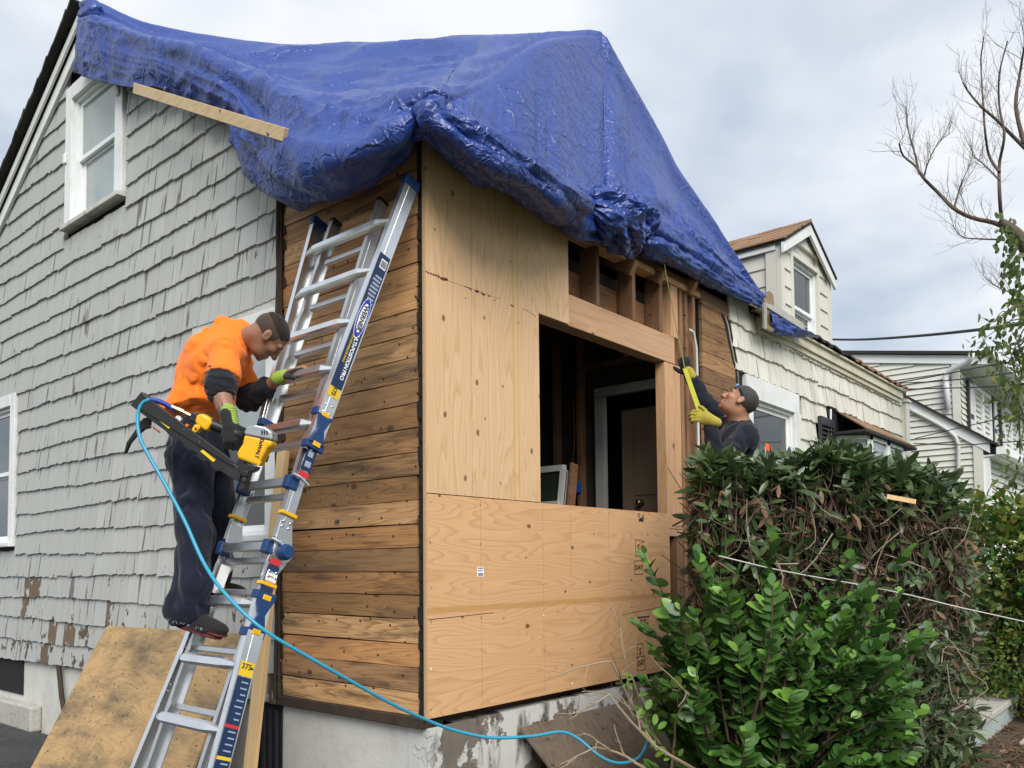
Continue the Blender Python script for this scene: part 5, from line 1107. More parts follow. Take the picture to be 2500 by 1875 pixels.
def surface_nets(name, D, lo, res):
    S = D < 0; n = D.shape; cs = np.zeros(np.array(n)-1, int)
    corners = [(i, j, k) for i in (0, 1) for j in (0, 1) for k in (0, 1)]
    sl = lambda o: tuple(slice(o[a], n[a]-1+o[a]) for a in range(3))
    for c in corners: cs += S[sl(c)]
    act = (cs > 0) & (cs < 8); idx = -np.ones(act.shape, int); ids = np.argwhere(act); idx[act] = np.arange(len(ids))
    acc = np.zeros((len(ids), 3)); cnt = np.zeros(len(ids))
    val = {c: D[sl(c)][act] for c in corners}
    for a in corners:
        for ax in range(3):
            if a[ax] == 0:
                b = list(a); b[ax] = 1; b = tuple(b); va, vb = val[a], val[b]; m = (va < 0) != (vb < 0)
                t = np.where(m, va/np.where(va-vb == 0, 1, va-vb), 0); pt = np.array(a, float)[None]+t[:, None]*(np.array(b)-np.array(a))[None]
                acc[m] += pt[m]; cnt[m] += 1
    v = (ids+acc/cnt[:, None])*res+lo; F = []
    for ax in range(3):
        u, w_ = (ax+1) % 3, (ax+2) % 3; a = [slice(None)]*3; b = [slice(None)]*3; a[ax] = slice(0, -1); b[ax] = slice(1, None)
        ch = S[tuple(a)] != S[tuple(b)]; pos_ = np.argwhere(ch); pos_ = pos_[(pos_[:, u] > 0) & (pos_[:, w_] > 0) & (pos_[:, u] < n[u]-1) & (pos_[:, w_] < n[w_]-1)]
        if not len(pos_): continue
        e = np.eye(3, dtype=int); q = [idx[tuple((pos_-o).T)] for o in (e[u]+e[w_], e[w_], 0*e[u], e[u])]; f = np.stack(q, 1); inside = S[tuple(pos_.T)]
        f[~inside] = f[~inside][:, ::-1]; F.append(f)
    F = np.vstack(F); F = F[(F >= 0).all(1)]; return raw_mesh(name, v, F, True)
def rod(fwd, up):
    f = np.asarray(fwd, float); f = f/np.linalg.norm(f); u = np.asarray(up, float); u = u-f*(u@f); u /= np.linalg.norm(u); return np.array([f, np.cross(u, f), u])       # rows: forward, left, up
def head_sdf(s, c, ax, k=.018):
    L = lambda x, y, z: c+x*ax[0]+y*ax[1]+z*ax[2]
    s.ell(L(-.014, 0, .030), (.098, .077, .087), ax, k); s.ell(L(.026, 0, -.028), (.064, .063, .086), ax, k); s.ell(L(.030, 0, -.082), (.054, .050, .034), ax, k)
    s.ell(L(.072, 0, -.098), (.018, .022, .018), ax, .012); s.cone(L(.082, 0, .018), .010, L(.110, 0, -.030), .0145, .010)
    for y in (-1, 1):
        s.ell(L(.098, .015*y, -.034), (.012, .010, .010), ax, .006); s.ell(L(.058, .044*y, -.016), (.026, .022, .022), ax, .014)
        s.cone(L(.080, .012*y, .030), .011, L(.070, .048*y, .026), .012, .010)
    s.cone(L(.088, -.020, -.060), .0085, L(.088, .020, -.060), .0085, .005); s.cone(L(.086, -.018, -.075), .009, L(.086, .018, -.075), .009, .005)
    for y in (-1, 1):
        s.ell(L(.097, .033*y, .006), (.014, .017, .012), ax, .008, True); s.ell(L(.072, .032*y, .006), (.014, .014, .013), ax, .003)
        ea = rod(ax[0]+.35*ax[2], ax[2]-.35*ax[0]); s.ell(L(-.012, .080*y, -.004), (.021, .009, .034), ea, .006); s.ell(L(-.006, .092*y, .0), (.011, .008, .019), ea, .005, True)
def hand_sdf(s, w_, d, n, thumb, curls=(.5, .5, .5, .5), spread=.1, tcurl=.4, R=.0095, tdir=None):
    """w_ wrist, d towards the fingers, n out of the back of the hand, thumb = +1/-1 side"""
    d = np.asarray(d, float)/np.linalg.norm(d); n = np.asarray(n, float); n = n-d*(n@d); n /= np.linalg.norm(n); sd_ = np.cross(n, d)*thumb
    ax = np.array([d, sd_, n]); s.ell(w_+d*.045, (.054, .043, .019), ax, .012); s.cone(w_-d*.05, .031, w_+d*.012, .026, .015)
    for i in range(4):
        o = (.032, .011, -.011, -.031)[i]; L3 = [(.042, .026, .020), (.046, .030, .021), (.043, .028, .020), (.034, .021, .018)][i]
        p = w_+d*(.086-.004*abs(i-1))+sd_*o; a = 0; dirn = d+sd_*spread*(1.5-i)*.4; dirn /= np.linalg.norm(dirn)
        for j, l_ in enumerate(L3):
            a += curls[i]*(.8, 1.0, .7)[j]; v = dirn*math.cos(a)-n*math.sin(a); q = p+v*l_; s.cone(p, R*(1.05-.07*j), q, R*(.98-.09*j), .004); p = q
    p = w_+d*.022+sd_*.034-n*.006; v = d*.65+sd_*.75-n*.2 if tdir is None else np.asarray(tdir, float); v /= np.linalg.norm(v)
    for j, l_ in enumerate((.036, .030, .026)):
        q = p+v*l_; s.cone(p, R*(1.35-.15*j), q, R*(1.2-.15*j), .006); p = q; v = v*math.cos(tcurl*.6)+(d*.5-n*.7)*math.sin(tcurl*.6); v /= np.linalg.norm(v)
def cloth(scale=9.0, amp=.006, stretch=(1, 1, .45), seed=0.0):
    st_ = np.array(stretch)
    return lambda P: amp*(ridged(P*scale*st_+seed+.35*fbm(P*scale*.6+seed, 2)[..., None], 2)-.3)
def skin_mat(name, c, dark):
    m, t = new_mat(name); co = t.pos(); n = t.noise(co, 60, 4, .6); n2 = t.noise(co, 12, 3, .5)
    finish(t, t.mix(t.math('MULTIPLY', n2, .7), c, dark), .45, t.bump(n, .12, .002), .4, **{'Subsurface Weight': .08, 'Subsurface Radius': (.02, .008, .004)}); return m
def fabric(name, c, var=.2, rough=.85, weave=260.0):
    m, t = new_mat(name); co = t.pos(); n = t.noise(co, 7, 5, .6); n2 = t.noise(co, weave, 2, .5)
    finish(t, t.mix(n, tuple(k*(1-var) for k in c), tuple(min(1, k*(1+var)) for k in c)), rough, t.bump(t.math('ADD', n2, t.math('MULTIPLY', t.noise(co, 28, 4, .6), 1.2)), .35, .003), .15, **{'Sheen Weight': .15}); return m
M['skin_a'] = skin_mat('skin_a', (.30, .155, .095), (.21, .10, .06)); M['skin_b'] = skin_mat('skin_b', (.40, .20, .12), (.29, .135, .08))
M['hair'] = fabric('hair', (.018, .014, .012), .5, .6, 500); M['hair_grey'] = fabric('hair_grey', (.045, .04, .037), .6, .6, 500); M['stubble'] = fabric('stubble', (.062, .040, .031), .3, .7, 600)
M['orange_shirt'] = fabric('orange_shirt', (.92, .20, .022), .07); M['black_cotton'] = fabric('black_cotton', (.014, .015, .020), .4); M['denim'] = fabric('denim', (.010, .013, .026), .6, .85, 420); M['shoe'] = fabric('shoe', (.02, .017, .018), .3); M['sole'] = plain('sole', (.09, .015, .018), .6)
M['glove_black'] = fabric('glove_black', (.022, .022, .023), .4); M['glove_lime'] = fabric('glove_lime', (.28, .40, .075), .15); M['glove_yellow'] = fabric('glove_yellow', (.36, .285, .045), .35); M['blade'] = plain('blade', (.40, .40, .03), .4); M['blade_edge'] = plain('blade_edge', (.16, .17, .03), .5); M['navy_fleece'] = fabric('navy_fleece', (.010, .012, .020), .5)
M['tattoo'] = plain('tattoo', (.06, .05, .05), .6); M['print_brown'] = plain('print_brown', (.20, .06, .015), .7, .2, 30, 0); M['lens'] = glass_mat('lens', (.12, .30, .50)); M['thread'] = plain('thread', (.24, .26, .30), .9)

# ---- worker on the ladder
q = lambda x, y, w_: DW(x, y, w_)
fA = RT*.86+FWD*.50; fA[2] = 0; fA /= np.linalg.norm(fA); lA = np.cross([0, 0, 1.0], fA)      # facing and his left
pel = q(475, 1075, 4.42); chest = q(522, 915, 4.42); nb = q(585, 826, 4.43); hdc = q(655, 822, 4.40)
rsh, rel, rwr = q(548, 858, 4.24), q(538, 955, 4.10), q(560, 1026, 4.035); rha = q(566, 1075, 4.02)
lsh, lel, lwr, lha = q(580, 880, 4.62), q(606, 975, 4.60), q(684, 922, 4.47), q(744, 903, 4.43)
rhip, rkn, ran, rto = q(462, 1095, 4.32), q(474, 1290, 4.20), q(470, 1492, 4.10), q(536, 1536, 4.04)
lhip, lkn, lan, lto = q(500, 1095, 4.54), q(545, 1262, 4.46), q(528, 1425, 4.52), q(580, 1447, 4.50)
wk = thing('person', 'worker in an orange shirt standing on the ladder holding a nail gun', 'person', q(470, 1545, 4.3))
hax = rod(RT*.42-UP*.80+FWD*.34, RT*.82+UP*.50+FWD*.12)
b = SDF(); head_sdf(b, hdc, hax)
b.cone(hdc-.035*hax[0]-.05*hax[2], .056, nb, .058, .03)
b.chain([(nb, .06), (chest, .10), (pel, .10)], .04); b.cone(rsh, .05, lsh, .05, .04)
b.chain([(rsh, .055), (rel, .042), (rwr, .031), (rha, .03)], .02); b.chain([(lsh, .055), (lel, .042), (lwr, .031), (lha, .026)], .02)
b.chain([(rhip, .085), (rkn, .058), (ran, .04), (ran+(rto-ran)*.7-[0, 0, .03], .022)], .02); b.chain([(lhip, .085), (lkn, .058), (lan, .04), (lan+(lto-lan)*.7-[0, 0, .03], .022)], .02)
fa, fb_ = rel+(rwr-rel)*.15, rel+(rwr-rel)*.55; b.cone(fa, .047, fb_, .043, .02)
tors = obj('body', b.mesh('body', .0055), M['skin_a'], wk)
# hair: dark on top, faded stubble round the sides
h = SDF(); L = lambda x, y, z: hdc+x*hax[0]+y*hax[1]+z*hax[2]
h.ell(L(-.016, 0, .034), (.104, .0815, .090), hax, .01); h.cutp(L(.045, 0, .045), hax[0]*.75-hax[2]*.55); h.cutp(L(-.02, 0, .055), -hax[2]+hax[0]*-.15); obj('hair', h.mesh('hair', .0035, lambda P: .0025*ridged(P*90, 1)), M['hair'], wk)
h = SDF(); h.ell(L(-.014, 0, .030), (.1005, .0792, .0890), hax, .01); h.cutp(L(.030, 0, .03), hax[0]); h.cutp(L(-.02, 0, -.022), -hax[2]+hax[0]*.55); obj('stubble', h.mesh('stubble', .004), M['stubble'], wk)
for y in (-1, 1):
    mb = MB(); mb.tube([L(.089, .016*y, .028), L(.086, .034*y, .033), L(.074, .050*y, .026)], [.004, .0045, .003], 6); obj('eyebrow', mb, M['hair'], wk)
# orange T-shirt
up_t = (nb-pel)/np.linalg.norm(nb-pel); fr_t = fA-up_t*(fA@up_t); fr_t /= np.linalg.norm(fr_t); ta = np.array([fr_t, np.cross(up_t, fr_t), up_t])
s = SDF(); s.ell(chest+up_t*.05-fr_t*.03, (.165, .21, .20), ta, .05); s.ell(q(492, 985, 4.42), (.172, .195, .20), ta, .06); s.ell(q(466, 1035, 4.42), (.185, .20, .12), ta, .05)
s.cone(rsh+up_t*.01, .078, lsh+up_t*.01, .078, .05); s.cone(nb+up_t*.03, .088, chest, .12, .05); s.cone(q(545, 800, 4.43), .06, chest, .12, .05)
mr = rsh+(rel-rsh)*.62; s.cone(rsh, .083, mr, .092, .035); ml = lsh+(lel-lsh)*.5; s.cone(lsh, .08, ml, .085, .035)
s.cutp(q(474, 1072, 4.42), -up_t*.8-np.array([0, 0, .6])+fr_t*.12); s.cutp(nb+up_t*.055+fr_t*.045, up_t*.75+.66*fr_t); s.cutp(mr+(rel-rsh)*.10, (rel-rsh))
obj('shirt', s.mesh('shirt', .0065, cloth(8.5, .015, (1, 1, .6), 3)), M['orange_shirt'], wk)
# rolled black undershirt sleeves
s = SDF(); a_, b2 = rsh+(rel-rsh)*.45, rel+(rwr-rel)*.02; s.chain([(a_, .075), (rel-(rel-rsh)*.12, .084), (b2, .070)], .02); obj('rolled_sleeve', s.mesh('rolled_sleeve', .005, cloth(20, .009, (.5, .5, 1.6), 1)), M['black_cotton'], wk)
s = SDF(); s.chain([(ml-(lel-lsh)*.05, .066), (lel, .066), (lel+(lwr-lel)*.58, .058)], .03); obj('rolled_sleeve', s.mesh('rolled_sleeve', .006, cloth(14, .008, (1, 1, 1), 2)), M['black_cotton'], wk)
# jeans, baggy and frayed at the hem
s = SDF(); s.ell(pel-np.array([0, 0, .05]), (.158, .192, .20), np.array([fA, lA, [0, 0, 1.]]), .05); s.chain([(rhip-np.array([0, 0, .03]), .118), (rkn, .098), (ran+np.array([0, 0, .12]), .098), (ran-RT*.07+np.array([0, 0, .0]), .092)], .04); s.cone(ran+np.array([0, 0, .05]), .085, ran+RT*.02-UP*.0, .075, .03)
s.chain([(lhip-np.array([0, 0, .03]), .118), (lkn, .092), (lan+np.array([0, 0, .08]), .082), (lan+np.array([0, 0, .0]), .080)], .04)
s.cutp(ran-np.array([0, 0, .055]), -np.array([0, 0, 1.])+RT*.28); jn = obj('jeans', s.mesh('jeans', .0075, cloth(6.5, .022, (1, 1, .5), 5)), M['denim'], wk)
mb = MB()
for i in range(34):
    a = random.uniform(-.11, .13); c = ran-RT*.0+RT*a-np.array([0, 0, .05])-np.array([0, 0, .28])*a*-1*.0+FWD*random.uniform(-.09, -.05); c = ran+RT*(a-.03)-FWD*.085-np.array([0, 0, .052-.0])+np.array([0, 0, -.26*(a-.03)]); mb.tube([c, c+np.array([random.uniform(-.01, .01), 0, -random.uniform(.004, .014)])], .0012, 3)
tag(obj('frayed_threads', mb, M['thread'], jn), kind='stuff')
def shoe(an, to, nm):
    d = to-an; d[2] = d[2]; L_ = np.linalg.norm(d); dn = d/L_; upv = np.array([0, 0, 1.])-dn*dn[2]; upv /= np.linalg.norm(upv); ax = np.array([dn, np.cross(upv, dn), upv])
    s = SDF(); heel = an-dn*.045-upv*.03; s.ell(heel+dn*.02, (.06, .042, .05), ax, .03); s.ell(an+dn*.075-upv*.035, (.105, .049, .052), ax, .03); s.ell(to-upv*.028, (.055, .045, .030), ax, .03); s.cutp(an-upv*.078, -upv); sh_ = obj('shoe', s.mesh('shoe', .005), M['shoe'], wk)
    s = SDF(); s.ell(heel+dn*.02-upv*.046, (.062, .044, .009), ax, .02); s.ell(an+dn*.09-upv*.074, (.11, .049, .009), ax, .02); s.ell(to-upv*.052, (.055, .046, .010), ax, .02); obj('sole', s.mesh('sole', .005), M['sole'], sh_)
shoe(ran-np.array([0, 0, .01]), rto+np.array([0, 0, .03]), 'r'); shoe(lan, lto+np.array([0, 0, .03]), 'l')
# gloves: right one closed on the nailer handle, left one flat on the rung
s = SDF(); gd_ = (rha-rwr)/np.linalg.norm(rha-rwr); hand_sdf(s, q(557, 1036, 4.005), gd_*.9+RT*.12, -FWD+RT*.15, 1, (1.0, 1.0, 1.05, 1.05), .05, .9, .0125, RT*.6-UP*.3+FWD*.5); gl = obj('glove', s.mesh('glove', .0035), M['glove_black'], wk)
s = SDF(); s.cone(rwr-gd_*.045, .040, rwr+gd_*.03, .043, .01); obj('glove_cuff', s.mesh('glove_cuff', .004, lambda P: .003*np.sin(((P-rwr)@gd_)*520)), M['glove_lime'], gl)
s = SDF(); ld = (lha-lwr)/np.linalg.norm(lha-lwr); hand_sdf(s, lwr+ld*.03, ld+np.array([0, 0, .10]), np.array([0, 0, 1.])-FWD*.3, -1, (.30, .34, .38, .42), .15, .5, .0125); gl = obj('glove', s.mesh('glove', .0035), M['glove_black'], wk)
s = SDF(); s.cone(lwr-ld*.015, .038, lwr+ld*.035, .036, .01); obj('glove_cuff', s.mesh('glove_cuff', .004, lambda P: .0025*np.sin(((P-lwr)@ld)*480)), M['glove_lime'], gl)
# tattoo lines on the forearm, printed mark on the shirt back
e_ = (rwr-rel); side_ = -FWD
def limb_pt(t, a, r): u_ = e_/np.linalg.norm(e_); n1 = side_-u_*(side_@u_); n1 /= np.linalg.norm(n1); n2 = np.cross(u_, n1); return rel+e_*t+r*(n1*math.cos(a)+n2*math.sin(a))
for (seq) in ([(.25, .5), (.4, .75), (.5, .35), (.62, .5), (.75, .3)], [(.3, -.2), (.42, .1), (.55, -.15), (.7, .05), (.82, -.1)], [(.35, .9), (.5, 1.1), (.65, .85), (.8, 1.0)]):
    mb = MB(); mb.tube([limb_pt(t, a, .0475-.009*t) for t, a in catmull(np.array(seq), 12)], .0032, 5); obj('tattoo', mb, M['tattoo'], tors)

# ---- worker measuring at the eave
hd2 = q(1803, 981, 5.62); hx2 = rod(-RT*.74+UP*.62+FWD*.22, RT*.64+UP*.76)
nb2, ch2, pe2 = q(1802, 1030, 5.66), q(1800, 1105, 5.70), q(1795, 1260, 5.72)
ns, ne, nw = q(1822, 1065, 5.50), q(1752, 1128, 5.36), q(1729, 1030, 5.40); fs2, fe, fw_ = q(1770, 1030, 5.92), q(1722, 985, 5.98), q(1678, 905, 6.02)
feet_z = pe2[2]-.86
w2p = thing('person', 'worker in dark clothes behind the hedge stretching a tape up to the eave', 'person', (pe2[0], pe2[1], feet_z))
b = SDF(); head_sdf(b, hd2, hx2); b.cone(hd2-.035*hx2[0]-.055*hx2[2], .056, nb2, .062, .03); b.chain([(nb2, .07), (ch2, .12), (pe2, .125)], .05); b.cone(ns, .06, fs2, .06, .05)
b.chain([(ns, .055), (ne, .042), (nw, .031)], .02); b.chain([(fs2, .055), (fe, .042), (fw_, .031)], .02)
dn = np.array([0, 0, -1.0]); hr = np.cross(-UP, FWD)
for sg in (-1, 1): hp_ = pe2+RT*.02+FWD*.10*sg; b.chain([(hp_, .085), (hp_+dn*.42-RT*.03, .058), (hp_+dn*.82, .04), (hp_+dn*.84-RT*.14, .034)], .03)
obj('body', b.mesh('body', .006), M['skin_b'], w2p)
L = lambda x, y, z: hd2+x*hx2[0]+y*hx2[1]+z*hx2[2]
h = SDF(); h.ell(L(-.018, 0, .034), (.107, .0845, .093), hx2, .01); h.cutp(L(.050, 0, .05), hx2[0]*.8-hx2[2]*.4); h.cutp(L(-.02, 0, -.01), -hx2[2]+hx2[0]*.9); obj('hair', h.mesh('hair', .0045, lambda P: .003*ridged(P*60, 1)), M['hair_grey'], w2p)
for y in (-1, 1):
    mb = MB(); mb.tube([L(.089, .016*y, .028), L(.086, .034*y, .033), L(.074, .050*y, .026)], [.004, .0045, .003], 6); obj('eyebrow', mb, M['hair'], w2p)
gls = thing('safety_glasses', 'pale blue safety glasses pushed up on the measuring worker\'s forehead', 'glasses', L(.09, 0, .07))
for y in (-1, 1):
    s = SDF(); s.ell(L(.074, .034*y, .066), (.012, .032, .022), hx2, .004); obj('lens', s.mesh('lens', .004), M['lens'], gls); mb = MB(); mb.tube([L(.066, .066*y, .066), L(.02, .088*y, .050), L(-.03, .086*y, .020)], .004, 6); obj('temple', mb, M['navy'], gls)
up2 = (nb2-pe2)/np.linalg.norm(nb2-pe2); f2 = -RT*.9+FWD*.4; f2 -= up2*(f2@up2); f2 /= np.linalg.norm(f2); t2 = np.array([f2, np.cross(up2, f2), up2])
s = SDF(); s.ell(ch2+up2*.04, (.150, .215, .20), t2, .05); s.ell(ch2-up2*.18, (.155, .20, .22), t2, .06); s.cone(ns, .078, fs2, .076, .05); s.cone(nb2-up2*.02, .078, ch2, .12, .05)
s.chain([(ns, .082), (ne, .070), (nw-(nw-ne)*.2, .052)], .035); s.cutp(nb2+up2*.05, up2+.0*f2); s.cutp(pe2-up2*.05, -up2)
obj('fleece', s.mesh('fleece', .0075, cloth(8, .012, (1, 1, .7), 9)), M['navy_fleece'], w2p)
s = SDF(); s.chain([(fs2, .084), (fe, .068), (fw_-(fw_-fe)*.15, .052)], .035); obj('sleeve', s.mesh('sleeve', .006, cloth(9, .010, (1, 1, .7), 6)), M['navy_fleece'], w2p)
s = SDF(); s.ell(pe2, (.14, .175, .13), t2, .05)
for sg in (-1, 1): hp_ = pe2+RT*.02+FWD*.10*sg; s.chain([(hp_, .11), (hp_+dn*.42-RT*.03, .085), (hp_+dn*.80, .075)], .04)
obj('jeans', s.mesh('jeans', .01, cloth(8, .01, (1, 1, .6), 4)), M['denim'], w2p)
for sg in (-1, 1):
    an = pe2+RT*.02+FWD*.10*sg+dn*.80; to = an-RT*.14; s = SDF(); ax = rod(-RT, np.array([0, 0, 1.])); s.ell(an-RT*.03+dn*.02, (.14, .05, .045), ax, .03); s.cutp(an+dn*.055, dn); obj('shoe', s.mesh('shoe', .008), M['shoe'], w2p)
s = SDF(); gdv = (nw-ne)/np.linalg.norm(nw-ne); hand_sdf(s, q(1733, 1026, 5.38), -RT*.85+UP*.30, -FWD*.9+UP*.25, -1, (.75, .8, .8, .85), .1, .7, .0105); s.cone(q(1738, 1028, 5.385), .036, q(1726, 1022, 5.38), .042, .02); obj('glove', s.mesh('glove', .004), M['glove_yellow'], w2p)
s = SDF(); hand_sdf(s, q(1681, 912, 6.0), -RT*.35+UP*.95, -FWD*.8-RT*.4, 1, (.8, .85, .9, .9), .1, .8, .0125); g2 = obj('glove', s.mesh('glove', .004), M['glove_black'], w2p)
s = SDF(); s.cone(q(1688, 920, 6.0), .040, q(1680, 905, 6.0), .036, .01); obj('glove_cuff', s.mesh('glove_cuff', .005), M['glove_yellow'], g2)
# his tape measure blade
t0, t1, t2_, t3 = q(1712, 1016, 5.36), q(1672, 900, 5.92), q(1652, 805, 6.2), FW(1622, 646, -.14)
tm = thing('measuring_tape', 'yellow tape blade held between two gloves and run up to the eave', 'tape measure', t0)
mb = MB(); mb.beam(t0, t1, .032, .003, RT-.2*FWD); obj('blade', mb, M['blade'], tm); mb = MB(); mb.beam(t1, t2_, .010, .003, RT+FWD*.8); mb.beam(t2_, t3, .007, .003, RT+FWD); obj('blade_tip', mb, M['blade_edge'], tm)
# the stepladder he stands on, behind the hedge
sl_ = thing('step_ladder', 'blue step ladder hidden behind the hedge under the measuring worker', 'ladder', (pe2[0], pe2[1], .05))
pz = feet_z-.005; cx_, cy_ = pe2[0]-.04, pe2[1]+.02
for (sx, nm) in ((-1, 'front'), (1, 'rear')):
    for sg in (-1, 1): mb = MB(); top = np.array([cx_, cy_, pz-.03])+FWD*.20*sg*np.array([1, 1, 0])+RT*.03*sx; mb.beam(top, top+RT*sx*.30+FWD*.07*sg*np.array([1, 1, 0])-np.array([0, 0, pz-.09]), .06, .028, FWD); obj('rail', mb, M['blue_box'], sl_)
for k in range(3): zz_ = .3+.3*k; mb = MB(); f = 1-(zz_-.05)/(pz-.05); c = np.array([cx_, cy_, zz_])-RT*(.03+.30*f); mb.beam(c-FWD*(.20+.06*f)*np.array([1, 1, 0]), c+FWD*(.20+.06*f)*np.array([1, 1, 0]), .08, .025, RT); obj('step', mb, M['alu_dull'], sl_)
mb = MB(); mb.obox((cx_, cy_, pz-.02), RT*np.array([1, 1, 0]), FWD*np.array([1, 1, 0]), (0, 0, 1), .19, .24, .02); obj('platform', mb, M['blue_box'], sl_)
# ================================================================= PLANTS
def unit(a): a = np.asarray(a, float); return a/(np.linalg.norm(a, axis=-1, keepdims=True)+1e-9)
def leaf_tpl(w1=.20, w2=.26, w3=.15, cup=.05, droop=-.10):
    v = np.array([[0, 0, 0], [.25, w1, cup], [.25, 0, 0], [.25, -w1, cup], [.55, w2, cup+droop*.3], [.55, 0, droop*.3], [.55, -w2, cup+droop*.3], [.85, w3, cup*.5+droop*.7], [.85, 0, droop*.7], [.85, -w3, cup*.5+droop*.7], [1, 0, droop]])
    f = [(0, 2, 1), (0, 3, 2), (1, 2, 5), (1, 5, 4), (2, 3, 6), (2, 6, 5), (4, 5, 8), (4, 8, 7), (5, 6, 9), (5, 9, 8), (7, 8, 10), (8, 9, 10)]
    return v, np.array(f)
OVAL = leaf_tpl(.24, .30, .20, .05, -.06); LANCE = leaf_tpl(.11, .15, .09, .035, -.12); CURL = leaf_tpl(.10, .13, .06, .12, -.35)
def leaves_mesh(name, P, D, N, S, tpl, mats, mi=None):
    v, f = tpl; P = np.asarray(P, float); D = unit(D); N = np.asarray(N, float); N = unit(N-D*(N*D).sum(-1, keepdims=True)); B = np.cross(N, D); S = np.asarray(S, float)
    W = P[:, None]+S[:, None, None]*(v[None, :, 0:1]*D[:, None]+v[None, :, 1:2]*B[:, None]+v[None, :, 2:3]*N[:, None])
    F = (f[None]+(np.arange(len(P))*len(v))[:, None, None]).reshape(-1, 3)
    me = bpy.data.meshes.new(name); me.vertices.add(W.size//3); me.vertices.foreach_set('co', W.reshape(-1)); me.loops.add(F.size); me.loops.foreach_set('vertex_index', F.reshape(-1).astype(np.int32))
    me.polygons.add(len(F)); me.polygons.foreach_set('loop_start', np.arange(0, F.size, 3, dtype=np.int32)); me.polygons.foreach_set('use_smooth', np.ones(len(F), bool))
    for m in mats: me.materials.append(m)
    if mi is not None: me.polygons.foreach_set('material_index', np.repeat(np.asarray(mi, np.int32), len(f)))
    me.update(); me.validate(); return me
def tubes_mesh(name, paths, seg=4, mat=None):
    mb = MB()
    for pts, rad in paths: mb.tube(pts, rad, seg, False)
    return mb
rl = np.random.default_rng(21)
# ---- bright green shrub in front of the plywood
BB = DW(1850, 2010, 4.75); BB[2] = .05
gs = thing('shrub', 'bright green oval-leaved shrub growing in front of the plywood corner', 'shrub', BB)
tips = [(1572, 1352, 4.75), (1552, 1520, 4.7), (1590, 1580, 4.7), (1580, 1665, 4.72), (1768, 1240, 4.8), (1885, 1315, 4.75), (1700, 1345, 4.7), (2075, 1365, 4.9), (2215, 1350, 4.85), (2195, 1450, 4.85), (2262, 1532, 4.9), (2240, 1585, 4.8), (2250, 1735, 4.9), (2130, 1790, 4.7), (1985, 1560, 4.5), (2060, 1500, 4.6), (1870, 1470, 4.5), (1880, 1600, 4.45), (1760, 1440, 4.5), (1820, 1790, 4.4), (2020, 1690, 4.5), (1660, 1760, 4.6), (1700, 1640, 4.5), (1930, 1700, 4.4), (1640, 1480, 4.6)]
stems = []; leafL = []   # (pos, dir, normal, size, big)
def grow(tip, start, nleaf, size, bend=.25, big=False, fill=.62):
    start, tip = np.asarray(start), np.asarray(tip); mid = start+(tip-start)*.5+np.array([0, 0, bend*np.linalg.norm(tip-start)])+rl.normal(size=3)*.04
    pts = catmull(np.array([start, mid, tip]), 18); rad = np.linspace(.009, .002, 18); stems.append((pts, rad.tolist()))
    T = unit(np.gradient(pts, axis=0)); 
    for k in range(nleaf):
        t = 1-fill*k/nleaf; i = min(17, int(t*17)); p = pts[i]; tt = T[i]; side = unit(np.cross(tt, [0, 0, 1.]))*(1 if k % 2 else -1); 
        d = unit(tt*(.55 if k > 1 else 1.2)+side*.85+np.array([0, 0, rl.uniform(-.15, .30)])+rl.normal(size=3)*.15); n_ = unit(np.array([0, 0, 1.0])*.9-FWD*.55+rl.normal(size=3)*.25)
        leafL.append((p, d, n_, size*rl.uniform(.75, 1.2)*(.75 if k < 2 else 1), big, k < 4))
for tpx in tips: 
    tp_ = DW(*tpx); st_ = BB+(tp_-BB)*np.array([.35, .35, .30])+rl.normal(size=3)*.05; grow(tp_, st_, 28, .112, .10, True, .85)
for i in range(190):
    px = rl.uniform(1590, 2230); top = np.interp(px, [1590, 1700, 1780, 1900, 2000, 2100, 2230], [1560, 1420, 1370, 1430, 1470, 1440, 1480]); py = rl.uniform(top, 1960); tp_ = DW(px, py, rl.uniform(4.45, 5.15)); st_ = BB+(tp_-BB)*np.array([.45, .45, .5])+rl.normal(size=3)*.06; grow(tp_, st_, 23, .092, .08, False, .8)
obj('stem', tubes_mesh('stem', stems, 5), M['stem_brown'], gs)
lp = np.array([l[0] for l in leafL]); dw_ = (lp-CAM)@FWD; big = np.array([l[4] for l in leafL]); order = np.argsort(np.where(big, 0, 100)+dw_); ind = set(order[:260].tolist())
LM = [leaves_mesh('leaf', [[0, 0, 0]], [[1, 0, 0]], [[0, 0, 1]], [1], leaf_tpl(.24+.02*k, .29+.015*k, .19, .03+.02*k, -.05-.03*k), [M['leaf_bright' if k == 3 else 'leaf_green']]) for k in range(4)]
rest = []
for i, (p, d, n_, s_, bg_, tipf) in enumerate(leafL):
    if i in ind:
        n2 = unit(n_-d*(n_@d)); b_ = np.cross(n2, d); Mx = frameM(p, d*s_, b_*s_, n2*s_); obj('leaf', LM[3 if tipf and i % 2 else i % 3], None, gs, Mx)
    else: rest.append(i)
fl = obj('foliage', leaves_mesh('foliage', [leafL[i][0] for i in rest], [leafL[i][1] for i in rest], [leafL[i][2] for i in rest], [leafL[i][3] for i in rest], OVAL, [M['leaf_green'], M['leaf_bright']], [1 if leafL[i][5] and i % 3 == 0 else 0 for i in rest]), None, gs); tag(fl, kind='stuff')
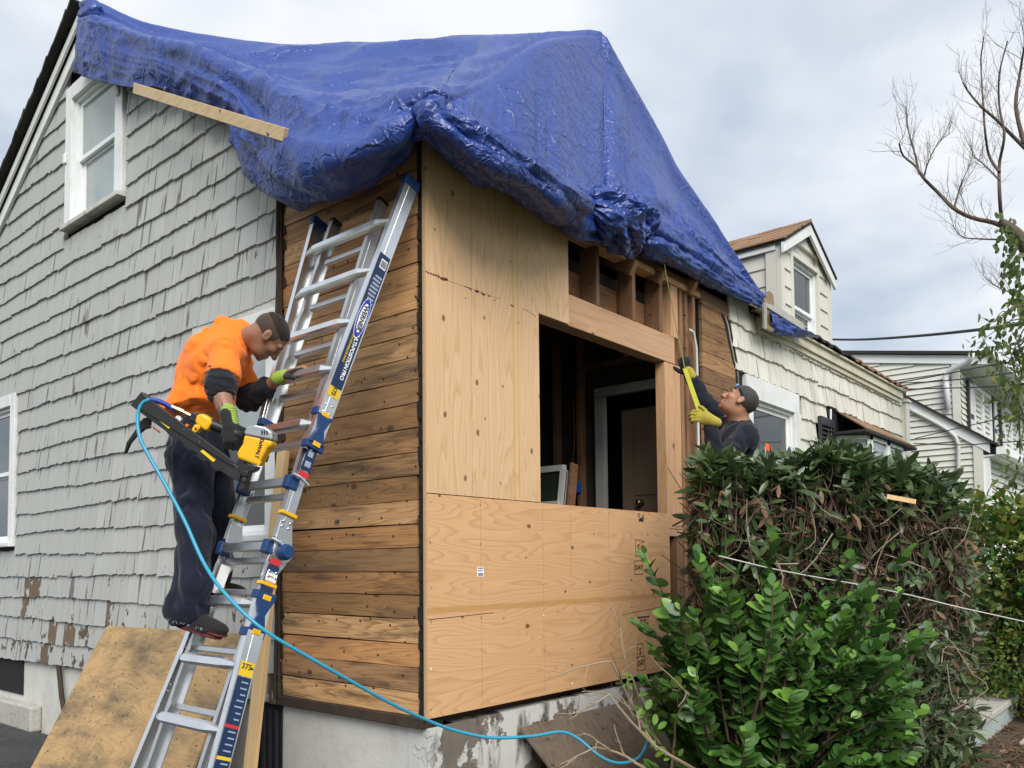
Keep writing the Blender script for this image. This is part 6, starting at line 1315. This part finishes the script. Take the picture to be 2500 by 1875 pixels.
# ---- the big rhododendron hedge: green on top, a thicket of bare stems below
HB = DW(2000, 2000, 5.3); HB[2] = .05
hg_ = thing('rhododendron', 'tall half-dead rhododendron hedge with bare brown stems under its leafy top', 'hedge', HB)
def hedge_w(px): return np.interp(px, [1680, 1850, 2100, 2400], [5.12, 5.15, 5.45, 6.0])
htop = lambda px: np.interp(px, [1680, 1720, 1850, 2050, 2200, 2280, 2350, 2420], [1165, 1142, 1134, 1128, 1136, 1180, 1255, 1320])
P, D, N, S, mi = [], [], [], [], []; tw = []
def whorl(c, ax, n, size, mat=0, drop=.0):
    ax = unit(ax); a0 = rl.uniform(0, 6.28); x = unit(np.cross(ax, [0.3, .2, 1])); y = np.cross(ax, x)
    for k in range(n):
        a = a0+k*2.4+rl.normal()*.35; d = unit((x*math.cos(a)+y*math.sin(a))*rl.uniform(.5, 1.1)+ax*rl.uniform(-.25, 1.1)-np.array([0, 0, drop])); P.append(c); D.append(d); N.append(unit(ax+rl.normal(size=3)*.2)); S.append(size*rl.uniform(.5, 1.2)); mi.append(mat)
for i in range(560):                                     # leafy crown
    px = rl.uniform(1685, 2340); px = px+max(0, 1740-px)*rl.random(); py = htop(px)+rl.exponential(70) - 8+22*math.sin(px*.021)
    if py > htop(px)+280: continue
    c = DW(px, py, hedge_w(px)+rl.uniform(-.32, .35)); whorl(c, [rl.normal()*.4, rl.normal()*.4-.2, 1], rl.integers(7, 11), .145, 0); tw.append((catmull(np.array([c-np.array([0, 0, .35])+rl.normal(size=3)*.08, c-np.array([0, 0, .12]), c]), 6), [.006, .0055, .005, .0045, .004, .003]))
for i in range(420):                                     # green sprays lower on the face
    px = rl.uniform(1710, 2380); py = htop(px)+60+abs(rl.normal())*240; c = DW(px, py, hedge_w(px)+rl.uniform(-.36, .2)); whorl(c, -FWD*.5+RT*rl.normal()*.5+np.array([0, 0, .6]), rl.integers(3, 7), .115, 0, .15)
for i in range(230):                                     # right flank and foot
    px = rl.uniform(2080, 2420); py = rl.uniform(max(htop(px)+60, 1330), 1840)
    if py > 1640: px = min(px, 2080+(px-2080)*.7); c = DW(px, py, hedge_w(px)+rl.uniform(-.25, .3)); whorl(c, RT*rl.uniform(0, .8)-FWD*.4+np.array([0, 0, rl.uniform(-.2, .7)]), rl.integers(4, 8), .12, 0, .2)
for i in range(2300):                                     # shaded inner leaves that close the hedge
    px = rl.uniform(1690, 2380); py = rl.uniform(htop(px)+40, 1900); c = DW(px, py, hedge_w(px)+rl.uniform(.10, .62)); whorl(c, rl.normal(size=3)*.6+np.array([0, 0, .5]), 3, .14, 0, .1)
for i in range(620):                                     # dead curled leaves caught in the stems
    px = rl.uniform(1690, 2380); py = htop(px)+40+abs(rl.normal())*190; c = DW(px, py, hedge_w(px)+rl.uniform(-.38, .2)); whorl(c, rl.normal(size=3)-np.array([0, 0, .3]), rl.integers(1, 4), .085, 1, .8)
for i in range(560):                                     # tangled bare stems, fanning from the base
    px = rl.uniform(1705, 2380); py = rl.uniform(htop(px)+60, 1850); wv = hedge_w(px)+rl.uniform(-.38, .30); c = DW(px, py, wv); fan = (px-1950)/400
    d = unit(RT*(fan+rl.normal()*.75)+np.array([0, 0, 1.0])*rl.uniform(.0, 1.0)+FWD*rl.normal()*.4); L_ = rl.uniform(.18, .62); cv = rl.normal(size=3)*.10
    pts = catmull(np.array([c-d*L_*.5, c+cv*.6, c+d*L_*.5+np.array([0, 0, rl.uniform(-.1, .16)])]), 7); r0 = rl.uniform(.0025, .0065); tw.append((pts, np.linspace(r0, r0*.45, 7).tolist()))
for i in range(14):                                      # trunks
    px = rl.uniform(1760, 2280); a = np.array([*(HB[:2]+rl.normal(size=2)*.18), .05]); b_ = DW(px, rl.uniform(1250, 1500), hedge_w(px)+rl.uniform(0, .3)); tw.append((catmull(np.array([a, a+(b_-a)*.5+np.array([0, 0, .12])+rl.normal(size=3)*.08, b_]), 10), np.linspace(.024, .009, 10).tolist()))
n_tw = len(tw); obj('stem', tubes_mesh('stem', tw[-14:], 6), M['stem_brown'], hg_); tag(obj('twigs', tubes_mesh('twigs', tw[:-14], 4), M['stem_brown'], hg_), kind='stuff')
tag(obj('foliage', leaves_mesh('foliage', P, D, N, S, LANCE, [M['leaf_rhodo'], M['leaf_dead']], mi), None, hg_), kind='stuff')
pale = []
for i in range(34):
    px = rl.uniform(1700, 2350); py = rl.uniform(1180, 1700); c = DW(px, py, hedge_w(px)-.42+rl.uniform(0, .15)); d = unit(RT*rl.normal()+np.array([0, 0, 1.0])*rl.normal()*.8); L_ = rl.uniform(.2, .5); pale.append((catmull(np.array([c-d*L_/2, c+rl.normal(size=3)*.05, c+d*L_/2]), 7), np.linspace(.0045, .002, 7).tolist()))
tag(obj('pale_twigs', tubes_mesh('pale_twigs', pale, 5), M['stem_pale'], hg_), kind='stuff')
# ---- bare pale brush at the foot of the plywood
bx = thing('dead_brush', 'pale leafless branches poking up by the dark plywood offcut', 'branch', GD(1640, 1960))
paths = []
def branch(p, d, L_, r, depth):
    pts = [p]; 
    for k in range(5): d = unit(d+rl.normal(size=3)*.13); pts.append(pts[-1]+d*L_/5)
    paths.append((catmull(np.array(pts), 8), np.linspace(r, r*.5, 8).tolist()))
    if depth: 
        for k in (2, 3, 4, 5): 
            if rl.random() < .75: branch(pts[k], unit(d+rl.normal(size=3)*.5), L_*.42, r*.55, depth-1)
for (x0_, y0_, x1_, y1_, w_) in ((1690, 1900, 1410, 1650, 4.75), (1700, 1880, 1450, 1720, 4.6), (1660, 1900, 1560, 1600, 4.9), (1640, 1920, 1680, 1620, 4.8), (1620, 1900, 1480, 1780, 4.55)):
    a, b_ = DW(x0_, y0_, w_+.1), DW(x1_, y1_, w_); branch(a, unit(b_-a), np.linalg.norm(b_-a), .010, 2)
obj('branches', tubes_mesh('branches', paths, 5), M['stem_pale'], bx)
P, D, N, S = [], [], [], []
for (px, py, w_) in ((1545, 1665, 4.8), (1560, 1745, 4.75), (1605, 1710, 4.85), (1610, 1660, 4.9), (1570, 1700, 4.75), (1600, 1790, 4.7), (1640, 1840, 4.7), (1660, 1780, 4.8)):
    c = DW(px, py, w_)
    for k in range(8): P.append(c+rl.normal(size=3)*.03); D.append(unit(rl.normal(size=3)+[0, 0, .4])); N.append([0, -.5, 1]); S.append(rl.uniform(.045, .075))
obj('sprout_leaves', leaves_mesh('sprout_leaves', P, D, N, S, OVAL, [M['leaf_bright']]), None, bx)
# ---- leaf litter and twigs on the soil
P, D, N, S = [], [], [], []
for i in range(2600): x, y = rl.uniform(.6, 8.5), rl.uniform(-2.8, -.1); P.append((x, y, .056+rl.uniform(0, .02))); a = rl.uniform(0, 6.28); D.append((math.cos(a), math.sin(a), rl.normal()*.25)); N.append((rl.normal()*.3, rl.normal()*.3, 1)); S.append(rl.uniform(.05, .11))
lt_ = obj('leaf_litter', leaves_mesh('leaf_litter', P, D, N, S, CURL, [M['leaf_dead'], M['leaf_rhodo']], (rl.random(2600) < .15).astype(int)), None); tag(lt_, 'brown fallen leaves scattered over the soil below the hedge', 'leaf litter', kind='stuff')
tw2 = []
for i in range(420): c = np.array([rl.uniform(.6, 8.0), rl.uniform(-2.7, -.15), .062]); a = rl.uniform(0, 6.28); d = np.array([math.cos(a), math.sin(a), rl.normal()*.06]); L_ = rl.uniform(.1, .45); tw2.append(([c-d*L_/2, c+np.array([0, 0, .012])+rl.normal(size=3)*.01, c+d*L_/2], [.003, .003, .0015]))
tag(obj('fallen_twigs', tubes_mesh('fallen_twigs', tw2, 4), M['stem_brown']), 'broken twigs lying on the soil below the hedge', 'twigs', kind='stuff')
# ---- garden shrubs behind, right edge
def round_shrub(name, label, c, r, n, size, mats, tpl, nst=16):
    t_ = thing(name, label, 'shrub', (c[0], c[1], .05)); u_ = unit(rl.normal(size=(n, 3))); rad = rl.uniform(.55, 1.05, n)[:, None]*(1+.22*np.array([fbm(u_*2.2+c, 2)]).T); Pn = np.asarray(c)+u_*np.asarray(r)*rad; Pn[:, 2] = np.maximum(Pn[:, 2], .08)
    fo = obj('foliage', leaves_mesh('foliage', Pn, unit(u_+rl.normal(size=(n, 3))*.6), unit(rl.normal(size=(n, 3))*.5+[0, -.3, 1]), rl.uniform(.7, 1.3, n)*size, tpl, mats, rl.integers(0, len(mats), n)), None, t_); tag(fo, kind='stuff')
    st_ = []
    for k in range(nst): e = np.asarray(c)+unit(rl.normal(size=3)+[0, 0, .5])*np.asarray(r)*.8; st_.append(([np.array([c[0], c[1], .05])+rl.normal(size=3)*[.1, .1, 0], (np.asarray(c)+e)/2-[0, 0, .1], e], [.014, .009, .004]))
    obj('stem', tubes_mesh('stem', st_, 5), M['stem_brown'], t_); return t_
c = DW(2480, 1330, 8.6); round_shrub('shrub', 'yellowing green shrub in front of the neighbour house', (c[0], c[1], c[2]-.25), (1.0, 1.0, .75), 6500, .09, [M['leaf_yellow'], M['leaf_green']], OVAL)
c = DW(2490, 1580, 8.2); round_shrub('shrub', 'small dark clipped bush below the yellowing shrub', (c[0], c[1], .62), (.75, .75, .55), 7000, .045, [M['leaf_green'], M['leaf_yellow']], OVAL)
c = DW(2640, 1500, 9.5); round_shrub('shrub', 'broad green bush at the far right edge', (c[0], c[1], .9), (1.2, 1.2, .9), 6000, .09, [M['leaf_tree'], M['leaf_yellow']], OVAL)
# ---- bare tree with an ivy-clad trunk
TW = 10.0; TB = DW(2590, 1560, TW); TB[2] = 0.0
tr = thing('bare_tree', 'nearly leafless tree with upswept twigs at the right edge', 'tree', TB)
tg = lambda *pts: [DW(x, y, TW+(pts_w if False else 0)) for x, y in pts]
trunk = catmull(np.array([TB]+[DW(x, y, TW) for x, y in ((2590, 1200), (2575, 900), (2550, 720), (2520, 630), (2480, 570), (2440, 540))]), 30); obj('trunk', (lambda m: (m.tube(trunk, np.linspace(.19, .045, 30).tolist(), 10), m)[1])(MB()), M['bark'], tr, smooth=True)
limbs = [([(2480, 570), (2430, 545), (2375, 532), (2330, 510), (2290, 470), (2255, 435), (2235, 405), (2205, 380), (2195, 350)], .030), ([(2445, 542), (2440, 470), (2440, 400), (2452, 330), (2440, 260), (2440, 180), (2460, 100)], .024), ([(2440, 420), (2415, 380), (2405, 320), (2400, 250), (2395, 150), (2402, 90)], .018), ([(2520, 380), (2470, 330), (2430, 290), (2395, 260), (2365, 225), (2350, 200)], .024), ([(2500, 350), (2480, 260), (2490, 180), (2505, 90)], .028), ([(2330, 505), (2340, 470), (2350, 440), (2365, 410)], .014), ([(2245, 425), (2232, 370), (2218, 320), (2212, 262)], .014), ([(2255, 435), (2265, 400), (2290, 350), (2320, 325)], .011), ([(2450, 585), (2390, 583), (2350, 578), (2325, 550)], .012), ([(2500, 725), (2455, 710), (2425, 695)], .010), ([(2440, 440), (2400, 400), (2372, 380)], .012), ([(2560, 800), (2540, 600), (2530, 400), (2540, 250)], .035)]
lim_p, twp = [], []
def twig(p, d, L_, r, dep):
    n = 6; pts = [p]
    for k in range(n): d = unit(d+rl.normal(size=3)*.16+np.array([0, 0, .13])); pts.append(pts[-1]+d*L_/n)
    twp.append((pts, np.linspace(r, r*.35, n+1).tolist()))
    if dep:
        for k in range(1, n): 
            if rl.random() < .45: twig(pts[k], unit(d+rl.normal(size=3)*.6), L_*rl.uniform(.35, .6), r*.55, dep-1)
for pts, r in limbs:
    C_ = catmull(np.array([DW(x, y, TW+rl.normal()*.15) for x, y in pts]), 24); lim_p.append((C_, np.linspace(r, r*.3, 24).tolist())); T_ = unit(np.gradient(C_, axis=0))
    for k in range(3, 24):
        if rl.random() < .8: twig(C_[k], unit(T_[k]*.7+rl.normal(size=3)*.55+np.array([0, 0, .55])), rl.uniform(.22, .62), max(.003, r*.15), 2)
obj('limb', tubes_mesh('limb', lim_p, 7), M['bark'], tr, smooth=True); tag(obj('twigs', tubes_mesh('twigs', twp, 3), M['bark'], tr), kind='stuff')
P, D, N, S = [], [], [], []
for i in range(150): t = rl.random(); px = 2460+40*t+rl.normal()*16; py = 540+t*230+rl.normal()*14; P.append(DW(px, py, TW+rl.uniform(-.25, .05))); D.append(unit(rl.normal(size=3)*.5+[0, 0, -1])); N.append(-FWD+rl.normal(size=3)*.4); S.append(rl.uniform(.07, .11))
tag(obj('ivy', leaves_mesh('ivy', P, D, N, S, OVAL, [M['leaf_tree']]), None, tr), kind='stuff')
# ---- leafy young tree at the right edge
YB = DW(2600, 1520, 9.0); YB[2] = 0; yt = thing('leafy_tree', 'young tree with sparse green leaves hanging before the neighbour windows', 'tree', YB)
ytr = catmull(np.array([YB, DW(2590, 1250, 9), DW(2570, 1000, 9), DW(2560, 820, 9), DW(2540, 740, 9)]), 16); obj('trunk', (lambda m: (m.tube(ytr, np.linspace(.07, .015, 16).tolist(), 8), m)[1])(MB()), M['bark'], yt)
P, D, N, S, br = [], [], [], [], []
for (x, y) in ((2390, 810), (2385, 850), (2420, 790), (2460, 790), (2440, 860), (2480, 850), (2465, 920), (2480, 980), (2440, 950), (2470, 1030), (2440, 1010), (2490, 1100), (2460, 1070), (2485, 1160), (2450, 1180), (2495, 900), (2480, 1230), (2500, 1010), (2400, 830), (2425, 830)):
    a = ytr[rl.integers(4, 15)]; b_ = DW(x, y, 9+rl.normal()*.3); pts = catmull(np.array([a, (a+b_)/2+[0, 0, .15], b_]), 10); br.append((pts, np.linspace(.012, .003, 10).tolist()))
    for k in range(26): i = rl.integers(4, 10); p = pts[i]+rl.normal(size=3)*[.10, .10, .09]; P.append(p); D.append(unit(rl.normal(size=3)*.6+[0, 0, -.7]+RT*-.3)); N.append(unit(rl.normal(size=3)*.5+[0, -.3, 1])); S.append(rl.uniform(.075, .12))
obj('branch', tubes_mesh('branch', br, 5), M['bark'], yt); tag(obj('crown', leaves_mesh('crown', P, D, N, S, leaf_tpl(.17, .20, .11, .05, -.15), [M['leaf_tree'], M['leaf_yellow']], (rl.random(len(P)) < .12).astype(int)), None, yt), kind='stuff')
# ================================================================= NEIGHBOUR HOUSE, WIRES, STEP
NX = 14.0; ny = SW(2345, 1020, NX)[1]; nr0 = SW(2362, 868, NX); nr1 = SW(2025, 866, NX); slp = (nr1[2]-nr0[2])/(nr1[1]-nr0[1])
nh = thing('neighbour_house', 'pale vinyl-sided neighbour house with black shutters behind the hedge', 'house', (NX, ny, 0))
ztop = lambda y: nr0[2]+slp*(y-nr0[1])
mb = MB(); mb.prism([(NX+.03, ny, 0), (NX+.03, 9, 0), (NX+.03, 9, ztop(9)-.06), (NX+.03, ny, ztop(ny)-.06)], (9, 0, 0)); obj('wall', mb, M['vinyl_siding'], nh)
z = 2.0
while z < ztop(5):                                       # side laps
    y1 = 5.0; ylo = ny if z+.11 < ztop(ny)-.1 else ny+(z+.11-ztop(ny)+.1)/slp
    if ylo < y1-.2: mb = MB(); mb.add([(NX-.004, ylo, z), (NX-.004, y1, z), (NX+.024, y1, z+.107), (NX+.024, ylo, z+.107), (NX+.03, ylo, z), (NX+.03, y1, z)], [(3, 2, 1, 0), (0, 1, 5, 4)]); obj('lap_siding', mb, M['vinyl_siding'], nh)
    z += .112
mb = MB(); mb.box((NX-.02, ny-.01, 0), (NX+.04, ny+.12, ztop(ny)-.05)); obj('corner_board', mb, M['vinyl_siding'], nh)
mb = MB(); mb.prism([(NX-.03, ny-.5, ztop(ny-.5)-.16), (NX-.03, 5, ztop(5)-.16), (NX-.03, 5, ztop(5)+.0), (NX-.03, ny-.5, ztop(ny-.5))], (.05, 0, 0)); obj('rake_trim', mb, M['white_vinyl'], nh)
mb = MB(); mb.prism([(NX-.10, ny-.55, ztop(ny-.55)+.01), (NX-.10, 9, ztop(9)+.01), (NX+9, 9, ztop(9)+.01), (NX+9, ny-.55, ztop(ny-.55)+.01)], (0, 0, .06)); obj('roof', mb, M['roof_edge'], nh)
mb = MB(); mb.box((NX-.06, ny-.66, ztop(ny-.5)-.10), (NX+9, ny-.5, ztop(ny-.5)+.02)); mb.box((NX, ny-.5, ztop(ny-.5)-.13), (NX+9, ny-.002, ztop(ny-.5)-.10)); obj('eave_gutter', mb, M['white_vinyl'], nh)
nf = (np.array([NX, ny, 0]), np.array([1., 0, 0]), np.array([0, -1., 0])); ze = ztop(ny-.5)-.13
z = 2.9
while z < ze-.05: mb = MB(); mb.add([(NX+.03, ny-.03, z), (NX+9, ny-.03, z), (NX+9, ny-.004, z+.107), (NX+.03, ny-.004, z+.107), (NX+.03, ny, z), (NX+9, ny, z)], [(0, 1, 2, 3), (0, 4, 5, 1)]); obj('lap_siding', mb, M['vinyl_siding'], nh); z += .112
for u0 in (1.0, 4.2):
    for k in range(2): window(nf, u0+k*.85, u0+k*.85+.85, ze-1.55, ze-.16, parent=nh, cw=.08, casing=M['white_vinyl'], glass=(M['glass_curtain'], M['glass_dark']), sill=False, depth=.02, proud=.06)
    for us in (u0-.55, u0+1.78):
        mb = MB(); lbox(mb, nf, us, us+.40, ze-1.58, ze-.14, .03, .07); sh_ = obj('shutter', mb, M['shutter'], nh)
        for (a, b_) in ((ze-1.50, ze-.92), (ze-.82, ze-.22)): mb = MB(); lbox(mb, nf, us+.07, us+.33, a, b_, .071, .085); obj('shutter_panel', mb, M['vinyl_siding'], sh_)
dp = [SW(2372, 862, NX-.35), SW(2371, 872, NX-.33), SW(2362, 886, NX-.25), SW(2318, 905, NX-.08), SW(2309, 920, NX-.07), SW(2310, 940, NX-.07), SW(2314, 1000, NX-.07)]
mb = MB(); mb.tube(dp, .055, 8); obj('downspout', mb, M['white_vinyl'], nh, smooth=True)
# lower front addition
LX = 13.3; ly = SW(2398, 1090, LX)[1]; l0 = SW(2396, 1068, LX); l1 = SW(2200, 965, LX); ls = (l1[2]-l0[2])/(l1[1]-l0[1]); lz = lambda y: l0[2]+ls*(y-l0[1])
mb = MB(); mb.prism([(LX+.03, ly, 0), (LX+.03, 4, 0), (LX+.03, 4, lz(1.4)), (LX+.03, 1.4, lz(1.4)-.05), (LX+.03, ly, lz(ly)-.05)], (9, 0, 0)); obj('lower_wall', mb, M['vinyl_siding'], nh)
z = .6
while z < lz(1.2):
    ylo = ly if z+.11 < lz(ly)-.12 else ly+(z+.11-lz(ly)+.12)/ls
    if ylo < 2.8: mb = MB(); mb.add([(LX-.004, ylo, z), (LX-.004, 3, z), (LX+.024, 3, z+.107), (LX+.024, ylo, z+.107), (LX+.03, ylo, z), (LX+.03, 3, z)], [(3, 2, 1, 0), (0, 1, 5, 4)]); obj('lap_siding', mb, M['vinyl_siding'], nh)
    z += .112
mb = MB(); mb.box((LX-.02, ly-.01, 0), (LX+.04, ly+.14, lz(ly)-.04)); obj('corner_board', mb, M['vinyl_siding'], nh)
mb = MB(); mb.prism([(LX-.03, ly-.12, lz(ly-.12)-.20), (LX-.03, 1.6, lz(1.6)-.20), (LX-.03, 1.6, lz(1.6)), (LX-.03, ly-.12, lz(ly-.12))], (.05, 0, 0)); obj('rake_trim', mb, M['white_vinyl'], nh)
mb = MB(); mb.prism([(LX-.08, ly-.25, lz(ly-.25)), (LX-.08, 1.6, lz(1.6)), (LX+9, 1.6, lz(1.6)), (LX+9, ly-.25, lz(ly-.25))], (0, 0, .05)); obj('roof', mb, M['roof_edge'], nh)
mb = MB(); mb.box((LX-.05, ly-.36, lz(ly-.25)-.14), (LX+9, ly-.22, lz(ly-.25)-.01)); mb.box((LX, ly-.22, lz(ly-.25)-.16), (LX+9, ly-.002, lz(ly-.25)-.13)); obj('eave_gutter', mb, M['white_vinyl'], nh)
mb = MB(); mb.box((LX+.02, ly-.10, .0), (LX+.12, ly-.01, lz(ly-.25)-.16)); obj('downspout', mb, M['white_vinyl'], nh)
z = .6
lf = (np.array([LX, ly, 0]), np.array([1., 0, 0]), np.array([0, -1., 0]))
while z < lz(ly-.25)-.25: mb = MB(); mb.add([(LX+.14, ly-.03, z), (LX+9, ly-.03, z), (LX+9, ly-.004, z+.107), (LX+.14, ly-.004, z+.107), (LX+.14, ly, z), (LX+9, ly, z)], [(0, 1, 2, 3), (0, 4, 5, 1)]); obj('lap_siding', mb, M['vinyl_siding'], nh); z += .112
window(lf, .7, 2.6, 1.5, 2.75, parent=nh, cw=.10, casing=M['white_vinyl'], glass=(M['glass_dark'], M['glass_dark']), sill=True, depth=.02, proud=.06)
cn = [SW(2222, 1000, LX-.02), SW(2280, 1030, LX-.03), SW(2320, 1055, LX-.03), SW(2338, 1080, LX-.03), SW(2340, 1130, LX-.03), SW(2340, 1260, LX-.03)]; mb = MB(); mb.tube(catmull(np.array(cn), 24), .035, 8); obj('service_conduit', mb, M['conduit'], nh, smooth=True)
# wires
def wire(label, pts, r, w0, w1, name='overhead_wire'):
    n = len(pts); P_ = [DW(x, y, w0+(w1-w0)*i/(n-1)) for i, (x, y) in enumerate(pts)]; mb = MB(); mb.tube(catmull(np.array(P_), 30), r, 6); return tag(obj(name, mb, M['wire']), label, 'wire', 'overhead wires')
wire('thick black cable crossing the sky above the neighbour roof', [(2000, 828), (2100, 829), (2230, 821), (2380, 806), (2560, 782)], .022, 16, 9)
wire('topmost thin wire crossing the neighbour shutters', [(2190, 935), (2300, 915), (2400, 895), (2560, 868)], .009, 13, 9)
wire('middle thin wire crossing below the neighbour gutter elbow', [(2185, 936), (2300, 930), (2420, 917), (2560, 898)], .009, 13, 9)
wire('lower thin wire running level past the neighbour shutters', [(2200, 950), (2300, 948), (2420, 944), (2560, 932)], .009, 13, 9)
wire('slack wire rising from the service conduit over the lower roof', [(2235, 1070), (2340, 1045), (2450, 1020), (2560, 995)], .007, 12.5, 9)
wire('lowest wire crossing the lower wall of the neighbour house', [(2230, 1082), (2340, 1086), (2450, 1080), (2560, 1070)], .008, 12.5, 9)
# concrete step by the walk
SX, SY = 4.40, -1.80
cs_ = thing('concrete_step', 'low concrete step with a pale blue painted riser right of the hedge', 'step', (SX, SY, .05))
mb = MB(); mb.box((SX+.03, SY+.03, .0), (SX+2.6, SY+1.3, .215)); obj('riser', mb, M['blue_concrete'], cs_); mb = MB(); mb.box((SX, SY, .217), (SX+2.64, SY+1.33, .275)); obj('tread', mb, M['concrete'], cs_, bevel=.012)
# rope tied through the hedge
rp = [DW(1755, 1357, 4.72), DW(1870, 1385, 4.75), DW(1970, 1405, 4.85), DW(2100, 1428, 4.95), DW(2230, 1455, 5.05), DW(2330, 1480, 5.1), DW(2430, 1502, 5.15), DW(2600, 1540, 5.2)]
mb = MB(); mb.tube(catmull(np.array(rp), 50), .0042, 6); tag(obj('rope', mb, M['rope'], smooth=True), 'white rope pulled taut through the hedge toward the right', 'rope')
# orange marker and a splintered lath lying in the hedge top
c = DW(1868, 1100, 5.25); fl_ = thing('marker_flag', 'small orange flag poking out of the hedge top', 'flag', c-np.array([0, 0, .5])); mb = MB(); mb.tube([c-np.array([0, 0, .6]), c+np.array([0, 0, .02])], .004, 6); obj('stake', mb, M['alu'], fl_); mb = MB(); mb.prism([c, c+RT*.045-UP*.0, c+RT*.03+UP*.035, c+RT*.005+UP*.05], FWD*.003); obj('flag', mb, M['hazard_orange'], fl_)
a, b_ = DW(2165, 1212, 5.02), DW(2235, 1225, 5.05); mb = MB(); mb.beam(a, b_, .028, .008, UP); sp_ = tag(obj('splintered_lath', mb, M['lumber_yellow']), 'short yellow splinter of lath caught in the brown hedge stems', 'splinter')
bpy.context.view_layer.update()
